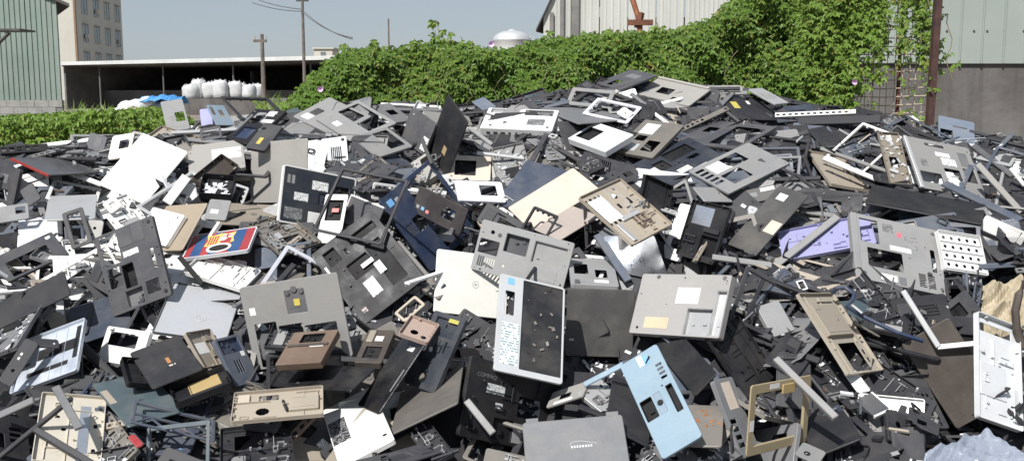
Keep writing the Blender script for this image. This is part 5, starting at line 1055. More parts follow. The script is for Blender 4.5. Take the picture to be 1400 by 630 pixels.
('drive_tray','tray','tb',(-1.085,3.535,.796),(.758,.338,.282,.482),.1350,.1464,[('st',.2,.3,.6,.6,'w'),('pad',.65,.15,.85,.3,.006,'tb'),('pad',.65,.55,.85,.75,.006,'tb')],'brown-grey drive tray behind the black lid with emblem'),
('plastic_box','tray','k',(-1.044,3.34,.71),(.967,.076,-.126,.208),.1906,.1680,[('st',.3,.05,.85,.6,'gd'),('o',.5,.4,.012),('deep',.02)],'black tray with gold circuit board under the emblem lid'),
('bottom_case','case','sl',(-.969,3.516,.763),(.758,.398,.258,.448),.1193,.1862,[('vt',.35,.5,.65,.75,3,'v'),('bay',.1,.05,.9,.35,.01,'n'),('st',.75,.35,.9,.45,'w')],'slate-grey base plate left under the grey palm rest'),
('drive_tray','tray','b',(-.76,3.223,.688),(.987,.135,-.008,.084),.2889,.1728,[('o',.33,.65,.022),('pad',.62,.25,.95,.75,.01,'b'),('pad',.05,.08,.18,.35,.008,'b'),('hole',.28,.1,.5,.28),('inner',.05,.05,.95,.9)],'beige chassis with oval hole below the grey palm rest'),
('laptop_cover','lid','gk',(-.676,3.45,.723),(.956,.131,-.085,-.247),.4118,.1530,[],'glossy black lid below the brown bay parts'),
('drive_tray','box','br',(-.709,3.455,.825),(.964,.213,-.098,-.128),.1766,.1777,[('t',.025),('bay',.25,.08,.75,.35,.012,'k'),('st',.55,.4,.85,.5,'w'),('pad',.05,.42,.95,.48,.006,'br2')],'brown drive bay lying in the grey palm rest opening'),
('drive_tray','box','br2',(-.486,3.542,.807),(.981,.178,-.013,-.072),.0983,.2022,[('t',.025),('bay',.2,.5,.8,.9,.008,'k'),('st',.4,.2,.7,.35,'w'),('pad',.1,.05,.35,.4,.006,'tb')],'blackish brown bay part left of the pinkish tray'),
('drive_tray','tray','pk2',(-.319,3.422,.889),(.971,.17,.125,-.114),.1072,.1258,[('o',.4,.6,.014),('o',.75,.7,.01)],'small pinkish tray with two round holes'),
('bottom_case','case','n4',(-.266,3.414,.822),(.791,.457,-.196,-.358),.1729,.2715,[('bay',.15,.06,.85,.3,.01,'n3'),('o',.5,.86,.018),('st',.55,.05,.85,.1,'yl2'),('sc',6),('inner',.05,.35,.9,.95,'n3')],'black base with ring hole standing below the ivory lid'),
('laptop_cover','lid','gk',(-.409,3.367,.754),(.818,.349,-.206,-.407),.1522,.2835,[('st',.5,.1,.75,.16,'w'),('st',.86,.4,.9,.7,'m')],'narrow glossy black lid slanting beside the pinkish tray'),
('laptop_cover','lid','tp2',(-.28,3.317,.697),(.968,.074,-.237,-.024),.2483,.3508,[],'dark taupe lid right of the white base with regulatory label'),
('bottom_case','case','w',(-.511,3.246,.618),(.967,.087,-.199,.134),.1879,.4355,[('st',.02,.28,.34,.66,'reg'),('ring',.22,.2,.008),('ring',.72,.85,.008),('o',.84,.3,.006),('o',.88,.86,.008),('hole',.9,.05,1.01,.14)],'white base with dark regulatory label at the bottom'),
('bottom_case','case','k3',(-.008,3.338,.652),(.753,.541,.345,.145),.3999,.2611,[('st',.22,.28,.42,.4,'wp'),('st',.34,.5,.42,.57,'wp'),('hole',.6,.35,.85,.62),('bay',.35,.68,.58,.95,.01,'k'),('st',.58,.7,.7,.95,'s'),('st',.1,.16,.3,.24,'pr3'),('inner',.05,.1,.95,.95,'k2')],'black base with small labels left of the silver palm rest foot'),
('plastic_bar','bar','m',(-.104,3.165,.672),(.878,.358,-.168,.269),.0233,.1485,[],'grey bar slanting over the black base at bottom centre'),
('metal_bracket','case','m3',(.188,3.37,.683),(.811,-.078,-.285,.505),.0857,.1550,[('hole',.3,.3,.6,.6),('st',.05,.2,.2,.7,'w')],'bare metal bracket beside the arm of light blue palm rest'),
('circuit_board','frame','gd2',(.84,3.101,.697),(.674,.645,.281,.226),.3344,.2205,[('b',.03),('st',.3,.03,.45,.1,'w'),('st',.02,.5,.08,.65,'w'),('pad',.5,.06,.7,.2,.004,'gd')],'gold-brown circuit frame in the dark right foreground'),
('metal_plate','case','tp',(.605,3.12,.659),(.99,.079,-.031,-.114),.1201,.2739,[('rust',.2,.02,.95,.5)],'taupe metal plate with orange rust right of light blue palm rest'),
('plastic_bar','bar','m',(.919,3.117,.785),(.914,.301,-.161,.219),.0227,.2767,[('t',.02)],'long grey bar above the gold circuit frame'),
('laptop_cover','lid','k3',(1.02,3.204,.621),(.971,.105,-.213,-.006),.1552,.2383,[],'black cover right of the gold circuit frame'),
('metal_sheet','lid','w2',(1.177,3.39,.723),(.937,.289,.041,.19),.0547,.0959,[],'pale sheet scrap below the beige palm tray'),
('metal_plate','lid','gl',(1.181,3.238,.689),(.944,.229,-.065,.23),.0727,.0896,[('edge','B','w'),('edge','R','w')],'dark shiny plate with white edge in the right foreground'),
('bottom_case','case','g',(.726,3.191,.662),(.799,.453,.231,.321),.1150,.2585,[('st',.3,.05,.75,.4,'cr'),('vt',.1,.5,.4,.9,4,'h')],'grey casing edge with cream slot beside the rusty plate'),
('plastic_box','box','s',(.974,3.702,.871),(.858,.449,.037,.247),.1051,.1268,[('t',.02)],'small silver-grey box left of the beige palm tray'),
('palm_rest','tray','tb2',(1.152,3.53,.855),(.854,.352,.209,.322),.2589,.3304,[('pad',.12,.16,.8,.54,.015,'tb'),('st',.25,.2,.6,.33,'br'),('hole',.3,.62,.78,.96),('vt',.84,.7,.9,.9,2,'h'),('inner',.05,.05,.95,.95)],'beige palm tray with raised drive box'),
('metal_bracket','case','m',(.916,3.022,.602),(.873,.195,-.108,.433),.0660,.0764,[('o',.4,.4,.01)],'grey bracket with round hole at the bottom border'),
('metal_plate','case','g',(.848,3.236,.54),(.771,.349,-.409,-.342),.2460,.1491,[('hole',.5,.2,.8,.5)],'bent grey plate under the gold circuit frame'),
]
# ------------------------------------------------------------------ the scrap one can single out: name, casing, colour, place, turn (quaternion), width, height, features, label
CAT = dict(laptop_cover='laptop lid', bottom_case='laptop base', laptop_top_case='laptop case', palm_rest='palm rest', screen_bezel='screen bezel', plastic_bar='plastic bar', metal_tray='metal tray', plastic_bracket='bracket', plastic_box='plastic box', plastic_cover='cover', metal_rod='rod', metal_sheet='metal sheet', metal_plate='metal plate', metal_bracket='bracket', metal_grille='grille', drive_tray='drive tray', ladder_rail='frame', circuit_board='circuit frame')
KEPT = set()
for i, (nm, kd, col, lo, q, w, h, ft, lab) in enumerate(PIECES):
    KEPT.add(place(nm, kd, col, lo, q, w, h, ft, lab, CAT[nm], 'discarded laptop casings on the heap', 100+i).name)

REFS = ['lowest grey palm rest of the left crest', 'upper grey palm rest on the left crest', 'black base below the silver palm rest', 'glossy black lid under the brown bays', 'beige-grey palm rest near the summit', 'black base in the lower left corner', 'dark palm rest with three stickers', 'slate-black base with white labels', 'dark grey palm rest on the summit', 'grey palm rest near the blue tarp', 'grey palm rest with round buttons', 'white base with regulatory label', 'charcoal base at the left border', 'beige-grey base with white patch', 'grey stickered base by the wall', 'black base below the ivory lid', 'mid grey base on the ivory lid', 'black bezel near the bulk bags', 'charcoal palm rest with window', 'white base with square opening', 'glossy black lid on the right', 'beige chassis with round hole', 'grey lid at the bottom border', 'black lid with yellow sticker', 'upright charcoal vented base', 'beige chassis with oval hole', 'silver plate with black tape', 'slate-blue cover by the wall', 'thick white base with ports', 'grey bar over purple tray', 'grey base with red stamp', 'navy-black labelled base', 'black open box of scraps', 'base with yellow sticker', 'cream chassis with tape', 'white perforated plate', 'upright pale grey case', 'striped football panel', 'beige-grey upright lid', 'long matte black cover', 'diagonal charcoal lid', 'thick beige-grey base', 'small silver-grey box', 'black lid with emblem', 'large black bay base', 'two-window palm rest', 'black tray with foil', 'light blue palm rest', 'scratched slate lid', 'pale grey lid shell', 'big blank white lid', 'small pinkish tray', 'plain charcoal lid', 'gold circuit frame', 'black display back', 'peaked white bezel', 'upright black lid', 'narrow brown tray', 'shiny metal sheet', 'scuffed white lid', 'slate rail frame', 'silver palm rest', 'thin black bezel', 'pale lilac bezel', 'pale grey bezel', 'brown drive bay', 'open white tray', 'beige palm tray', 'small red cover', 'navy palm rest', 'dark brown lid', 'dark taupe lid', 'navy-grey lid', 'red-edged lid', 'dark teal lid', 'brown-tan lid', 'rusty plate', 'purple tray', 'ivory lid', 'cream lid']
FILLERS = [
('tray',1,'k2',(-.311,3.102,.582),(.527,-.028,-.234,.817),.91,.94,'black tray just below the {71}'),
('palm',0,'c',(-1.325,3.752,.781),(.638,.52,-.199,.532),1.07,.96,'charcoal palm rest just right of the {19}'),
('base',2,'c',(-.156,5.079,1.391),(-.039,-.084,-.395,.914),1.05,.86,'charcoal base just above the {48}'),
('base',1,'m3',(-.095,4.887,1.213),(.817,.535,-.111,-.183),.96,1.13,'beige-grey base just left of the {48}'),
('tray',0,'lw',(-2.179,4.645,1.291),(.923,.326,-.026,.204),.87,.97,'pale grey tray just below the {73}'),
('tray',0,'tp',(.179,4.923,1.351),(.89,.314,.142,-.299),.88,1.04,'taupe tray just above the {48}'),
('base',0,'k2',(.922,3.401,.599),(.455,.049,-.23,.859),.91,1.08,'black base just above the {53}'),
('palm',2,'g',(.983,3.62,.797),(.857,.165,-.199,-.445),.98,1.12,'dark grey palm rest just left of the {67}'),
('palm',1,'k2',(1.388,3.702,.815),(.984,.134,.078,-.085),1.04,1.01,'black palm rest just right of the {67}'),
('palm',0,'s',(-1.369,3.864,.897),(.708,.303,-.23,.595),.95,1.02,'silver palm rest just left of the {49}'),
('base',2,'k2',(-2.012,4.093,1.019),(.333,.28,-.152,.887),.98,1.01,'black base just above the {39}'),
('lid',2,'k2',(-.236,3.286,.586),(.755,.265,-.131,.586),.92,1.13,'black lid just below the {71}'),
('bezel',0,'c',(-1.653,3.426,.68),(.923,.366,-.085,.085),1.10,.93,'charcoal bezel just below the {26}'),
('base',1,'k2',(-1.129,3.283,.607),(-.017,.088,-.35,.932),.89,.99,'black base just below the {60}'),
('tray',0,'w',(-.433,3.422,.577),(.818,.561,.017,.126),1.10,.86,'white tray just right of the {11}'),
('palm',0,'c',(-1.255,4.815,1.38),(.105,.005,-.218,.97),1.01,1.03,'charcoal palm rest just left of the {38}'),
('tray',1,'k2',(1.291,3.817,.913),(.627,.081,-.252,.733),1.11,1.12,'black tray just above the {67}'),
('palm',0,'k2',(2.327,4.789,1.306),(.911,.375,-.102,-.135),.85,.98,'black palm rest just right of the {20}'),
('tray',1,'sl',(1.749,5.013,1.395),(-.164,-.104,-.336,.922),.85,1.01,'slate tray just below the {55}'),
('bezel',0,'sl',(1.137,4.767,1.287),(.863,.5,-.059,-.046),1.09,1.04,'slate bezel just right of the {45}'),
('lid',0,'k2',(1.479,3.996,.894),(-.43,-.31,.069,.845),.87,.99,'black lid just below the {30}'),
('lid',2,'n2',(-.557,4.725,1.345),(.906,.209,.205,-.306),.87,1.00,'navy lid just above the {62}'),
('lid',0,'c',(1.688,3.975,.845),(.163,.385,-.292,.86),.97,1.08,'charcoal lid just above the {70}'),
('bezel',0,'c',(-1.732,3.817,.873),(.732,.161,.23,-.621),.87,1.14,'charcoal bezel just right of the {39}'),
('palm',2,'k2',(-1.532,3.451,.683),(.884,.289,.12,-.347),1.11,1.06,'black palm rest just right of the {26}'),
('lid',0,'sl',(.702,3.618,.803),(.319,.239,-.298,.867),.88,1.01,'slate lid just left of the {54}'),
('lid',2,'k2',(-1.589,3.265,.573),(.647,.334,.204,.654),1.06,1.04,'black lid just above the {5}'),
('tray',1,'c',(.518,5.666,1.676),(.787,.268,-.12,.542),1.03,.95,'charcoal tray just above the {63}'),
('base',2,'k2',(2.113,4.358,1.127),(.172,-.082,-.112,.975),1.12,1.07,'black base just right of the {35}'),
('base',3,'k2',(.156,3.455,.613),(.861,.383,-.186,-.276),.96,1.11,'black base just above the {22}'),
('tray',1,'w',(-1.72,4.368,1.152),(-.382,-.004,-.352,.854),.89,1.02,'white tray just above the {24}'),
('bezel',1,'k2',(-.258,4.548,1.162),(.267,.234,-.168,.92),1.05,.88,'black bezel just right of the {6}'),
('palm',1,'sl',(-.917,4.043,.991),(.711,.269,.169,-.627),.86,.88,'slate palm rest just left of the {64}'),
('palm',0,'sl',(2.001,4.792,1.285),(.849,.206,-.216,.436),.98,.91,'slate palm rest just below the {14}'),
('bezel',0,'c',(.893,3.842,.862),(.393,-.039,-.363,.844),1.01,.93,'charcoal bezel just above the {42}'),
('tray',1,'k2',(-.321,3.977,.868),(.903,.419,.095,.016),1.04,1.00,'black tray just right of the {44}'),
('palm',0,'tp',(-.523,3.58,.726),(-.207,.08,-.524,.822),.99,.88,'taupe palm rest just above the {3}'),
('tray',0,'c',(-.48,3.951,.862),(.819,.357,-.091,.44),.96,1.02,'charcoal tray just below the {44}'),
('tray',0,'k2',(1.035,3.516,.738),(.761,.251,.18,-.57),1.05,1.07,'black tray just below the {67}'),
('palm',2,'g',(.258,5.091,1.441),(.883,.279,.168,-.337),.95,.92,'dark grey palm rest just above the {48}'),
('lid',2,'lw',(1.128,4.273,1.026),(.853,.349,-.041,-.387),.93,1.00,'pale grey lid just below the {29}'),
('bezel',0,'n2',(1.038,3.24,.497),(-.143,-.296,-.522,.787),.88,1.05,'navy bezel just right of the {53}'),
('tray',0,'k2',(1.475,5.041,1.307),(.913,.308,-.029,.265),1.05,.95,'black tray just above the {40}'),
('lid',0,'tp',(-.514,3.587,.686),(.79,.539,-.065,.287),1.06,1.12,'taupe lid just right of the {3}'),
('palm',0,'g',(.897,5.623,1.629),(.266,.166,-.291,.904),.99,.88,'dark grey palm rest just below the {4}'),
('palm',0,'c',(1.329,3.459,.633),(-.041,.054,-.257,.964),.99,.90,'charcoal palm rest just left of the {70}'),
('tray',1,'c',(-.742,4.834,1.399),(.937,.349,.013,-.019),.93,.89,'charcoal tray just left of the {0}'),
('tray',0,'k2',(.55,3.743,.783),(.947,.314,-.063,-.026),1.11,1.11,'black tray just above the {47}'),
('bezel',1,'tp',(-.619,4.57,1.285),(-.483,-.037,-.333,.809),1.07,.92,'taupe bezel just above the {62}'),
('base',2,'k2',(-1.791,3.481,.679),(.963,.237,-.101,-.076),.87,1.11,'black base just left of the {26}'),
('palm',1,'tp',(-.272,4.79,1.189),(-.338,-.2,-.258,.883),.86,.88,'taupe palm rest just right of the {6}'),
('palm',1,'c',(-.879,3.645,.741),(.668,.058,.192,-.716),1.11,.92,'charcoal palm rest just below the {10}'),
('tray',1,'tp',(-.948,3.335,.626),(.844,.169,-.065,.504),1.11,.87,'taupe tray just right of the {60}'),
('base',1,'k2',(1.437,3.692,.74),(-.484,-.223,-.348,.772),.92,1.14,'black base just left of the {70}'),
('lid',2,'c',(1.121,3.154,.568),(.747,-.143,-.078,.645),.93,.94,'charcoal lid just left of the {70}'),
('base',1,'k2',(-.88,5.044,1.479),(-.46,-.159,-.275,.83),.96,.95,'black base just below the {1}'),
('bezel',1,'w',(-1.654,3.905,.941),(.815,.493,-.083,.294),.94,1.11,'white bezel just right of the {39}'),
('palm',0,'m',(1.278,5.049,1.414),(-.03,-.034,-.373,.927),.96,.97,'grey palm rest just above the {45}'),
('tray',0,'k2',(1.287,4.223,.991),(.155,.193,-.2,.948),1.11,1.11,'black tray just below the {29}'),
('palm',0,'c',(.321,4.315,1.064),(.504,.287,-.38,.721),.96,.96,'charcoal palm rest just below the {21}'),
('base',0,'k2',(.791,5.488,1.592),(.92,.376,-.07,.089),.98,.91,'black base just below the {4}'),
('base',0,'w',(-1.636,3.942,.922),(.482,.345,-.162,.789),1.09,1.13,'white base just above the {72}'),
('tray',0,'g',(-1.792,3.569,.847),(.688,.009,-.261,.677),1.06,.95,'dark grey tray just left of the {26}'),
('base',1,'k2',(1.268,5.033,1.401),(.895,.301,-.11,.311),.97,1.01,'black base just right of the {45}'),
('base',3,'sl',(-2.099,4.431,1.188),(.777,.152,-.237,.562),1.04,.93,'slate base just above the {59}'),
('base',0,'c',(-1.652,4.553,1.194),(.779,.35,-.181,.487),1.11,.99,'charcoal base just below the {50}'),
('lid',1,'c',(-1.429,3.896,.827),(.909,.388,.15,-.031),1.07,.91,'charcoal lid just below the {24}'),
('bezel',1,'c',(-.092,3.581,.78),(.9,.431,-.007,.065),1.07,.88,'charcoal bezel just right of the {15}'),
('palm',0,'w',(-1.985,3.962,.906),(.161,.361,-.225,.891),1.10,1.11,'white palm rest just above the {39}'),
('bezel',1,'k2',(.205,3.864,.897),(.9,.304,.274,-.149),1.11,1.14,'black bezel just below the {16}'),
('palm',2,'k2',(-.156,3.598,.754),(.808,.366,-.303,.348),.85,.97,'black palm rest just right of the {15}'),
('palm',2,'tp',(1.128,3.89,.944),(.124,-.071,-.076,.987),.94,1.04,'taupe palm rest just above the {67}'),
('base',0,'c',(-.81,4.186,.967),(.736,.507,.107,-.435),.98,1.10,'charcoal base just right of the {64}'),
('palm',0,'m',(.7,4.485,1.156),(.582,.451,-.018,-.676),.96,.91,'grey palm rest just right of the {21}'),
('base',2,'c',(1.462,5.544,1.536),(.024,.011,-.377,.926),1.11,1.02,'charcoal base just right of the {23}'),
('tray',1,'g',(1.815,4.963,1.299),(.924,.329,-.139,.137),1.03,1.12,'dark grey tray just below the {57}'),
('base',2,'k2',(-1.935,4.146,1.016),(.934,.321,.154,.031),.88,.87,'black base just below the {59}'),
('bezel',1,'k2',(-.675,4.888,1.298),(.802,.565,-.164,-.099),1.10,.99,'black bezel just above the {62}'),
('tray',1,'k2',(1.553,4.753,1.193),(.945,.303,.103,.075),.92,1.05,'black tray just above the {29}'),
('tray',1,'tp',(-1.304,3.13,.557),(.433,-.06,-.35,.828),.97,.99,'taupe tray just left of the {68}'),
('bezel',1,'k2',(.919,4.017,.913),(.389,-.045,-.498,.774),1.00,1.06,'black bezel just above the {42}'),
('palm',2,'k2',(2.073,4.14,1.072),(-.497,.09,-.353,.787),.86,.85,'black palm rest just right of the {35}'),
('tray',1,'k2',(-.804,3.104,.581),(.607,.062,-.077,.788),1.05,1.12,'black tray just below the {25}'),
('lid',1,'c',(-.691,4.621,1.333),(.362,-.006,-.213,.908),.95,.95,'charcoal lid just above the {62}'),
('lid',2,'tb',(-.673,3.357,.588),(.773,.07,.185,-.603),1.06,1.02,'brown-grey lid just below the {25}'),
('bezel',0,'k2',(.321,4.222,1.022),(.905,.414,.099,-.015),.88,1.06,'black bezel just below the {21}'),
('lid',1,'k2',(-.578,5.244,1.493),(.814,.326,.169,-.45),1.05,1.00,'black lid just above the {0}'),
('base',0,'m3',(.425,4.993,1.325),(-.24,.07,-.352,.902),.88,1.12,'beige-grey base just right of the {79}'),
('base',3,'k2',(1.685,4.408,1.146),(.687,.248,.01,-.683),.87,1.00,'black base just below the {20}'),
('palm',1,'k2',(.669,4.295,.973),(.701,.319,-.355,.53),1.07,1.10,'black palm rest just above the {41}'),
('lid',2,'k2',(-1.046,3.148,.531),(.226,.131,-.262,.929),.92,1.06,'black lid just below the {60}'),
('lid',2,'lw',(-1.46,4.704,1.252),(.876,.259,.243,.327),.90,.94,'pale grey lid just right of the {50}'),
('palm',1,'c',(.563,3.147,.561),(.795,.297,-.19,.493),1.06,1.11,'charcoal palm rest just below the {76}'),
('lid',2,'k2',(1.732,5.278,1.484),(-.134,-.025,-.257,.957),1.09,.93,'black lid just left of the {55}'),
('palm',0,'tp',(-1.102,3.543,.693),(.878,.477,.014,-.042),1.07,.87,'taupe palm rest just right of the {43}'),
('base',2,'m',(-1.894,4.39,1.123),(.824,.188,.338,-.414),.92,.95,'grey base just right of the {59}'),
('base',1,'k2',(.566,4.916,1.31),(-.443,-.132,-.417,.782),1.10,.98,'black base just left of the {7}'),
('tray',0,'k2',(.355,3.751,.702),(.339,.169,-.328,.865),.90,.89,'black tray just below the {52}'),
('bezel',1,'k2',(-2.048,4.762,1.308),(.923,.327,.026,.2),1.00,1.02,'black bezel just right of the {73}'),
('palm',1,'c',(.845,3.781,.903),(.279,.142,-.15,.938),.99,1.15,'charcoal palm rest just left of the {42}'),
('base',3,'m',(-.918,4.409,1.121),(.711,.438,.245,-.492),.91,1.04,'grey base just above the {64}'),
('bezel',0,'tp',(.012,3.227,.527),(.15,.111,-.289,.939),.94,.87,'taupe bezel just below the {2}'),
('base',2,'g',(-.669,4.547,1.254),(-.137,.108,-.261,.949),.91,1.09,'dark grey base just above the {62}'),
('palm',1,'sl',(.899,5.286,1.484),(.642,.235,-.304,.663),.92,1.13,'slate palm rest just left of the {18}'),
('palm',1,'k2',(.697,4.368,1.031),(.789,.374,.199,-.445),.99,1.09,'black palm rest just right of the {58}'),
('base',1,'k2',(.252,4.424,1.067),(.305,.223,-.407,.832),.89,1.15,'black base just left of the {21}'),
('tray',1,'k2',(-1.109,4.13,1.001),(.583,-.042,.245,-.773),.87,1.07,'black tray just above the {66}'),
('tray',0,'lw',(2.339,5.164,1.393),(.924,.363,.021,.117),1.02,.90,'pale grey tray just right of the {14}'),
('bezel',1,'tp',(1.31,4.501,1.193),(.661,.352,.103,-.655),.95,1.02,'taupe bezel just right of the {40}'),
('palm',1,'w',(.83,4.766,1.28),(.342,-.057,-.359,.867),1.11,1.07,'white palm rest just below the {7}'),
('tray',1,'k2',(-1.032,3.768,.822),(-.022,-.023,-.441,.897),.89,1.12,'black tray just left of the {10}'),
('palm',1,'tp',(.894,4.308,1.033),(.905,.412,-.105,.034),1.06,1.08,'taupe palm rest just right of the {46}'),
('lid',2,'te',(1.24,3.66,.787),(.486,.454,-.338,.666),.96,1.00,'teal lid just right of the {67}'),
('bezel',1,'k2',(-.507,4.483,1.111),(.9,.205,.356,-.145),1.11,1.05,'black bezel just left of the {69}'),
('palm',2,'lw',(.729,4.638,1.238),(.936,.34,.018,-.087),1.08,1.02,'pale grey palm rest just below the {7}'),
('tray',0,'g',(.559,3.071,.579),(.906,.247,.009,.342),1.04,.90,'dark grey tray just below the {47}'),
('tray',0,'tp',(-1.972,4.808,1.311),(.907,.31,.161,-.235),.88,1.12,'taupe tray just right of the {73}'),
('base',2,'c',(.848,3.764,.862),(.948,.317,.035,.014),1.07,.91,'charcoal base just above the {54}'),
('palm',0,'k2',(-1.318,4.389,1.123),(.554,-.017,.389,-.736),1.06,1.02,'black palm rest just right of the {75}'),
('palm',2,'c',(-.916,3.276,.539),(.917,.363,.093,.135),1.02,.92,'charcoal palm rest just below the {25}'),
('base',2,'c',(-.918,3.716,.723),(.802,.446,.337,-.211),1.05,.89,'charcoal base just below the {10}'),
('tray',1,'w',(-1.449,4.111,1.016),(.965,.246,.016,-.089),1.08,.93,'white tray just right of the {24}'),
('bezel',0,'c',(1.066,5.251,1.44),(.839,.404,-.198,.305),1.03,.96,'charcoal bezel just above the {18}'),
('base',0,'lw',(-.892,4.776,1.327),(.575,.314,-.366,.662),1.07,1.05,'pale grey base just above the {31}'),
('base',2,'c',(.9,3.347,.545),(-.08,-.399,-.166,.898),.91,1.05,'charcoal base just right of the {53}'),
('base',0,'c',(-1.434,3.789,.755),(.89,.369,.205,-.173),.95,1.14,'charcoal base just above the {19}'),
('palm',2,'k2',(.304,4.067,.981),(-.338,.027,-.27,.901),1.02,.86,'black palm rest just left of the {58}'),
('lid',0,'k2',(.716,3.431,.637),(-.401,-.051,-.515,.756),.95,.92,'black lid just left of the {54}'),
('tray',1,'c',(-1.691,3.863,.88),(.74,.557,-.089,.367),.87,.94,'charcoal tray just left of the {72}'),
('tray',1,'tb',(-1.613,4.952,1.448),(.161,.093,-.233,.955),1.11,.92,'brown-grey tray just right of the {50}'),
('tray',1,'tb',(-1.017,4.201,1.062),(.862,.277,-.185,.382),1.03,.98,'brown-grey tray just above the {64}'),
('palm',0,'c',(-1.05,5.256,1.522),(-.107,-.094,-.324,.935),.91,1.05,'charcoal palm rest just left of the {1}'),
('tray',1,'k2',(1.733,5.106,1.338),(.894,.323,-.065,-.302),1.04,1.06,'black tray just below the {55}'),
('base',2,'k2',(.944,3.56,.705),(.953,.25,.063,-.161),.91,1.14,'black base just right of the {54}'),
('palm',0,'k2',(1.002,3.157,.528),(.944,.163,-.261,.122),1.12,1.13,'black palm rest just left of the {70}'),
('base',2,'k2',(1.413,3.669,.713),(-.167,-.03,-.289,.942),1.11,.99,'black base just right of the {67}'),
('palm',0,'k2',(-.037,3.364,.508),(.783,.24,-.162,.551),1.09,.95,'black palm rest just below the {2}'),
('palm',1,'k2',(-1.08,3.631,.701),(-.13,-.043,-.511,.848),.93,1.05,'black palm rest just left of the {10}'),
('palm',0,'sl',(.665,5.547,1.606),(.858,.345,-.169,.341),.92,1.05,'slate palm rest just right of the {63}'),
('tray',1,'m',(-.532,4.476,1.086),(.91,.397,.097,-.072),1.01,1.03,'grey tray just left of the {69}'),
('lid',2,'k2',(.313,3.389,.624),(-.002,.008,-.344,.939),.86,.99,'black lid just above the {22}'),
('tray',1,'c',(-.777,3.633,.854),(.706,.149,-.099,.686),1.09,.86,'charcoal tray just left of the {65}'),
('tray',0,'c',(1.123,5.169,1.466),(.921,.319,-.142,.173),.91,.86,'charcoal tray just below the {18}'),
('palm',0,'k2',(1.065,3.736,.874),(.893,.377,-.0,-.245),.96,1.09,'black palm rest just above the {42}'),
('palm',0,'sl',(2.046,5.217,1.479),(.865,.223,.109,-.435),.90,1.02,'slate palm rest just above the {57}'),
('lid',1,'lw',(1.902,4.746,1.248),(.887,.409,.009,-.214),.96,1.00,'pale grey lid just below the {14}'),
('palm',2,'tp',(-1.11,3.554,.701),(.936,.278,.193,.101),1.05,.96,'taupe palm rest just right of the {74}'),
('base',2,'c',(-.088,3.386,.51),(.784,.001,-.103,.612),.87,1.06,'charcoal base just below the {2}'),
('bezel',1,'k2',(-.091,4.362,1.012),(.697,.017,.482,-.531),1.07,.94,'black bezel just left of the {16}'),
('palm',2,'k2',(1.19,4.151,.924),(.049,.091,-.348,.932),.85,.90,'black palm rest just below the {29}'),
('palm',2,'m',(-.63,3.944,.816),(.513,.297,.451,-.667),1.06,1.13,'grey palm rest just right of the {10}'),
('palm',0,'tb',(-1.674,3.904,.883),(.872,.101,.304,-.371),.90,1.14,'brown-grey palm rest just right of the {39}'),
('lid',1,'k2',(1.959,5.074,1.399),(-.353,-.165,-.285,.876),1.09,.90,'black lid just above the {14}'),
('base',2,'sl',(.557,3.493,.729),(.976,.161,-.072,.129),.90,1.01,'slate base just right of the {47}'),
('bezel',1,'w',(2.397,4.792,1.306),(-.462,-.188,-.253,.829),.94,1.05,'white bezel just right of the {14}'),
('lid',1,'k2',(-1.526,4.773,1.328),(.916,.254,.077,.301),.94,.90,'black lid just right of the {50}'),
('lid',2,'k2',(-1.761,4.438,1.136),(-.256,-.004,-.309,.916),.93,1.02,'black lid just above the {24}'),
('bezel',0,'k2',(2.401,4.906,1.366),(.223,.057,-.383,.894),.87,1.01,'black bezel just right of the {14}'),
('base',2,'c',(1.591,4.136,.975),(-.115,-.22,-.252,.935),1.09,.91,'charcoal base just below the {30}'),
('tray',1,'m3',(1.213,4.446,1.142),(-.084,-.092,-.345,.93),1.08,.96,'beige-grey tray just above the {29}'),
('palm',2,'w',(-2.001,4.735,1.229),(.903,.419,-.004,.094),1.05,.98,'white palm rest just left of the {50}'),
('base',0,'c',(-1.869,3.658,.743),(-.332,-.477,-.291,.76),1.08,1.14,'charcoal base just left of the {26}'),
('palm',2,'w',(-1.233,3.997,.935),(-.055,.072,-.436,.895),1.00,.98,'white palm rest just left of the {66}'),
('palm',0,'k2',(2.363,4.806,1.305),(.204,.014,-.422,.884),1.09,1.01,'black palm rest just right of the {14}'),
('lid',2,'c',(-1.33,4.472,1.138),(.686,.164,-.362,.61),.87,.94,'charcoal lid just above the {37}'),
('base',1,'c',(-.689,3.227,.507),(.882,.342,.188,-.264),1.07,1.11,'charcoal base just below the {25}'),
('palm',2,'c',(-1.682,4.27,1.033),(.933,.192,.286,-.105),1.06,.95,'charcoal palm rest just left of the {24}'),
('palm',2,'k2',(1.492,5.544,1.559),(.889,.341,.003,-.305),.85,1.05,'black palm rest just right of the {23}'),
('tray',1,'m3',(1.181,3.278,.604),(.874,.371,.093,.301),.86,.89,'beige-grey tray just left of the {70}'),
('palm',2,'k2',(1.122,3.374,.654),(.655,.076,-.223,.718),1.08,1.00,'black palm rest just below the {67}'),
('base',0,'k2',(.22,3.708,.702),(.846,.157,.277,-.427),1.07,1.13,'black base just below the {52}'),
('base',0,'sl',(-1.339,3.135,.57),(.503,.029,.279,-.817),.89,.96,'slate base just below the {74}'),
('lid',1,'tp',(-.946,4.09,.965),(.966,.2,.094,.134),1.01,.96,'taupe lid just below the {64}'),
('base',2,'k2',(2.411,4.819,1.303),(.388,.159,-.231,.878),1.03,1.00,'black base just right of the {14}'),
('tray',0,'b',(-.037,4.693,1.158),(.957,.211,-.123,.158),1.02,.86,'beige tray just above the {16}'),
('tray',0,'te',(1.096,3.786,.869),(.707,.322,-.214,.591),.90,.87,'teal tray just right of the {42}'),
('tray',1,'k2',(.472,3.84,.902),(.891,.4,-.024,-.215),1.01,1.11,'black tray just below the {58}'),
('lid',1,'k2',(.752,4.311,.983),(.679,.201,-.364,.605),.86,.88,'black lid just left of the {46}'),
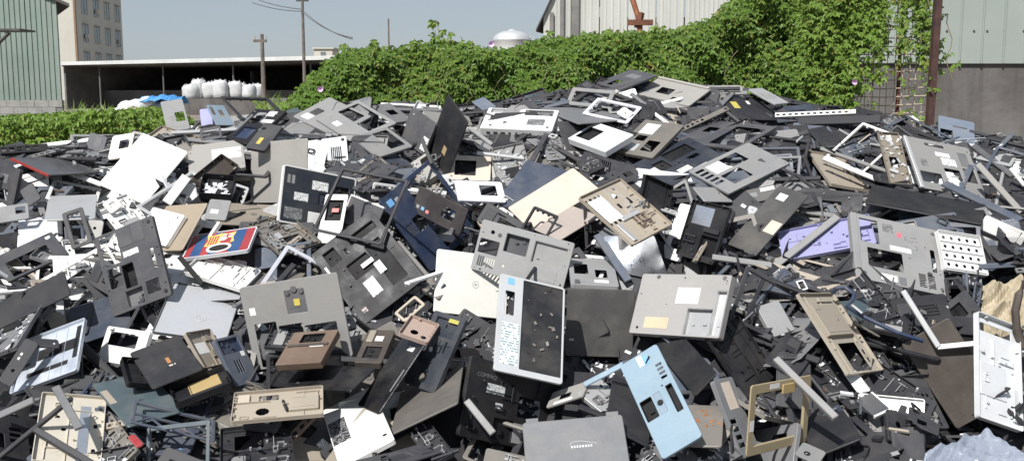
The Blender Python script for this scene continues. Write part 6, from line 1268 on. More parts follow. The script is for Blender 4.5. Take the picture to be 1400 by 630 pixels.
('palm',0,'te',(-1.142,5.265,1.507),(-.459,.01,-.278,.844),1.10,1.07,'teal palm rest just left of the {1}'),
('palm',1,'n2',(.652,5.641,1.652),(-.164,-.08,-.356,.916),.92,.94,'navy palm rest just below the {8}'),
('bezel',0,'c',(.212,5.047,1.436),(.924,.252,.098,-.27),1.06,.86,'charcoal bezel just above the {48}'),
('tray',1,'k2',(-.223,5.314,1.505),(.828,.276,-.173,.456),.92,1.01,'black tray just right of the {56}'),
('base',3,'c',(-.436,5.044,1.357),(.706,.247,.18,-.639),.93,.97,'charcoal base just left of the {56}'),
('lid',2,'m',(-1.043,5.036,1.487),(-.472,-.132,-.196,.849),.90,.99,'grey lid just below the {1}'),
('tray',0,'k2',(.029,3.518,.621),(-.083,-.076,-.36,.926),.89,1.01,'black tray just right of the {2}'),
('palm',0,'g',(-1.766,3.724,.804),(-.142,.222,-.328,.907),.94,.93,'dark grey palm rest just below the {39}'),
('base',0,'k2',(-1.622,3.468,.652),(.34,.33,-.18,.862),1.10,.86,'black base just above the {34}'),
('lid',2,'k2',(-.136,5.155,1.43),(.859,.197,.008,-.473),.96,1.08,'black lid just above the {48}'),
('tray',0,'k2',(.999,4.057,.929),(.879,.349,.293,.139),.88,.99,'black tray just below the {40}'),
('tray',0,'c',(-.021,4.032,.821),(-.082,.095,-.597,.792),.91,.86,'charcoal tray just left of the {61}'),
('base',3,'k2',(2.309,4.626,1.199),(.549,.242,.15,-.786),1.01,.98,'black base just right of the {20}'),
('base',1,'sl',(-.617,4.602,1.262),(.928,.327,-.115,-.136),1.08,.97,'slate base just right of the {62}'),
('base',1,'w',(-1.374,4.175,1.03),(-.404,-.359,-.174,.823),1.12,.91,'white base just right of the {75}'),
('bezel',0,'m',(-1.953,4.862,1.411),(.808,.163,.196,-.531),.95,1.03,'grey bezel just above the {73}'),
('base',3,'c',(-.993,4.206,1.074),(-.02,.016,-.309,.951),.94,1.06,'charcoal base just above the {64}'),
('tray',0,'k2',(.398,3.135,.594),(.699,.147,-.179,.676),.96,1.10,'black tray just below the {47}'),
('base',2,'c',(-2.345,4.696,1.381),(-.373,-.045,-.217,.901),.90,1.09,'charcoal base just left of the {73}'),
('lid',1,'m',(1.575,4.737,1.187),(.97,.211,.053,.112),.97,1.02,'grey lid just above the {77}'),
('base',1,'k2',(1.816,3.546,.623),(.944,.211,-.091,-.235),.96,.93,'black base just right of the {36}'),
('palm',1,'c',(1.153,5.667,1.652),(.945,.306,.023,-.113),1.09,.98,'charcoal palm rest just left of the {23}'),
('tray',1,'w',(2.296,4.827,1.317),(.185,-.035,-.381,.905),.93,.90,'white tray just right of the {14}'),
('tray',0,'g',(-1.412,5.045,1.465),(.937,.266,-.029,.226),1.07,1.03,'dark grey tray just above the {13}'),
('lid',0,'tb',(-.432,3.178,.545),(.55,.089,.274,-.784),.87,1.10,'brown-grey lid just below the {11}'),
('tray',1,'w',(.023,4.584,1.104),(.208,.187,-.518,.808),.86,.85,'white tray just left of the {79}'),
('base',2,'c',(.48,4.69,1.307),(.056,.135,-.273,.951),1.05,1.07,'charcoal base just above the {21}'),
('base',3,'k2',(-.091,4.329,1.049),(-.498,-.252,-.035,.829),.92,1.14,'black base just left of the {16}'),
('tray',0,'k2',(1.008,3.189,.516),(.609,.208,-.341,.685),.86,1.06,'black tray just right of the {53}'),
('base',2,'c',(.069,5.083,1.42),(.179,.059,-.444,.876),1.01,.95,'charcoal base just below the {28}'),
('bezel',0,'k2',(.444,4.303,1.097),(-.036,.146,-.364,.919),.93,1.01,'black bezel just left of the {21}'),
('lid',2,'lw',(.3,4.49,1.201),(.85,.135,-.26,.438),.90,1.10,'pale grey lid just left of the {21}'),
('bezel',1,'c',(-.333,4.896,1.262),(-.278,-.152,-.471,.823),.91,1.14,'charcoal bezel just above the {6}'),
('palm',2,'w',(-2.217,4.56,1.213),(.888,.438,-.085,.11),.91,.99,'white palm rest just right of the {12}'),
('lid',1,'m',(-1.27,4.952,1.349),(.575,.187,-.349,.716),1.08,.97,'grey lid just left of the {38}'),
('tray',0,'k2',(-.09,3.277,.508),(.736,-.019,.469,-.488),.95,1.09,'black tray just below the {2}'),
('tray',1,'k2',(.719,4.61,1.195),(.627,.153,-.385,.66),.89,1.08,'black tray just above the {46}'),
('tray',1,'m',(-.73,4.942,1.42),(.911,.409,.003,-.044),.90,.86,'grey tray just left of the {0}'),
('palm',1,'c',(1.337,3.956,.913),(.811,.363,.013,-.459),.86,1.01,'charcoal palm rest just left of the {30}'),
('lid',1,'n2',(.883,5.09,1.376),(.91,.376,.151,-.09),1.01,.96,'navy lid just above the {7}'),
('base',3,'k2',(-1.347,3.335,.636),(-.033,.052,-.384,.921),1.09,1.04,'black base just left of the {74}'),
('lid',0,'tb',(-1.122,4.418,1.171),(-.137,.063,-.159,.976),.98,.89,'brown-grey lid just above the {37}'),
('tray',0,'c',(1.801,3.508,.73),(-.089,-.124,-.454,.878),1.03,.97,'charcoal tray just right of the {36}'),
('tray',1,'c',(-.159,5.472,1.584),(.953,.286,-.028,.098),.99,.89,'charcoal tray just left of the {28}'),
('tray',0,'k2',(1.611,5.41,1.525),(.959,.236,-.102,.117),1.04,.96,'black tray just left of the {55}'),
('palm',1,'c',(1.199,5.53,1.536),(.322,.073,-.363,.871),.91,1.09,'charcoal palm rest just below the {23}'),
('cover',0,'g',(-.807,5.289,1.618),(.951,.29,-.095,-.052),.92,.97,'dark grey cover just right of the {1}'),
('palm',1,'tb',(-2.02,3.974,.898),(.255,.173,-.431,.848),1.08,1.14,'brown-grey palm rest just above the {39}'),
('bar',1,'c',(.658,5.626,1.66),(.811,.325,.166,-.457),1.04,1.09,'charcoal bar just below the {8}'),
('slot',0,'sl',(1.721,3.82,.907),(-.29,-.543,.244,.749),.93,.86,'slate slotted bar just above the {70}'),
('plate',1,'k2',(1.267,3.174,.624),(.019,.165,-.381,.909),.98,1.13,'black plate just below the {70}'),
('bezel',1,'w',(-1.979,3.904,.906),(.553,.317,-.268,.723),.94,1.03,'white bezel just above the {39}'),
('box',0,'k2',(2.189,5.252,1.455),(.925,.336,-.062,.169),1.10,1.11,'black box just left of the {27}'),
('tray',1,'c',(-1.808,3.719,.795),(.578,.21,-.239,.752),1.02,.91,'charcoal tray just above the {26}'),
('cover',0,'c',(1.232,3.054,.585),(.517,.357,.019,-.777),1.02,.90,'charcoal cover just below the {70}'),
('slot',0,'k2',(-2.153,4.795,1.408),(.841,.316,-.091,.429),.87,1.05,'black slotted bar just above the {73}'),
('bar',0,'sl',(1.949,4.059,1.007),(.728,.665,-.148,-.071),1.02,.98,'slate bar just right of the {35}'),
('tray',0,'c',(-1.183,4.355,1.121),(-.288,.079,-.319,.9),.99,.91,'charcoal tray just above the {37}'),
('cover',0,'lw',(-.352,4.866,1.258),(-.162,-.003,-.416,.895),.90,.92,'pale grey cover just above the {6}'),
('bracket',1,'k2',(1.721,3.916,.939),(.625,.307,-.476,.538),.86,.94,'black bracket just right of the {30}'),
('tray',0,'c',(2.288,4.856,1.328),(.888,.366,-.129,.248),.96,1.01,'charcoal tray just right of the {14}'),
('cover',0,'c',(2.002,4.116,1.057),(.72,-.077,-.125,.678),.90,1.06,'charcoal cover just right of the {35}'),
('plate',0,'n2',(1.949,4.11,1.016),(-.255,-.144,-.122,.948),.87,.95,'navy plate just right of the {35}'),
('box',0,'k2',(.214,5.484,1.631),(.95,.295,.096,.048),.92,1.04,'black box just above the {28}'),
('box',1,'g',(-2.031,4.865,1.404),(.38,.121,-.264,.879),.89,1.02,'dark grey box just right of the {73}'),
('bracket',1,'lw',(-.27,4.628,1.132),(.719,.06,.201,-.663),.98,.86,'pale grey bracket just right of the {6}'),
('tray',1,'w',(-1.684,4.168,1.043),(-.214,-.029,-.349,.912),.86,.88,'white tray just left of the {24}'),
('bezel',0,'g',(-1.947,3.841,.919),(-.058,.137,-.232,.961),.98,1.05,'dark grey bezel just above the {39}'),
('slot',0,'m3',(-.305,4.004,.951),(-.271,-.22,-.288,.892),.95,.90,'beige-grey slotted bar just right of the {44}'),
('cover',0,'c',(-.678,4.875,1.417),(.485,.229,-.259,.803),1.09,1.11,'charcoal cover just left of the {0}'),
('palm',1,'c',(1.19,4.453,1.115),(.887,.439,-.115,-.086),1.05,.98,'charcoal palm rest just right of the {40}'),
('bar',0,'c',(1.812,3.587,.827),(.828,.432,-.356,.025),1.02,1.11,'charcoal bar just right of the {36}'),
('bar',1,'k2',(-2.083,4.778,1.409),(.949,.261,-.035,-.173),1.04,.98,'black bar just above the {73}'),
('cover',0,'c',(-1.447,5.151,1.526),(.891,.17,.011,.421),.97,.89,'charcoal cover just below the {17}'),
('tray',1,'c',(1.305,3.895,.926),(.625,.069,.028,-.777),.99,.97,'charcoal tray just above the {67}'),
('box',0,'c',(1.638,3.606,.817),(.693,.153,-.658,.251),1.04,.97,'charcoal box just above the {70}'),
('bracket',1,'tp',(-.424,5.389,1.609),(.218,.086,-.313,.92),.94,1.03,'taupe bracket just left of the {56}'),
('bar',1,'g',(1.567,4.093,1.031),(.706,.263,.232,-.615),.89,.88,'dark grey bar just below the {30}'),
('bar',0,'k2',(-2.053,4.907,1.443),(.887,.352,-.011,.298),.88,.99,'black bar just left of the {50}'),
('slot',0,'k2',(2.438,5.006,1.424),(.9,.409,.032,-.146),1.03,.89,'black slotted bar just right of the {14}'),
('cover',1,'g',(1.12,5.586,1.661),(.875,.093,-.191,.435),.95,1.07,'dark grey cover just left of the {23}'),
('slot',0,'c',(-1.92,3.8,.933),(.231,-.265,-.544,.762),.99,1.13,'charcoal slotted bar just left of the {39}'),
('box',0,'k2',(1.318,3.239,.662),(-.401,-.244,-.244,.848),.92,.88,'black box just left of the {70}'),
('cover',1,'c',(-2.358,4.739,1.398),(.098,.018,-.332,.938),.94,1.06,'charcoal cover just left of the {73}'),
('plate',1,'te',(.113,5.521,1.669),(.707,.117,-.121,.687),.89,.91,'teal plate just above the {28}'),
('slot',0,'c',(2.105,5.312,1.505),(.919,.387,-.072,-.028),1.10,.97,'charcoal slotted bar just above the {14}'),
('tray',1,'k2',(-1.717,3.98,.879),(.013,-.226,-.351,.909),.94,1.01,'black tray just above the {72}'),
('tray',1,'k2',(-.808,5.194,1.568),(.64,.179,.19,-.723),.90,1.11,'black tray just right of the {1}'),
('bracket',1,'n2',(2.256,5.256,1.485),(.923,.245,-.101,.278),1.06,1.11,'navy bracket just left of the {27}'),
('bracket',1,'c',(2.083,5.357,1.534),(.725,.24,-.196,.615),1.07,.98,'charcoal bracket just above the {57}'),
('tray',0,'k2',(.902,4.321,1.038),(.206,.04,-.254,.944),1.00,1.11,'black tray just right of the {46}'),
('slot',0,'g',(-2.153,4.783,1.423),(-.174,-.087,-.216,.957),.85,1.08,'dark grey slotted bar just above the {73}'),
('plate',1,'c',(1.051,5.558,1.661),(.527,.254,.318,-.746),1.11,1.12,'charcoal plate just right of the {4}'),
('tray',1,'k2',(-1.953,4.916,1.415),(.924,.38,.003,.039),.90,.94,'black tray just left of the {50}'),
('plate',2,'m',(-1.94,4.94,1.449),(.957,.257,-.105,.084),.93,1.08,'grey plate just left of the {50}'),
('bar',0,'tb',(-1.34,4.786,1.292),(.897,.416,.083,.127),.97,.90,'brown-grey bar just right of the {32}'),
('bar',1,'k2',(1.154,3.988,.978),(.944,.3,.096,.099),.86,.95,'black bar just below the {29}'),
('slot',0,'w',(-.419,4.534,1.268),(.986,.157,.049,-.019),.86,.96,'white slotted bar just above the {6}'),
('tray',0,'k2',(-.07,3.558,.748),(.836,.336,.182,-.394),.96,.97,'black tray just right of the {15}'),
('box',0,'k2',(2.449,5.062,1.443),(.031,-.028,-.35,.936),1.02,1.00,'black box just right of the {14}'),
('box',1,'c',(1.978,5.34,1.527),(-.3,-.142,-.284,.9),1.00,1.12,'charcoal box just right of the {55}'),
('cover',1,'tp',(-.338,4.76,1.219),(.497,.142,-.259,.816),.99,1.10,'taupe cover just above the {6}'),
('slot',0,'c',(-.551,4.497,1.272),(.829,.15,.133,.523),1.02,.98,'charcoal slotted bar just above the {62}'),
('box',0,'c',(1.682,3.755,.892),(.773,.55,-.143,.282),.85,.85,'charcoal box just left of the {36}'),
('palm',2,'k2',(1.322,3.927,.913),(.836,.416,-.201,.297),.92,.90,'black palm rest just left of the {30}'),
('bracket',1,'sl',(1.765,3.811,.931),(.606,.195,.658,-.402),.98,.86,'slate bracket just below the {35}'),
('bracket',0,'c',(.202,3.805,.927),(.733,.196,.218,-.614),.92,.90,'charcoal bracket just left of the {52}'),
('bracket',0,'lw',(-1.651,5.217,1.509),(.058,.034,-.261,.963),.90,1.15,'pale grey bracket just right of the {9}'),
('slot',0,'c',(-.906,4.99,1.482),(.95,.31,.01,-.034),1.08,1.02,'charcoal slotted bar just below the {1}'),
('cover',0,'k2',(1.833,3.584,.817),(.982,.13,-.139,.005),.94,.91,'black cover just right of the {36}'),
('bar',0,'c',(-2.198,4.869,1.432),(.948,.314,-.001,.044),1.04,.89,'charcoal bar just above the {73}'),
('palm',1,'k2',(1.419,4.428,1.144),(.949,.021,-.18,.257),1.11,1.15,'black palm rest just left of the {20}'),
('bar',1,'k2',(-1.139,3.256,.621),(.909,.351,-.036,.223),1.11,1.03,'black bar just right of the {60}'),
('bracket',1,'c',(-.777,3.636,.864),(.881,.429,.053,-.193),1.07,.91,'charcoal bracket just below the {10}'),
('palm',1,'k2',(-.452,4.665,1.229),(.785,.278,.282,-.477),1.06,.90,'black palm rest just above the {69}'),
('bracket',1,'c',(-.48,4.41,1.082),(.634,.232,.421,-.605),1.02,1.05,'charcoal bracket just left of the {69}'),
('tray',0,'m',(1.567,4.125,1.026),(.668,.182,-.383,.611),1.12,1.14,'grey tray just left of the {30}'),
('cover',1,'m',(-1.323,5.158,1.547),(.927,.339,-.015,.162),1.09,1.11,'grey cover just below the {17}'),
('tray',1,'tb',(-.444,4.647,1.224),(.723,.337,-.238,.554),.91,.92,'brown-grey tray just above the {69}'),
('tray',0,'k2',(1.795,4.092,.971),(.502,.178,.049,-.845),.87,.91,'black tray just below the {35}'),
('palm',1,'k2',(-.201,5.333,1.527),(-.003,-.035,-.257,.966),1.07,1.03,'black palm rest just left of the {28}'),
('palm',2,'k2',(1.375,4.454,1.154),(.169,-.083,-.544,.818),.88,.97,'black palm rest just above the {29}'),
('bar',1,'g',(-1.654,4.95,1.455),(.937,.339,-.007,.087),1.09,.92,'dark grey bar just right of the {50}'),
('bar',1,'tp',(1.177,4.355,1.115),(-.092,-.108,-.363,.921),.88,1.09,'taupe bar just above the {29}'),
('bar',1,'sl',(.111,5.42,1.616),(-.086,-.092,-.304,.944),1.12,1.04,'slate bar just above the {28}'),
('slot',0,'c',(2.09,4.45,1.173),(.936,.345,.035,.06),.88,.93,'charcoal slotted bar just right of the {20}'),
('bracket',1,'sl',(.12,5.453,1.639),(.905,.162,.1,-.381),.94,.94,'slate bracket just above the {28}'),
('bracket',1,'k2',(1.716,4.957,1.384),(.928,.369,-.046,.021),1.11,1.01,'black bracket just below the {55}'),
('plate',2,'k2',(-.019,5.445,1.623),(.842,.245,-.213,.431),.87,.86,'black plate just above the {28}'),
('slot',0,'k2',(.508,5.658,1.724),(.21,.001,-.25,.945),.98,.92,'black slotted bar just left of the {8}'),
('slot',0,'k2',(2.015,4.028,1.03),(.895,.272,-.175,-.306),1.11,.99,'black slotted bar just right of the {35}'),
('slot',0,'c',(1.164,4.377,1.125),(.756,.599,.169,.204),.89,1.12,'charcoal slotted bar just left of the {29}'),
('palm',0,'n2',(1.335,5.473,1.492),(.135,.081,-.31,.938),1.05,.94,'navy palm rest just right of the {18}'),
('bracket',0,'n2',(-1.87,4.92,1.436),(.812,.205,.298,-.458),.97,1.03,'navy bracket just above the {50}'),
('slot',0,'tb',(-.466,4.741,1.262),(.072,-.052,-.564,.821),1.11,.98,'brown-grey slotted bar just above the {6}'),
('tray',0,'k2',(.91,3.974,.91),(-.272,-.052,-.319,.906),.97,.89,'black tray just above the {42}'),
('plate',0,'k2',(1.141,3.301,.687),(.74,.078,-.011,-.668),.93,.98,'black plate just below the {67}'),
('tray',0,'m',(-.004,4.909,1.345),(.707,.298,.184,-.614),.96,.85,'grey tray just above the {48}'),
('slot',0,'m',(-.433,4.541,1.261),(.883,.368,-.146,-.252),.99,1.13,'grey slotted bar just above the {6}'),
('box',1,'c',(-1.662,4.953,1.462),(.249,.171,-.182,.936),.89,.88,'charcoal box just above the {50}'),
('bar',0,'c',(.599,5.453,1.662),(.229,.098,-.332,.91),1.06,.94,'charcoal bar just right of the {63}'),
('tray',0,'w',(-.398,5.325,1.52),(.049,.233,-.297,.925),1.03,1.13,'white tray just left of the {56}'),
('bracket',0,'m',(.549,5.338,1.61),(.962,.269,-.042,.039),.93,.97,'grey bracket just right of the {63}'),
('palm',0,'n2',(.756,3.27,.486),(.547,.416,.058,-.724),.90,1.07,'navy palm rest just left of the {53}'),
('tray',0,'k2',(-.859,3.674,.728),(-.119,.174,-.266,.941),1.01,1.05,'black tray just below the {10}'),
('palm',1,'b',(1.177,4.029,.988),(.891,.073,.022,-.448),1.12,.94,'beige palm rest just below the {29}'),
('tray',0,'c',(-.693,4.222,1.041),(-.312,-.045,-.42,.851),1.06,.96,'charcoal tray just left of the {44}'),
('slot',0,'sl',(.377,5.488,1.654),(.936,.346,-.014,-.061),.95,.97,'slate slotted bar just left of the {63}'),
('plate',2,'k2',(2.179,5.307,1.498),(-.086,-.027,-.356,.93),1.11,.88,'black plate just above the {14}'),
('plate',1,'g',(1.971,4.193,1.07),(-.467,-.537,-.197,.674),1.06,1.12,'dark grey plate just right of the {35}'),
('plate',0,'c',(.514,4.694,1.32),(-.31,-.051,-.316,.895),1.11,.99,'charcoal plate just above the {21}'),
('bezel',0,'k2',(-.713,3.469,.672),(-.095,.068,-.487,.866),.88,1.12,'black bezel just above the {3}'),
('plate',1,'k2',(.795,3.669,.873),(.922,.318,.218,-.046),1.11,.89,'black plate just above the {54}'),
('tray',1,'k2',(.201,3.78,.836),(-.079,-.267,-.578,.767),1.00,1.07,'black tray just left of the {52}'),
('bracket',1,'c',(-1.478,4.502,1.206),(.552,.256,.316,-.728),1.05,.93,'charcoal bracket just above the {75}'),
('plate',0,'sl',(1.231,5.666,1.692),(.923,.341,.113,.136),1.08,.94,'slate plate just above the {23}'),
('bar',1,'c',(-.615,5.384,1.624),(.057,.019,-.352,.934),.93,.86,'charcoal bar just above the {0}'),
('cover',1,'k2',(.725,3.134,.536),(.692,.077,.619,-.362),1.10,.93,'black cover just right of the {76}'),
('bracket',1,'s',(-1.222,4.543,1.235),(.543,.266,.488,-.629),1.03,.97,'silver bracket just right of the {32}'),
('plate',2,'k2',(.902,3.787,.874),(.249,-.277,-.311,.874),.88,1.14,'black plate just left of the {42}'),
('tray',1,'g',(-1.806,4.127,1.037),(.699,-.042,.22,-.679),.86,1.12,'dark grey tray just below the {59}'),
('palm',1,'k2',(.464,4.458,1.205),(.628,.249,.149,-.722),1.09,1.01,'black palm rest just left of the {21}'),
('bar',0,'w',(-2.166,4.941,1.449),(-.033,-.051,-.401,.914),.98,1.10,'white bar just above the {73}'),
('bracket',1,'k2',(2.382,5.268,1.469),(.516,.175,.244,-.802),.95,.97,'black bracket just right of the {27}'),
('box',0,'k2',(-.745,3.5,.663),(-.101,.14,-.281,.944),.96,.96,'black box just above the {25}'),
('box',0,'k2',(.051,5.499,1.646),(.392,.071,-.223,.889),.89,1.07,'black box just right of the {56}'),
('bar',0,'k2',(1.701,3.309,.604),(.84,.383,.199,-.33),.90,.93,'black bar just right of the {36}'),
('bar',1,'k2',(.47,4.452,1.199),(.807,.472,-.182,.305),.97,1.06,'black bar just above the {21}'),
('bezel',1,'k2',(-1.924,4.359,1.14),(.232,.104,-.328,.91),.97,1.02,'black bezel just above the {59}'),
('tray',1,'k2',(-1.976,4.156,1.002),(.919,.384,-.091,.016),.97,1.13,'black tray just above the {39}'),
('cover',1,'k2',(1.374,4.5,1.194),(.942,.242,.221,.071),.97,1.00,'black cover just above the {29}'),
('bezel',1,'m',(1.145,4.957,1.313),(.616,.19,-.438,.626),1.10,1.02,'grey bezel just above the {45}'),
('box',1,'k2',(1.394,5.669,1.636),(.097,-.067,-.358,.926),.89,.87,'black box just right of the {23}'),
('cover',1,'k2',(.959,4.458,1.147),(.887,.236,.201,-.342),.89,1.01,'black cover just left of the {40}'),
('palm',1,'n2',(-1.151,3.292,.624),(.702,.132,-.16,.681),1.09,1.03,'navy palm rest just below the {60}'),
('bar',1,'k2',(1.782,5.468,1.577),(.954,.283,-.002,.099),.93,.97,'black bar just above the {55}'),
('bar',1,'m',(-1.814,5.171,1.496),(.916,.309,.0,.254),.89,1.08,'grey bar just above the {50}'),
('bar',1,'m3',(-.323,4.02,.984),(.131,.398,-.107,.902),1.07,1.02,'beige-grey bar just below the {69}'),
('cover',1,'k2',(-.077,4.686,1.227),(.512,.113,-.372,.766),1.00,1.14,'black cover just left of the {48}'),
('cover',1,'k2',(1.755,3.864,.932),(-.372,.272,-.327,.825),.87,1.10,'black cover just below the {35}'),
('slot',0,'w',(-.301,3.955,.995),(-.447,-.033,-.019,.894),1.10,.91,'white slotted bar just right of the {44}'),
('palm',1,'c',(-1.459,4.564,1.2),(.716,-.003,.29,-.634),.95,.95,'charcoal palm rest just below the {50}'),
('cover',1,'n2',(-1.145,3.303,.626),(.883,.372,.228,.171),1.05,.95,'navy cover just left of the {60}'),
('plate',2,'sl',(-2.13,4.837,1.399),(.545,.102,.272,-.786),.96,.99,'slate plate just above the {73}'),
('box',1,'k2',(1.927,5.371,1.549),(.95,.262,.004,.168),.92,.88,'black box just above the {55}'),
('tray',1,'c',(.203,3.811,.772),(.665,.416,.231,-.575),1.02,.97,'charcoal tray just below the {52}'),
('bar',1,'k2',(.905,3.315,.597),(.842,.538,.027,.042),1.02,.90,'black bar just below the {53}'),
('cover',1,'c',(-.041,4.363,1.139),(.251,.121,-.559,.781),1.05,.87,'charcoal cover just above the {16}'),
('plate',0,'b',(1.21,4.143,.968),(.832,.469,-.043,.295),1.04,1.09,'beige plate just below the {29}'),
('slot',0,'te',(-1.253,4.174,1.03),(.004,.183,-.423,.888),1.10,.86,'teal slotted bar just left of the {37}'),
('box',0,'s',(2.043,4.819,1.338),(.89,.352,.159,-.243),1.09,.90,'silver box just below the {14}'),
('tray',0,'c',(.128,5.475,1.608),(.813,.284,.208,-.464),.87,1.10,'charcoal tray just above the {28}'),
('plate',2,'k2',(.506,5.037,1.429),(.487,.236,-.209,.814),1.04,1.07,'black plate just left of the {7}'),
('slot',0,'lw',(-.254,4.719,1.223),(.741,.649,.13,-.116),.88,1.09,'pale grey slotted bar just right of the {6}'),
('box',1,'lw',(.6,5.467,1.654),(-.083,-.112,-.431,.891),.96,1.06,'pale grey box just above the {63}'),
('bezel',0,'k2',(.59,3.438,.666),(.528,.149,.219,-.807),1.07,.92,'black bezel just below the {54}'),
('bracket',0,'c',(-1.57,5.146,1.519),(.549,.204,.281,-.76),.90,.92,'charcoal bracket just right of the {9}'),
('plate',2,'c',(-1.895,4.35,1.141),(.786,.557,.121,-.238),1.08,.90,'charcoal plate just right of the {59}'),
('plate',1,'g',(-.701,5.281,1.581),(-.268,-.099,-.29,.913),.90,1.13,'dark grey plate just above the {0}'),
('plate',2,'g',(-.644,3.661,.869),(-.221,-.02,-.355,.908),.94,1.00,'dark grey plate just right of the {10}'),
('bar',0,'g',(-.534,5.34,1.602),(.94,.34,.006,-.016),1.10,.90,'dark grey bar just left of the {56}'),
('bracket',1,'w',(-.561,4.469,1.262),(.704,.662,.23,.116),.99,1.09,'white bracket just right of the {62}'),
('bar',1,'te',(-.351,4.074,.974),(.832,.242,-.078,-.493),.88,1.08,'teal bar just left of the {78}'),
('slot',0,'k2',(1.302,5.659,1.676),(.93,.348,.005,-.118),.97,.96,'black slotted bar just above the {23}'),
('plate',0,'c',(-1.934,4.922,1.422),(.84,.229,.197,-.45),1.10,1.05,'charcoal plate just left of the {50}'),
('bracket',1,'k2',(1.728,5.525,1.607),(-.053,.028,-.267,.962),.90,1.10,'black bracket just above the {55}'),
('slot',0,'g',(.459,4.411,1.216),(.875,.3,-.177,-.337),.95,1.11,'dark grey slotted bar just above the {21}'),
('cover',1,'tp',(-1.553,4.844,1.385),(.832,.311,.224,-.402),.90,1.03,'taupe cover just right of the {50}'),
('bezel',0,'s',(-1.427,4.464,1.211),(-.481,-.044,-.307,.82),1.01,1.10,'silver bezel just below the {50}'),
('slot',0,'g',(-.314,4.494,1.09),(.687,.457,-.359,-.436),.97,1.11,'dark grey slotted bar just below the {6}'),
('cover',0,'g',(.427,4.199,1.118),(-.372,-.189,-.295,.859),1.01,1.00,'dark grey cover just below the {21}'),
('slot',0,'c',(.244,4.963,1.419),(.38,.101,-.264,.881),1.10,.89,'charcoal slotted bar just above the {48}'),
('plate',2,'g',(.203,4.989,1.425),(.714,.272,.237,-.6),1.09,.93,'dark grey plate just above the {48}'),
('bracket',0,'m3',(-1.818,4.957,1.469),(.631,.181,.341,-.673),.97,.90,'beige-grey bracket just above the {50}'),
('slot',0,'k2',(1.522,3.637,.853),(-.005,-.077,-.284,.956),.87,1.02,'black slotted bar just above the {70}'),
('slot',0,'k2',(1.646,5.566,1.622),(.923,.374,.061,-.072),.95,.88,'black slotted bar just left of the {55}'),
('cover',1,'k2',(1.626,5.188,1.377),(.524,.272,-.339,.732),1.10,.99,'black cover just left of the {55}'),
('bezel',1,'c',(.12,3.407,.618),(.459,.034,-.227,.858),1.05,1.05,'charcoal bezel just above the {22}'),
('bar',1,'k2',(-.58,5.126,1.427),(.964,.188,-.177,-.068),1.06,.96,'black bar just right of the {0}'),
('bar',0,'w',(-2.02,4.684,1.325),(.176,.09,-.339,.92),1.02,1.10,'white bar just below the {73}'),
('cover',0,'k2',(-1.549,3.356,.672),(.901,.178,.127,-.374),.99,1.12,'black cover just below the {26}'),
('bezel',0,'m3',(.377,5.013,1.391),(.818,.26,-.109,.501),.90,1.08,'beige-grey bezel just above the {79}'),
('bracket',1,'c',(-.73,3.402,.652),(.728,.538,.094,-.415),1.03,1.12,'charcoal bracket just below the {3}'),
('bezel',1,'c',(-.087,5.177,1.448),(-.408,-.372,-.331,.766),.89,1.03,'charcoal bezel just left of the {28}'),
('slot',0,'g',(-2.065,4.787,1.403),(.954,.283,-.02,-.101),.99,.99,'dark grey slotted bar just left of the {50}'),
('tray',0,'k2',(-1.143,3.071,.498),(.408,.126,-.275,.862),.87,.89,'black tray just right of the {68}'),
('bezel',0,'k2',(.535,5.351,1.572),(.951,.3,-.071,-.015),1.08,1.02,'black bezel just right of the {63}'),
('slot',0,'g',(2.144,3.982,1.014),(.038,-.061,-.248,.966),1.00,.94,'dark grey slotted bar just above the {36}'),
('box',1,'k2',(.418,2.917,.566),(.4,.202,-.431,.783),.89,.94,'black box just below the {47}'),
('cover',0,'lw',(-2.288,4.677,1.342),(.935,.29,-.018,.204),.96,.87,'pale grey cover just left of the {73}'),
('bracket',0,'c',(.554,3.317,.687),(.273,-.186,-.287,.899),1.09,.89,'charcoal bracket just right of the {47}'),
('box',1,'c',(2.143,4.958,1.404),(.915,.359,-.181,-.022),.92,1.01,'charcoal box just right of the {14}'),
('cover',1,'k2',(.363,5.514,1.702),(.902,.292,-.198,.247),.85,.89,'black cover just above the {63}'),
('plate',0,'c',(2.013,4.508,1.19),(.911,.411,.031,.033),1.12,.90,'charcoal plate just right of the {20}'),
('slot',0,'c',(1.414,3.601,.696),(.928,.343,-.132,.068),.98,.91,'charcoal slotted bar just left of the {70}'),
('bracket',0,'c',(.714,3.269,.688),(-.147,-.219,-.339,.903),1.03,.90,'charcoal bracket just below the {54}'),
('box',0,'k2',(1.482,4.065,1.017),(-.327,-.047,-.183,.926),.98,.88,'black box just left of the {30}'),
('plate',2,'s',(.311,3.319,.684),(.897,.212,.169,-.348),1.08,1.13,'silver plate just above the {22}'),
('cover',0,'w',(2.016,4.189,1.108),(.653,.718,.035,-.239),.87,1.03,'white cover just right of the {35}'),
('tray',1,'tp',(.829,3.306,.647),(.902,.067,.212,.369),.88,.85,'taupe tray just left of the {53}'),
('cover',1,'k2',(-1.362,3.814,.893),(.431,-.078,-.526,.729),1.10,.98,'black cover just below the {24}'),
('box',0,'k2',(1.239,5.047,1.43),(.982,.178,.048,.033),1.07,1.01,'black box just above the {45}'),
('bracket',0,'k2',(1.103,3.328,.642),(.137,.215,-.498,.829),.95,.89,'black bracket just right of the {53}'),
('cover',0,'c',(-.818,3.611,.808),(.891,.427,-.018,.154),.90,1.11,'charcoal cover just below the {10}'),
('tray',1,'c',(1.065,3.578,.724),(.912,.209,-.132,.327),1.02,1.01,'charcoal tray just below the {67}'),
('plate',2,'k2',(.36,4.723,1.366),(.616,.028,-.299,.728),.98,1.03,'black plate just above the {79}'),
('bar',0,'s',(-1.481,5.05,1.504),(.949,.263,.026,.172),1.08,1.03,'silver bar just above the {13}'),
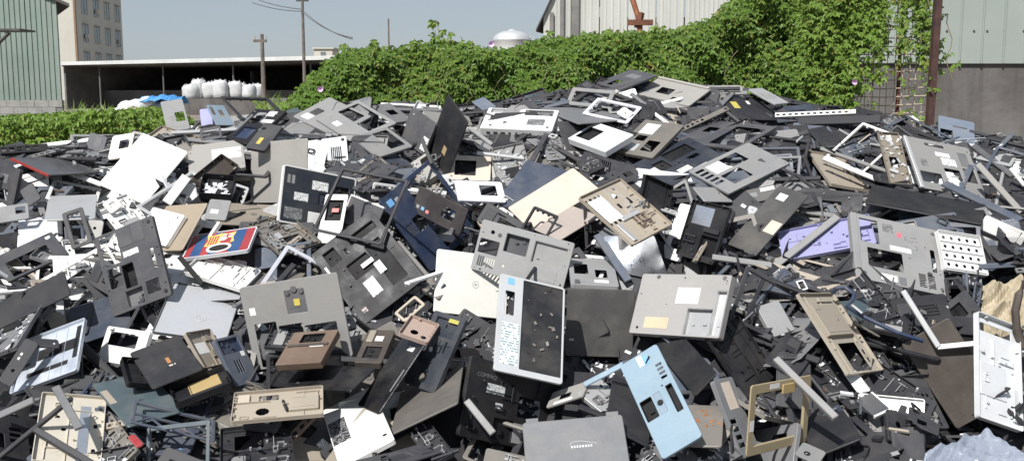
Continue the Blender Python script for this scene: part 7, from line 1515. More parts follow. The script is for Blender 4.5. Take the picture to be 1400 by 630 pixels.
('cover',0,'c',(-2.022,4.403,1.169),(-.385,.063,-.335,.858),.92,.92,'charcoal cover just above the {59}'),
('cover',1,'c',(-.33,3.002,.601),(.93,-.018,-.006,.367),1.07,1.03,'charcoal cover just right of the {11}'),
('slot',0,'tb',(-1.347,3.215,.618),(.959,.266,-.092,.035),.92,.94,'brown-grey slotted bar just below the {74}'),
('bezel',0,'m',(2.347,4.67,1.238),(-.5,-.155,-.169,.835),.96,.94,'grey bezel just right of the {20}'),
('cover',0,'k2',(1.003,3.99,.974),(-.416,-.06,-.283,.862),.90,.87,'black cover just below the {29}'),
('tray',0,'c',(1.328,4.098,.904),(.725,.459,-.268,.438),.86,1.00,'charcoal tray just below the {29}'),
('plate',0,'k2',(1.892,5.487,1.576),(.181,.04,-.31,.932),1.06,1.01,'black plate just above the {55}'),
('tray',1,'m',(-1.768,3.898,.874),(.833,.177,-.256,.457),1.01,.97,'grey tray just above the {72}'),
('bracket',1,'m3',(-.691,3.592,.883),(.82,.444,-.077,.354),1.05,1.10,'beige-grey bracket just right of the {10}'),
('bracket',1,'sl',(-1.959,4.846,1.385),(.971,.233,.025,-.045),1.03,1.03,'slate bracket just left of the {50}'),
('bar',1,'tp',(-1.516,4.007,1.056),(-.001,.085,-.221,.971),.91,1.03,'taupe bar just above the {24}'),
('box',0,'c',(1.128,3.834,.94),(.747,.103,.331,-.567),1.03,.95,'charcoal box just above the {67}'),
('box',1,'sl',(2.368,5.015,1.435),(.982,.183,-.021,-.038),1.11,1.13,'slate box just right of the {27}'),
('bar',1,'k2',(-.922,3.747,.958),(.827,.237,-.211,.463),1.04,1.05,'black bar just below the {64}'),
('box',0,'tp',(-.673,3.533,.686),(.57,.192,.476,-.642),.96,1.11,'taupe box just below the {3}'),
('slot',0,'tb',(.82,4.234,1.103),(-.25,-.423,.078,.867),.91,1.11,'brown-grey slotted bar just below the {46}'),
('bracket',1,'k2',(1.54,4.975,1.285),(.145,.007,-.278,.95),1.10,1.12,'black bracket just right of the {40}'),
('plate',2,'m',(-.656,4.523,1.271),(.715,.278,.348,-.539),.87,1.03,'grey plate just above the {62}'),
('tray',0,'c',(.843,4.654,1.188),(.701,.699,.085,.112),1.10,.99,'charcoal tray just below the {7}'),
('bar',0,'k2',(-1.409,3.238,.64),(.85,.497,.176,.014),.93,1.03,'black bar just left of the {34}'),
('box',1,'c',(1.462,3.633,.799),(-.414,-.316,-.332,.786),.87,1.15,'charcoal box just left of the {70}'),
('plate',1,'k2',(.174,3.689,.712),(.136,.137,-.412,.891),.98,.97,'black plate just right of the {61}'),
('slot',0,'k2',(-.331,3.081,.574),(-.06,.02,-.336,.94),1.00,1.13,'black slotted bar just right of the {11}'),
('bar',0,'k2',(-.435,3.468,.768),(.06,-.019,-.527,.847),.99,.88,'black bar just above the {3}'),
('bar',1,'c',(.845,4.159,1.088),(.598,.067,-.495,.627),1.11,1.11,'charcoal bar just below the {46}'),
('bracket',0,'k2',(2.428,4.781,1.359),(.902,.32,.08,-.279),.89,1.06,'black bracket just right of the {14}'),
('bracket',1,'sl',(1.737,4.324,1.149),(.759,.199,-.273,.557),.94,1.14,'slate bracket just below the {20}'),
('bar',0,'k2',(2.161,5.079,1.44),(.277,.103,-.277,.914),.90,1.06,'black bar just above the {14}'),
('box',0,'c',(.972,3.366,.66),(.399,.53,-.159,.731),1.04,.92,'charcoal box just right of the {53}'),
('bracket',1,'n2',(-1.416,3.383,.71),(.782,.186,-.19,.563),.95,.92,'navy bracket just left of the {74}'),
('bezel',0,'g',(1.192,4.732,1.325),(.931,.327,-.048,-.154),.85,.88,'dark grey bezel just right of the {45}'),
('box',0,'g',(-.224,5.321,1.507),(.843,.169,.051,-.508),.87,1.11,'dark grey box just right of the {56}'),
('bracket',0,'k2',(1.044,3.144,.569),(.564,.313,.316,-.695),.95,1.03,'black bracket just left of the {70}'),
('slot',0,'k2',(-.507,2.936,.587),(-.084,-.079,-.347,.931),.93,1.02,'black slotted bar just below the {11}'),
('tray',0,'c',(-1.307,3.019,.513),(-.046,-.081,-.303,.949),1.07,.99,'charcoal tray just right of the {34}'),
('tray',1,'tp',(-.944,4.206,1.109),(.892,.151,.121,-.408),1.03,.96,'taupe tray just above the {64}'),
('slot',0,'g',(-.937,3.812,.966),(.907,.031,-.182,.377),.97,.94,'dark grey slotted bar just below the {64}'),
('bar',1,'c',(-.744,5.109,1.524),(.929,.332,-.049,-.156),.85,.91,'charcoal bar just right of the {1}'),
('slot',0,'br',(-.735,3.18,.573),(.81,.422,-.248,.321),1.06,.90,'brown slotted bar just below the {25}'),
('cover',1,'k2',(1.522,3.723,.891),(-.072,-.001,-.487,.87),1.09,1.14,'black cover just above the {70}'),
('plate',1,'k2',(1.372,5.032,1.439),(.942,.269,-.089,.181),1.06,1.07,'black plate just right of the {45}'),
('slot',0,'c',(-.309,4.705,1.247),(.766,.568,-.004,.301),.88,.87,'charcoal slotted bar just above the {6}'),
('plate',2,'br',(-1.005,3.406,.663),(-.093,.213,-.333,.914),1.11,1.08,'brown plate just left of the {25}'),
('bracket',0,'c',(.662,4.527,1.221),(.884,.258,.129,-.368),1.01,.93,'charcoal bracket just right of the {21}'),
('bracket',1,'b',(-.379,3.723,.903),(-.34,-.184,-.342,.856),.97,.88,'beige bracket just right of the {44}'),
('bracket',1,'g',(-1.348,3.799,.885),(.683,.705,-.153,.118),1.02,1.10,'dark grey bracket just below the {24}'),
('box',0,'c',(.255,4.052,1.006),(.769,.357,.104,-.52),1.08,1.09,'charcoal box just right of the {16}'),
('slot',0,'g',(-.961,4.118,1.079),(.839,.468,-.075,-.266),.97,.95,'dark grey slotted bar just above the {64}'),
('plate',0,'c',(1.306,3.137,.667),(.818,.154,.069,.551),1.07,.98,'charcoal plate just below the {70}'),
('cover',1,'c',(-1.561,3.884,.981),(.299,-.038,-.574,.762),.97,.88,'charcoal cover just left of the {24}'),
('bar',1,'g',(.211,3.717,.832),(.561,.526,-.42,.481),1.07,.86,'dark grey bar just left of the {52}'),
('cover',0,'c',(.963,3.402,.718),(.695,.312,-.229,.606),1.05,1.11,'charcoal cover just above the {53}'),
('tray',1,'m',(-1.878,3.727,.873),(.12,.113,-.323,.932),.99,1.10,'grey tray just below the {39}'),
('plate',2,'m',(1.444,4.102,1.013),(.723,.242,.581,-.287),1.10,1.00,'grey plate just left of the {30}'),
('box',0,'k2',(1.525,4.111,1.016),(.438,.138,-.572,.679),.91,1.00,'black box just right of the {77}'),
('bracket',1,'sl',(-1.796,4.17,1.099),(.405,.478,-.228,.745),1.06,1.10,'slate bracket just right of the {59}'),
('bezel',0,'w',(-.527,5.315,1.572),(-.034,.07,-.273,.959),.98,.87,'white bezel just above the {0}'),
('bracket',1,'c',(1.438,3.802,.91),(.643,.264,-.319,.644),1.02,1.08,'charcoal bracket just below the {30}'),
('bar',0,'g',(-1.539,4.977,1.462),(.939,.339,.029,-.048),1.02,1.10,'dark grey bar just left of the {13}'),
('tray',1,'w',(1.232,3.225,.568),(.723,.265,-.425,.475),1.06,1.04,'white tray just left of the {70}'),
('plate',2,'k2',(.953,4.605,1.22),(.941,.204,-.047,-.267),.86,.94,'black plate just above the {46}'),
('bar',1,'k2',(.728,5.341,1.63),(.951,.303,.049,-.021),1.05,.98,'black bar just below the {4}'),
('box',0,'c',(1.904,4.12,1.047),(.544,.244,-.369,.713),1.08,.98,'charcoal box just right of the {35}'),
('bar',1,'g',(-2.151,4.819,1.432),(.947,.262,-.069,-.174),.99,.86,'dark grey bar just above the {73}'),
('bracket',0,'c',(.184,4.79,1.341),(.942,.292,-.055,.153),1.01,1.14,'charcoal bracket just right of the {48}'),
('slot',0,'k2',(1.28,3.558,.758),(.839,.161,-.077,.514),1.00,.89,'black slotted bar just right of the {67}'),
('bar',1,'m3',(.16,4.06,.999),(-.016,-.118,-.546,.829),.98,1.09,'beige-grey bar just right of the {16}'),
('bar',0,'k2',(1.808,3.451,.807),(.082,-.266,-.42,.864),.88,.87,'black bar just right of the {70}'),
('box',1,'tp',(-.032,2.928,.567),(.708,.302,-.196,.608),1.06,1.12,'taupe box just below the {2}'),
('bracket',1,'tp',(1.29,3.652,.854),(.016,.25,-.092,.964),.97,1.14,'taupe bracket just right of the {67}'),
('box',1,'m',(1.091,3.926,.96),(.746,.497,.255,-.362),.87,.86,'grey box just below the {29}'),
('bezel',0,'c',(1.119,3.861,.949),(.312,-.003,-.079,.947),.92,1.04,'charcoal bezel just left of the {67}'),
('bezel',0,'w',(.232,3.971,.977),(.578,.167,.099,-.792),1.00,1.09,'white bezel just left of the {58}'),
('bezel',1,'c',(-.146,4.968,1.327),(.834,.288,.136,-.451),.90,1.14,'charcoal bezel just right of the {56}'),
('box',1,'br',(-.177,3.487,.778),(.953,.253,.106,.127),.96,.96,'brown box just right of the {15}'),
('box',0,'k2',(-.535,3.193,.561),(.906,.223,-.148,.328),1.01,.95,'black box just left of the {11}'),
('bracket',1,'g',(1.744,3.361,.655),(.006,-.033,-.549,.835),1.00,1.13,'dark grey bracket just right of the {36}'),
('slot',0,'s',(.747,4.372,1.171),(.4,.042,-.125,.907),.93,1.00,'silver slotted bar just right of the {21}'),
('cover',1,'k2',(-.779,3.255,.636),(.211,.067,-.226,.949),1.07,.86,'black cover just below the {25}'),
('box',1,'k2',(.87,4.395,1.173),(.214,.047,-.258,.941),1.11,1.13,'black box just right of the {46}'),
('bar',0,'c',(.154,5.417,1.584),(-.445,-.109,-.416,.785),1.01,1.02,'charcoal bar just above the {28}'),
('tray',0,'k2',(.994,3.077,.504),(-.426,-.25,-.012,.869),.99,.96,'black tray just left of the {70}'),
('bar',1,'sl',(2.003,4.543,1.222),(.802,.146,-.221,.535),.90,.86,'slate bar just below the {14}'),
('bezel',0,'c',(.1,3.545,.656),(.156,.195,-.377,.892),.94,.95,'charcoal bezel just right of the {2}'),
('bar',0,'c',(.113,4.907,1.401),(.766,.281,-.139,.561),.99,1.12,'charcoal bar just above the {48}'),
('tray',1,'w',(-1.681,4.068,1.03),(.504,.168,-.085,.843),1.08,1.09,'white tray just right of the {39}'),
('slot',0,'k2',(-.044,3.302,.536),(.66,.345,-.249,.619),1.12,1.12,'black slotted bar just below the {2}'),
('tray',0,'s',(-1.193,4.935,1.449),(.951,.206,-.002,-.229),1.11,1.11,'silver tray just right of the {33}'),
('bezel',0,'lw',(-1.976,3.821,.928),(-.19,.454,-.251,.834),1.02,1.06,'pale grey bezel just left of the {39}'),
('bar',0,'w',(-1.852,3.774,.958),(.976,.135,.013,.169),1.10,1.14,'white bar just left of the {39}'),
('bar',1,'w',(-1.694,4.026,1.063),(-.009,-.016,-.301,.953),.92,1.12,'white bar just right of the {59}'),
('box',0,'tb',(-1.185,3.398,.663),(-.181,.111,-.372,.903),.96,.91,'brown-grey box just below the {43}'),
('tray',0,'k2',(1.764,5.054,1.375),(.617,.163,-.35,.686),1.08,.95,'black tray just left of the {57}'),
('slot',0,'tp',(.6,3.112,.537),(-.257,-.333,-.269,.866),1.05,1.07,'taupe slotted bar just right of the {76}'),
('box',0,'k2',(1.174,2.926,.548),(-.434,-.335,-.168,.819),.91,1.13,'black box just below the {70}'),
('plate',2,'k2',(.581,5.218,1.542),(.905,.312,-.003,.289),1.02,.91,'black plate just below the {63}'),
('bracket',1,'k2',(1.626,3.354,.687),(.961,-.105,-.257,.017),.96,.93,'black bracket just right of the {36}'),
('bracket',1,'k2',(-.394,4.509,1.153),(.058,-.145,-.074,.985),1.07,1.09,'black bracket just left of the {69}'),
('plate',0,'k2',(1.738,3.356,.669),(-.315,-.149,.004,.937),.92,1.08,'black plate just right of the {36}'),
('bar',1,'c',(.794,3.672,.877),(.824,.366,-.09,-.422),1.09,.89,'charcoal bar just above the {54}'),
('bar',1,'sl',(-.053,4.949,1.385),(.905,.351,-.001,-.239),.95,1.06,'slate bar just above the {48}'),
('plate',2,'tp',(-.285,3.987,.951),(-.465,-.094,-.332,.815),1.05,.93,'taupe plate just left of the {78}'),
('bezel',0,'c',(.976,3.7,.879),(.11,.246,-.467,.842),1.11,1.05,'charcoal bezel just right of the {41}'),
('box',1,'m3',(-.412,4.738,1.343),(.658,.46,.052,-.594),1.09,.94,'beige-grey box just above the {69}'),
('bar',1,'k2',(.922,3.533,.82),(.832,.405,-.094,-.368),1.04,1.01,'black bar just below the {42}'),
('bar',0,'k2',(.391,3.146,.635),(.106,.149,-.188,.965),1.12,1.10,'black bar just above the {22}'),
('cover',1,'k2',(.97,3.467,.793),(.853,.278,-.094,.431),.88,1.12,'black cover just left of the {67}'),
('tray',1,'c',(-1.612,4.836,1.39),(.437,.224,-.204,.847),1.01,1.13,'charcoal tray just right of the {50}'),
('plate',1,'c',(-.807,3.219,.654),(.169,-.086,-.342,.921),.92,.98,'charcoal plate just below the {25}'),
('slot',0,'tp',(.99,5.292,1.561),(-.248,-.099,-.366,.892),1.02,.92,'taupe slotted bar just above the {18}'),
('cover',1,'c',(1.17,3.831,.944),(.868,.396,-.016,.299),.98,.92,'charcoal cover just above the {67}'),
('cover',1,'c',(-.99,2.94,.577),(.922,.333,.06,-.187),.89,.99,'charcoal cover just below the {60}'),
('cover',1,'c',(-.802,5.204,1.561),(.005,.051,-.37,.928),1.10,.86,'charcoal cover just right of the {1}'),
('palm',1,'k2',(-.719,5.179,1.503),(.466,.248,-.23,.818),1.00,1.05,'black palm rest just above the {0}'),
('cover',1,'c',(-.547,5.39,1.609),(.936,.348,.014,-.044),.92,1.04,'charcoal cover just left of the {56}'),
('lid',0,'s',(-.313,4.685,1.132),(.864,.466,.172,.085),.91,1.07,'silver lid just below the {6}'),
('tray',1,'k2',(-.723,5.214,1.501),(-.327,-.132,-.341,.871),.96,1.05,'black tray just above the {0}'),
('tray',0,'m',(.642,4.377,1.01),(.728,.276,-.343,.525),1.01,.87,'grey tray just above the {58}'),
('base',2,'k2',(1.86,4.442,1.104),(.61,.18,-.508,.581),.90,.88,'black base just below the {14}'),
('lid',0,'k2',(2.134,4.556,1.148),(.957,.291,-.011,-.006),.98,.86,'black lid just right of the {20}'),
('cover',0,'w',(-1.453,4.545,1.202),(.62,.475,.408,-.473),.86,1.01,'white cover just left of the {32}'),
('base',0,'s',(-1.256,4.289,1.018),(.744,.47,.336,-.335),1.05,1.02,'silver base just above the {37}'),
('cover',1,'sl',(2.432,5.262,1.462),(.951,.183,.078,-.236),.94,1.02,'slate cover just right of the {14}'),
('lid',1,'k2',(.018,5.144,1.471),(.633,.216,-.284,.687),1.05,1.08,'black lid just below the {28}'),
('bezel',0,'c',(-.221,5.247,1.498),(.592,.172,-.238,.75),1.00,1.04,'charcoal bezel between the {56} and the {28}'),
('base',2,'g',(.185,5.121,1.45),(.758,.308,.236,-.524),1.12,.90,'dark grey base just right of the {28}'),
('slot',0,'k2',(.17,5.123,1.491),(.954,.287,-.016,.082),1.06,1.10,'black slotted bar just below the {28}'),
('bezel',0,'k2',(.991,5.196,1.432),(-.454,-.139,-.311,.823),.90,.91,'black bezel just left of the {18}'),
('lid',0,'c',(.68,5.339,1.531),(.133,.056,-.417,.897),.93,1.12,'charcoal lid just below the {4}'),
('bar',1,'sl',(-.142,5.468,1.608),(.953,.301,-.005,-.011),.89,.90,'slate bar just right of the {56}'),
('base',3,'sl',(.625,5.294,1.536),(.914,.333,.046,-.227),.96,1.04,'slate base just right of the {63}'),
('base',3,'k2',(-.079,5.278,1.478),(.204,.043,-.32,.924),1.04,.98,'black base just left of the {28}'),
('base',0,'k2',(.731,5.283,1.517),(.203,.072,-.332,.918),1.03,.92,'black base just left of the {18}'),
('slot',0,'c',(.094,5.477,1.66),(-.193,-.003,-.29,.937),1.07,.99,'charcoal slotted bar just above the {28}'),
('lid',0,'k2',(.79,5.24,1.443),(.652,.35,.218,-.636),.95,1.07,'black lid just left of the {18}'),
('bezel',0,'sl',(.247,5.39,1.573),(-.115,.035,-.358,.926),1.10,.87,'slate bezel just above the {28}'),
('bar',1,'k2',(.872,5.663,1.695),(.929,.368,.035,-.008),1.09,.92,'black bar just left of the {4}'),
('cover',0,'k2',(.674,5.28,1.604),(.773,.212,-.159,.577),.90,1.10,'black cover just right of the {63}'),
('cover',0,'k2',(.934,5.59,1.655),(.148,.055,-.386,.909),1.01,1.08,'black cover just below the {4}'),
('slot',0,'c',(.664,5.108,1.501),(-.022,.004,-.405,.914),1.01,1.10,'charcoal slotted bar just below the {63}'),
('cover',0,'m3',(1.172,5.682,1.697),(.951,.306,.03,-.037),.96,.90,'beige-grey cover just above the {23}'),
('bar',1,'c',(.148,5.515,1.664),(.911,.288,-.124,.267),.88,1.12,'charcoal bar just left of the {63}'),
('bar',0,'m3',(.427,5.442,1.623),(-.212,-.181,-.361,.89),.95,1.06,'beige-grey bar just above the {63}'),
('slot',0,'k2',(.12,5.129,1.502),(.42,.103,-.295,.852),1.04,1.10,'black slotted bar just above the {48}'),
('cover',1,'g',(.065,5.168,1.51),(.628,.188,.257,-.71),1.06,1.15,'dark grey cover just below the {28}'),
('cover',1,'sl',(.906,5.125,1.444),(.291,.076,-.255,.919),1.12,1.10,'slate cover just above the {7}'),
('bar',0,'w',(.748,5.482,1.621),(-.15,-.062,-.335,.928),1.04,.99,'white bar just below the {4}'),
('slot',0,'k2',(-.213,5.441,1.598),(-.235,-.039,-.308,.921),.96,.97,'black slotted bar just left of the {28}'),
('palm',1,'c',(1.12,5.247,1.472),(.911,.341,.048,-.227),.98,.98,'charcoal palm rest between the {18} and the {45}'),
('bar',0,'c',(1.009,5.135,1.462),(-.12,.003,-.386,.915),1.05,1.03,'charcoal bar just below the {18}'),
('base',1,'m3',(-.123,5.165,1.437),(-.007,.022,-.325,.945),.97,1.04,'beige-grey base just right of the {56}'),
('slot',0,'k2',(.525,5.385,1.609),(.632,.197,-.262,.702),.96,.95,'black slotted bar just below the {8}'),
('lid',1,'c',(1.036,5.322,1.494),(.651,.203,-.329,.654),1.01,.93,'charcoal lid just above the {18}'),
('cover',1,'k2',(.816,5.324,1.541),(-.107,-.086,-.376,.916),1.11,1.03,'black cover just above the {18}'),
('bezel',1,'m3',(.365,5.114,1.479),(.543,.232,.205,-.78),.92,.99,'beige-grey bezel just below the {63}'),
('bar',1,'g',(1.123,5.623,1.701),(.905,.411,-.05,-.096),.91,1.08,'dark grey bar just above the {23}'),
('slot',0,'k2',(.648,5.059,1.484),(.927,.36,.105,-.011),.94,.90,'black slotted bar just above the {7}'),
('palm',2,'b',(.877,5.257,1.493),(.552,.249,-.21,.768),1.04,.94,'beige palm rest just left of the {18}'),
('bezel',1,'m',(-.082,5.149,1.452),(.573,.241,.309,-.72),.89,.95,'grey bezel just left of the {28}'),
('palm',0,'c',(.922,5.382,1.553),(.597,.261,.212,-.729),.93,.93,'charcoal palm rest just below the {4}'),
('lid',0,'k2',(.061,5.097,1.453),(.761,.262,-.168,.569),.97,1.12,'black lid between the {28} and the {48}'),
('slot',0,'k2',(.456,5.454,1.648),(.307,.083,-.307,.897),1.01,1.14,'black slotted bar between the {63} and the {28}'),
('slot',0,'k2',(.618,5.117,1.497),(.684,.21,-.288,.636),.97,1.14,'black slotted bar just below the {63}'),
('cover',1,'s',(.297,5.194,1.522),(.943,.333,-.023,-.019),.87,1.10,'silver cover just left of the {63}'),
('base',3,'c',(1.031,5.186,1.432),(.596,.237,.208,-.738),.89,1.10,'charcoal base between the {18} and the {7}'),
('palm',2,'c',(.092,5.378,1.552),(.583,.195,-.271,.74),.87,1.13,'charcoal palm rest just left of the {63}'),
('bar',0,'w',(.738,5.255,1.575),(.457,.123,-.307,.825),.85,.85,'white bar just left of the {18}'),
('slot',0,'c',(.217,5.524,1.687),(.955,.267,-.069,.108),1.02,1.06,'charcoal slotted bar just left of the {63}'),
('lid',1,'m',(-.007,5.198,1.498),(.863,.323,-.111,.371),1.11,1.02,'grey lid just below the {28}'),
('palm',0,'k2',(1.0,5.34,1.51),(.916,.354,-.139,.126),.94,1.05,'black palm rest just right of the {4}'),
('lid',1,'sl',(.86,5.436,1.547),(.149,.021,-.37,.917),.90,1.15,'slate lid just below the {4}'),
('cover',0,'c',(.028,5.322,1.591),(-.171,-.118,-.312,.927),1.12,1.14,'charcoal cover just above the {28}'),
('base',3,'k2',(1.012,5.441,1.548),(.364,.132,-.376,.842),1.08,1.12,'black base just right of the {4}'),
('bar',1,'c',(.829,5.068,1.45),(-.13,.002,-.303,.944),.89,.89,'charcoal bar just above the {7}'),
('base',2,'c',(.188,5.21,1.516),(.143,.065,-.344,.926),.89,1.00,'charcoal base just above the {28}'),
('bar',0,'c',(1.054,5.651,1.711),(.104,-.035,-.314,.943),1.11,1.01,'charcoal bar just above the {23}'),
('bezel',0,'k2',(.956,5.349,1.516),(.252,-.001,-.363,.897),.94,1.08,'black bezel just above the {18}'),
('cover',0,'k2',(.678,5.289,1.595),(.946,.268,-.064,.173),1.11,1.03,'black cover between the {4} and the {63}'),
('lid',0,'k2',(.567,5.161,1.496),(.938,.285,-.059,.189),1.05,1.09,'black lid just below the {63}'),
('base',0,'c',(.576,5.611,1.656),(-.208,-.074,-.31,.925),.93,1.06,'charcoal base just below the {8}'),
('lid',2,'sl',(.946,5.479,1.597),(.949,.308,-.06,.031),.98,.96,'slate lid just right of the {4}'),
('cover',0,'k2',(.667,5.11,1.486),(.866,.34,.166,-.327),.91,1.04,'black cover just below the {63}'),
('bar',0,'g',(-.161,5.15,1.456),(-.076,.008,-.349,.934),1.09,1.11,'dark grey bar just right of the {56}'),
('cover',0,'sl',(1.062,5.123,1.439),(.63,.215,-.268,.697),.87,1.15,'slate cover just below the {18}'),
('cover',0,'sl',(.467,5.527,1.677),(.078,.041,-.328,.941),1.09,1.12,'slate cover just above the {63}'),
('lid',0,'g',(.543,5.122,1.473),(-.083,-.033,-.332,.939),1.05,1.02,'dark grey lid just below the {63}'),
('bar',1,'g',(.737,5.271,1.605),(.855,.34,.202,-.334),.99,1.05,'dark grey bar just below the {4}'),
('lid',1,'c',(.495,5.512,1.633),(-.05,-.074,-.318,.944),1.03,1.01,'charcoal lid just below the {8}'),
('lid',0,'m',(.783,5.393,1.563),(.772,.211,-.233,.553),.87,1.09,'grey lid just below the {4}'),
('bar',1,'c',(-.166,5.047,1.443),(.894,.263,.056,-.358),1.00,1.04,'charcoal bar just right of the {56}'),
('lid',0,'c',(.663,5.131,1.472),(.688,.241,-.258,.634),.87,.85,'charcoal lid just above the {7}'),
('bezel',1,'sl',(.029,5.133,1.464),(.923,.353,.053,-.145),1.03,1.08,'slate bezel just below the {28}'),
('cover',1,'n2',(.967,5.405,1.57),(.337,.08,-.368,.863),.93,1.00,'navy cover just below the {4}'),
('slot',0,'c',(-.066,5.139,1.476),(.026,-.018,-.309,.951),.90,.90,'charcoal slotted bar just below the {28}'),
('cover',1,'k2',(1.779,4.527,1.221),(.886,.348,.053,-.303),.94,.99,'black cover just above the {20}'),
('bezel',1,'c',(1.968,4.548,1.142),(.223,-.046,-.398,.889),.93,1.08,'charcoal bezel just right of the {20}'),
('lid',0,'k2',(.852,4.916,1.354),(.955,.282,-.057,.071),1.10,.97,'black lid just right of the {7}'),
('lid',2,'k2',(.998,4.594,1.202),(.092,.033,-.424,.9),1.10,.87,'black lid just below the {45}'),
('cover',0,'k2',(.88,5.218,1.471),(-.31,-.117,-.271,.904),.99,1.14,'black cover just left of the {18}'),
('lid',1,'c',(.979,4.505,1.152),(.884,.326,-.151,.3),.85,1.04,'charcoal lid just left of the {40}'),
('bar',1,'k2',(2.39,4.897,1.398),(.867,.327,.023,-.375),.92,.92,'black bar just right of the {14}'),
('lid',2,'m',(1.815,4.845,1.215),(.717,.278,-.257,.585),1.05,1.14,'grey lid just left of the {57}'),
('cover',1,'sl',(1.567,5.355,1.493),(.932,.34,.01,-.126),1.02,1.05,'slate cover just left of the {55}'),
('palm',1,'k2',(2.218,4.756,1.259),(.644,.176,-.279,.69),1.11,1.03,'black palm rest just above the {20}'),
('base',1,'k2',(2.117,4.916,1.334),(.91,.378,-.034,.168),1.08,1.00,'black base just below the {27}'),
('cover',0,'k2',(1.368,4.312,1.125),(.896,.421,-.106,.091),1.10,.88,'black cover just above the {77}'),
('lid',1,'k2',(2.018,4.854,1.307),(.935,.286,-.078,.195),.93,1.03,'black lid just right of the {14}'),
('base',2,'g',(1.159,4.617,1.258),(-.074,-.112,-.303,.944),.90,.97,'dark grey base just right of the {45}'),
('cover',1,'s',(2.299,4.891,1.394),(.907,.273,.018,-.321),.93,.86,'silver cover just right of the {14}'),
('bezel',0,'s',(.816,4.428,1.092),(-.161,-.047,-.349,.922),1.06,.86,'silver bezel just above the {58}'),
('base',3,'g',(1.234,4.533,1.181),(.91,.369,-.158,.109),.96,.91,'dark grey base just right of the {40}'),
('palm',1,'sl',(1.391,4.403,1.099),(-.095,-.122,-.404,.902),.98,1.15,'slate palm rest just above the {29}'),
('base',0,'k2',(1.861,5.203,1.437),(.945,.301,-.016,-.127),1.05,1.01,'black base just above the {55}'),
('cover',0,'s',(1.952,4.246,1.131),(.181,-.017,-.499,.847),.86,.85,'silver cover just above the {35}'),
('palm',2,'k2',(1.953,4.859,1.348),(.943,.331,-.026,-.001),.98,1.02,'black palm rest just right of the {57}'),
('cover',1,'n2',(1.09,4.871,1.386),(-.025,-.067,-.29,.954),1.06,1.14,'navy cover just above the {45}'),
('lid',2,'k2',(2.18,5.158,1.396),(-.273,-.098,-.282,.914),.98,.95,'black lid just left of the {27}'),
('lid',2,'c',(.907,5.004,1.372),(-.234,-.149,-.271,.922),.95,1.01,'charcoal lid just below the {18}'),
('bar',1,'c',(1.309,5.123,1.473),(-.1,-.083,-.3,.945),1.08,1.15,'charcoal bar just left of the {55}'),
('bezel',0,'g',(2.082,5.176,1.415),(.691,.164,-.216,.67),.97,.93,'dark grey bezel just above the {14}'),
('base',2,'g',(.764,4.46,1.101),(.941,.334,-.041,.027),.99,.95,'dark grey base just right of the {21}'),
('cover',0,'k2',(2.286,4.636,1.197),(.912,.245,.043,-.326),.92,1.10,'black cover just right of the {20}'),
('lid',1,'k2',(2.111,4.745,1.205),(.243,.003,-.332,.911),1.09,.93,'black lid between the {20} and the {35}'),
('base',0,'k2',(2.035,4.275,1.146),(.953,.198,.151,-.175),1.03,.91,'black base between the {35} and the {20}'),
('lid',2,'g',(1.648,4.418,1.082),(-.164,-.208,-.389,.882),.91,1.12,'dark grey lid just left of the {20}'),
('lid',2,'c',(1.186,4.685,1.27),(-.093,.005,-.299,.95),.93,.97,'charcoal lid just right of the {45}'),
('lid',1,'sl',(1.06,4.65,1.248),(.886,.459,-.015,.065),.94,.88,'slate lid just below the {45}'),
('bar',1,'sl',(1.627,5.169,1.427),(.092,-.057,-.308,.945),1.00,.90,'slate bar just left of the {55}'),
('bar',1,'k2',(1.419,4.525,1.226),(.895,.43,.081,.086),1.00,.86,'black bar just above the {29}'),
('base',0,'k2',(1.875,4.961,1.353),(.952,.282,.082,-.09),.99,.92,'black base just below the {55}'),
('cover',1,'k2',(1.23,4.477,1.216),(.968,.214,-.127,-.028),1.09,1.09,'black cover just right of the {40}'),
('bar',0,'c',(2.457,5.237,1.466),(.162,.057,-.393,.903),.89,.92,'charcoal bar just right of the {14}'),
('lid',1,'k2',(1.991,5.08,1.43),(.89,.279,.113,-.342),.85,.97,'black lid between the {57} and the {14}'),
('bar',0,'m',(1.641,4.913,1.37),(.898,.343,.069,-.267),.99,.93,'grey bar just below the {55}'),
('bar',1,'g',(2.306,4.62,1.208),(-.031,-.122,-.344,.931),.94,1.04,'dark grey bar just right of the {20}'),
('cover',1,'k2',(1.168,4.691,1.298),(.728,.484,.082,-.479),1.07,1.04,'black cover just right of the {45}'),
('bezel',0,'g',(1.868,4.227,1.109),(.935,.345,-.078,.027),.93,.92,'dark grey bezel just below the {20}'),
('bar',1,'k2',(1.91,5.257,1.51),(.174,.028,-.276,.945),1.06,1.04,'black bar just above the {57}'),
('lid',2,'k2',(1.049,4.51,1.145),(.172,.035,-.457,.872),1.07,.86,'black lid just left of the {40}'),
('bar',1,'sl',(2.074,4.288,1.166),(.905,.2,.136,-.351),1.03,1.06,'slate bar just right of the {20}'),
('base',2,'sl',(2.031,4.919,1.337),(-.164,-.154,-.245,.943),1.09,1.12,'slate base just right of the {14}'),
('bezel',0,'k2',(1.223,4.614,1.253),(.845,.387,.048,-.367),1.06,.97,'black bezel just above the {40}'),
('cover',1,'k2',(1.32,4.99,1.41),(.456,.135,-.277,.835),.94,.96,'black cover just right of the {18}'),
('base',3,'k2',(1.14,5.414,1.505),(.893,.32,.076,-.306),1.11,1.04,'black base just below the {23}'),
('base',2,'m3',(1.424,4.236,1.096),(.048,-.044,-.241,.968),.92,.94,'beige-grey base just right of the {77}'),
('bezel',0,'k2',(1.88,4.792,1.328),(-.488,-.254,-.239,.8),.95,.94,'black bezel just right of the {57}'),
('lid',1,'c',(1.925,4.989,1.41),(.915,.274,.044,-.292),1.11,.96,'charcoal lid just above the {57}'),
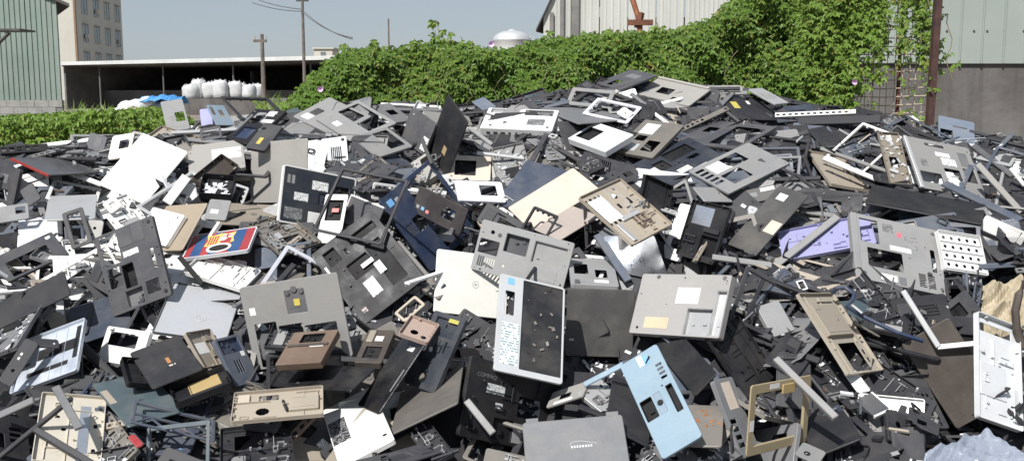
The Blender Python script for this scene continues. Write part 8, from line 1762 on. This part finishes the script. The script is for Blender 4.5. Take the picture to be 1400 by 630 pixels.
('lid',2,'c',(1.475,4.233,1.087),(.843,.265,-.204,.421),.92,1.10,'charcoal lid just right of the {77}'),
('cover',1,'n2',(1.509,5.499,1.585),(.006,-.048,-.343,.938),1.03,1.13,'navy cover just right of the {23}'),
('cover',0,'w',(1.597,4.489,1.17),(.807,.52,-.127,.252),.89,1.01,'white cover just left of the {20}'),
('lid',0,'c',(.948,4.403,1.1),(.91,.409,-.039,-.048),.88,1.11,'charcoal lid just right of the {46}'),
('cover',0,'m',(1.101,4.681,1.288),(.907,.3,.04,-.294),.95,.90,'grey cover just right of the {45}'),
('cover',0,'c',(.928,5.379,1.583),(.123,-.044,-.32,.938),1.00,.96,'charcoal cover just above the {18}'),
('palm',0,'tp',(1.012,5.492,1.575),(-.121,-.037,-.398,.908),1.09,.92,'taupe palm rest just left of the {23}'),
('bezel',0,'sl',(1.218,4.847,1.361),(.04,.01,-.304,.952),.94,.97,'slate bezel just right of the {18}'),
('bezel',0,'sl',(.936,4.574,1.209),(.934,.342,.013,.107),.94,1.12,'slate bezel just below the {7}'),
('cover',0,'sl',(2.016,4.207,1.109),(.889,.442,-.112,-.033),.91,1.07,'slate cover just right of the {35}'),
('base',3,'c',(1.088,4.663,1.231),(.252,-.011,-.473,.844),1.04,1.04,'charcoal base just above the {40}'),
('cover',0,'c',(2.123,4.805,1.268),(-.071,-.078,-.317,.942),.94,1.12,'charcoal cover just right of the {14}'),
('cover',0,'k2',(1.78,4.782,1.29),(.061,.024,-.251,.966),.90,.95,'black cover just below the {57}'),
('lid',1,'k2',(2.418,4.908,1.362),(.043,-.004,-.36,.932),.93,.92,'black lid just right of the {27}'),
('lid',0,'c',(1.363,5.154,1.388),(.073,-.032,-.331,.94),.86,.94,'charcoal lid just left of the {55}'),
('bar',0,'c',(1.768,4.707,1.236),(.032,-.066,-.346,.935),1.11,.89,'charcoal bar just above the {20}'),
('base',0,'g',(.824,4.44,1.066),(.912,.393,.101,-.057),.97,.98,'dark grey base just left of the {46}'),
('lid',0,'sl',(1.29,5.176,1.42),(-.143,-.013,-.326,.935),1.11,1.12,'slate lid just below the {23}'),
('bar',0,'c',(1.223,4.654,1.3),(.963,.22,-.064,-.143),1.03,1.12,'charcoal bar just right of the {45}'),
('cover',0,'sl',(.925,4.683,1.297),(-.058,-.025,-.332,.941),.98,1.10,'slate cover just below the {7}'),
('lid',0,'sl',(1.495,5.31,1.454),(-.053,-.117,-.308,.943),1.00,.92,'slate lid just left of the {55}'),
('palm',0,'k2',(1.2,5.148,1.441),(.139,-.028,-.335,.932),.91,1.04,'black palm rest just right of the {18}'),
('bar',0,'sl',(2.315,4.934,1.402),(.875,.313,-.152,.338),1.09,.99,'slate bar just right of the {27}'),
('cover',0,'c',(.789,4.595,1.236),(.95,.224,-.006,.219),.97,1.04,'charcoal cover just above the {46}'),
('base',3,'lw',(1.177,4.399,1.081),(-.018,.182,-.343,.921),.96,.93,'pale grey base just left of the {40}'),
('bezel',1,'k2',(1.273,4.456,1.192),(.816,.435,.217,-.314),.87,1.13,'black bezel between the {40} and the {45}'),
('base',1,'k2',(1.141,4.89,1.353),(-.016,.038,-.335,.941),.92,.98,'black base just above the {45}'),
('bezel',1,'tp',(1.944,4.881,1.357),(.905,.28,-.114,.298),1.09,.88,'taupe bezel just right of the {57}'),
('lid',2,'k2',(1.942,4.276,1.11),(-.074,-.116,-.285,.949),.90,.99,'black lid just above the {35}'),
('bezel',0,'k2',(1.278,4.985,1.414),(.158,.044,-.29,.943),.96,.92,'black bezel just right of the {18}'),
('bezel',1,'c',(1.863,4.974,1.394),(.9,.31,-.212,.22),.95,1.15,'charcoal bezel just above the {57}'),
('cover',0,'k2',(1.868,5.092,1.444),(.786,.447,.121,-.41),.94,1.11,'black cover just right of the {55}'),
('lid',2,'k2',(1.2,4.409,1.119),(.931,.353,.071,.057),.93,.87,'black lid just below the {40}'),
('bezel',0,'sl',(2.396,4.792,1.316),(.865,.407,.051,-.291),1.00,.98,'slate bezel just right of the {14}'),
('lid',1,'k2',(1.401,5.222,1.412),(.669,.207,-.312,.642),.92,1.09,'black lid between the {45} and the {55}'),
('lid',2,'k2',(1.863,4.819,1.307),(.277,.062,-.275,.919),1.02,1.14,'black lid just below the {57}'),
('bezel',1,'k2',(1.226,4.755,1.308),(.944,.313,-.1,.025),1.05,.86,'black bezel just left of the {55}'),
('lid',2,'sl',(1.826,4.307,1.108),(.912,.402,.033,.066),.98,.97,'slate lid just below the {20}'),
('bezel',1,'c',(1.635,5.093,1.359),(.915,.403,-.008,-.027),1.10,.89,'charcoal bezel just left of the {55}'),
('cover',1,'sl',(.861,4.518,1.208),(.777,.191,-.231,.553),.87,.92,'slate cover just above the {46}'),
('lid',0,'k2',(1.145,4.882,1.369),(.912,.355,.068,-.192),.88,.88,'black lid just above the {45}'),
('lid',0,'sl',(1.344,5.024,1.307),(.233,.074,-.32,.915),.97,1.09,'slate lid just above the {40}'),
('lid',2,'k2',(1.225,4.291,1.048),(.19,.037,-.193,.962),1.08,.89,'black lid just left of the {29}'),
('palm',0,'k2',(1.162,3.668,.754),(.841,.035,-.297,.451),1.00,1.05,'black palm rest just below the {30}'),
('bezel',0,'k2',(1.016,3.645,.887),(.906,.351,.131,-.194),.95,1.14,'black bezel just above the {54}'),
('palm',1,'sl',(1.746,4.17,1.042),(.876,.456,-.076,-.135),1.04,1.08,'slate palm rest just above the {35}'),
('base',0,'k2',(.706,3.399,.582),(.499,.261,-.438,.701),.89,.92,'black base just below the {54}'),
('tray',1,'c',(.895,3.363,.577),(.268,.045,-.365,.891),.93,.87,'charcoal tray just above the {53}'),
('bezel',0,'k2',(.999,3.271,.605),(.479,.239,-.279,.797),1.11,.98,'black bezel just right of the {53}'),
('base',2,'c',(1.156,3.715,.774),(.904,.423,.065,-.001),.94,.91,'charcoal base just left of the {67}'),
('base',2,'k2',(1.063,3.331,.615),(-.406,-.223,-.158,.872),1.02,.89,'black base just below the {67}'),
('tray',0,'k2',(1.392,3.699,.724),(.952,.253,-.11,-.133),.95,1.09,'black tray just right of the {67}'),
('bezel',0,'k2',(1.015,4.068,.96),(.503,.106,-.156,.844),1.01,1.02,'black bezel just below the {40}'),
('palm',2,'s',(.917,4.284,.979),(-.41,-.19,-.308,.837),1.11,1.03,'silver palm rest just above the {41}'),
('base',1,'k2',(1.224,3.641,.746),(.738,.164,-.345,.556),.95,.89,'black base between the {67} and the {70}'),
('base',0,'tp',(.892,3.774,.854),(.019,.009,-.342,.939),1.11,1.01,'taupe base just left of the {42}'),
('lid',0,'sl',(1.151,4.36,1.045),(-.365,-.209,-.363,.832),1.08,.87,'slate lid just above the {29}'),
('tray',0,'c',(.994,3.521,.688),(.763,.476,.014,-.437),.96,.94,'charcoal tray between the {67} and the {53}'),
('lid',1,'k2',(1.304,3.927,.9),(.725,.151,-.309,.597),.96,.89,'black lid just below the {29}'),
('tray',1,'c',(1.134,3.195,.589),(.62,.18,.131,-.752),1.00,.93,'charcoal tray just left of the {70}'),
('bezel',1,'k2',(.874,3.252,.532),(-.163,-.207,-.237,.935),1.05,1.00,'black bezel between the {53} and the {54}'),
('lid',2,'k2',(1.51,4.097,1.003),(.881,.285,.01,-.377),.97,.88,'black lid just right of the {77}'),
('bezel',1,'sl',(.885,3.932,.887),(-.408,-.063,-.36,.837),1.08,1.14,'slate bezel just below the {46}'),
('base',1,'k2',(1.042,3.252,.551),(.299,.104,-.36,.878),.88,.90,'black base just right of the {53}'),
('bezel',1,'c',(1.072,4.07,.922),(.902,.281,.061,-.322),1.07,1.09,'charcoal bezel just left of the {29}'),
('tray',0,'c',(.761,3.77,.856),(.317,.057,-.441,.838),1.08,1.15,'charcoal tray just above the {54}'),
('lid',1,'c',(1.214,3.713,.818),(.819,.201,.159,-.513),1.03,.93,'charcoal lid just right of the {67}'),
('palm',2,'k2',(.796,3.596,.756),(.356,.136,-.383,.842),1.00,.87,'black palm rest just right of the {54}'),
('base',2,'k2',(.884,3.79,.849),(.887,.443,-.079,.105),.91,1.08,'black base just above the {42}'),
('tray',0,'c',(.914,3.666,.809),(.511,.146,-.233,.815),1.02,1.07,'charcoal tray just below the {42}'),
('base',0,'c',(1.193,4.095,.954),(-.245,-.179,-.218,.928),.93,1.14,'charcoal base just below the {29}'),
('tray',1,'k2',(1.256,3.498,.679),(.366,.103,-.358,.853),.93,.95,'black tray between the {67} and the {70}'),
('tray',0,'c',(1.712,4.156,1.036),(.76,.207,-.277,.55),1.00,1.10,'charcoal tray just below the {35}'),
('base',0,'k2',(1.049,3.695,.782),(.927,.289,.212,.109),1.07,1.15,'black base just left of the {42}'),
('tray',1,'k2',(1.217,3.627,.758),(.561,.15,-.345,.737),.86,1.10,'black tray between the {67} and the {30}'),
('tray',1,'k2',(1.315,3.707,.875),(.204,.023,-.2,.958),1.11,.88,'black tray right of the {67} and left of the {70}'),
('base',3,'sl',(1.696,4.155,1.071),(.891,.445,-.037,.08),1.12,1.07,'slate base just below the {20}'),
('tray',1,'m3',(.86,3.848,.917),(.357,.063,-.14,.922),.99,.86,'beige-grey tray just above the {54}'),
('lid',1,'k2',(1.083,3.741,.845),(.077,-.109,-.251,.959),1.00,.96,'black lid just left of the {67}'),
('tray',0,'k2',(.712,3.647,.854),(.87,.24,-.031,-.429),.88,1.05,'black tray just left of the {54}'),
('tray',1,'k2',(.78,3.624,.815),(.796,.397,.143,-.434),.92,.88,'black tray just right of the {54}'),
('palm',1,'n2',(1.039,3.756,.876),(-.378,-.185,-.352,.836),.95,.97,'navy palm rest just above the {42}'),
]
# ------------------------------------------------------------------ the rest of the heap: copies of a few dozen kinds, each with its own colour, size, turn and label
KINDS = {
 'lid': ('laptop_cover', 'lid', .33, .24, [[('ring',.5,.5,.014)], [('chip',0),('warp',.006,.008,.012),('o',.2,.3,.005),('inner',.05,.05,.95,.95)], [('chip',2),('warp',-.008,.006,-.010),('st',.06,.8,.16,.9,'s'),('sc',4)]]),
 'base': ('bottom_case', 'case', .33, .25, [[('hole',.08,.1,.4,.4),('vt',.6,.7,.85,.9,6,'h'),('st',.5,.2,.75,.32,'wp'),('sc',10),('inner',.05,.45,.5,.95),('ft',.05,.93),('ft',.95,.93)], [('hole',.55,.5,.9,.9),('bay',.1,.1,.4,.4,.012,'k'),('st',.5,.15,.72,.26,'wp'),('inner',.05,.45,.5,.95),('vt',.08,.5,.3,.7,6,'h'),('sc',10)], [('hole',.1,.55,.45,.9),('hole',.6,.1,.85,.4),('vt',.6,.6,.8,.9,7,'v'),('st',.12,.15,.4,.25,'wp'),('sc',8)], [('bay',.06,.06,.5,.35,.012,'k'),('bay',.6,.3,.92,.8,.010,'c'),('inner',.06,.4,.55,.95),('o',.2,.8,.006),('sc',10)]]),
 'palm': ('palm_rest', 'palm', .33, .26, [[('hole',.06,.05,.94,.55),('bay',.4,.68,.6,.9,.002,'g2'),('vt',.05,.62,.3,.68,5,'v'),('sc',8)], [('warp',.006,.006,0),('hole',.05,.08,.95,.6),('hole',.4,.7,.6,.92),('st',.06,.85,.12,.93,'bs'),('st',.14,.85,.2,.93,'s')], [('chip',3),('warp',.004,-.010,.012),('hole',.3,.6,.62,.8),('hole',.1,.12,.5,.45),('o',.8,.4,.008),('inner',.1,.1,.95,.95),('sc',8)]]),
 'bezel': ('screen_bezel', 'frame', .32, .24, [[('b',.016),('warp',.010,.012,0)], [('b',.013),('warp',-.012,.016,0)]]),
 'tray': ('drive_tray', 'tray', .28, .20, [[('o',.3,.4,.012),('pad',.55,.3,.8,.7,.006,'k'),('inner',.05,.05,.95,.95),('junk',)], [('hole',.55,.2,.85,.6),('pad',.1,.15,.4,.35,.005,'m'),('inner',.05,.05,.95,.95),('inner',.05,.4,.9,.95,'s')]]),
 'box': ('plastic_box', 'box', .15, .11, [[('t',.022),('bay',.15,.2,.6,.8,.01,'k')], [('t',.03),('hole',.1,.1,.5,.5),('inner',.05,.5,.95,.95,'s')]]),
 'bar': ('plastic_bar', 'bar', .34, .022, [[('warp',.010,0,0)], [('warp',-.014,.003,0),('sc',4)]]),
 'slot': ('slotted_bar', 'slots', .30, .03, [[]]),
 'plate': ('metal_plate', 'case', .14, .10, [[('chip',1),('hole',.2,.3,.5,.6),('o',.7,.5,.005),('o',.8,.75,.005)], [('o',.2,.3,.006),('o',.7,.6,.01),('vt',.2,.6,.5,.85,3,'h')], [('inner',.1,.1,.9,.9),('o',.2,.2,.006),('sc',4)]]),
 'cover': ('plastic_cover', 'lid', .20, .11, [[('chip',0),('warp',.005,.006,.010),('inner',.05,.05,.9,.9)], [('vt',.2,.3,.6,.7,4,'h'),('pad',.7,.2,.92,.8,.004,'c')]]),
 'bracket': ('metal_bracket', 'frame', .11, .07, [[('b',.018)], [('b',.012)]])}
PROTO = {}
for k, v, col, lo, q, sx_, sy_, lab in FILLERS:
    lab = lab.format(*REFS)
    nm, kd, w, h, var = KINDS[k]
    cat = CAT.get(nm, 'slotted bar'); grp = {'lid': 'loose lids', 'base': 'loose bases', 'palm': 'loose palm rests', 'bezel': 'loose bezels', 'tray': 'loose trays', 'box': 'loose small boxes', 'bar': 'loose bars', 'slot': 'loose slotted bars', 'plate': 'loose plates', 'cover': 'loose covers', 'bracket': 'loose brackets'}[k] + ' on the scrap heap'
    if (k, v) not in PROTO:
        r = PROTO[(k, v)] = place(nm, kd, col, lo, q, w, h, var[v], lab, cat, grp, 900+len(PROTO))
    else: r = copy_tree(PROTO[(k, v)])
    r.location = lo; r.rotation_quaternion = q; r.scale = (sx_, sy_, 1); r['label'] = lab
    sh = r if r.type == 'MESH' else [c for c in r.children if c.name.startswith('shell')][0]
    sh.material_slots[0].material = pm(col)
# small broken bits that have come to rest on top of the loose pieces
bpy.context.view_layer.update(); dg = bpy.context.evaluated_depsgraph_get(); sp = []
for k in range(1300):
    px = rb.uniform(-60, 1460); p = bed(px, rb.random()); o_ = Vector((p.x, p.y, 4)); hit, pos, nn, _, ob, _m = SC.ray_cast(dg, o_, Vector((rb.gauss(0,.05), rb.gauss(0,.05), -1)))
    if not hit: continue
    root = ob
    while root.parent: root = root.parent
    if root.name in KEPT and rb.random() > .015 or root.get('category') in ('hedge', 'vine', 'weeds', 'pole', 'bag', 'cloth', 'building', 'post', 'fence', 'wire', 'plant'): continue
    if nn.z < .25: continue
    sp.append((pos + nn*.003, nn))
f2 = fragments('plastic_fragments', sp, [('k2', 5), ('c', 5), ('g', 2.5), ('m', 1.4), ('lw', .6), ('w', .5), ('s', .5), ('b', .5), ('br', .4), ('sl', .5)], rb, .006, .024)
f2['label'] = 'small broken bits scattered over the loose pieces of the heap'
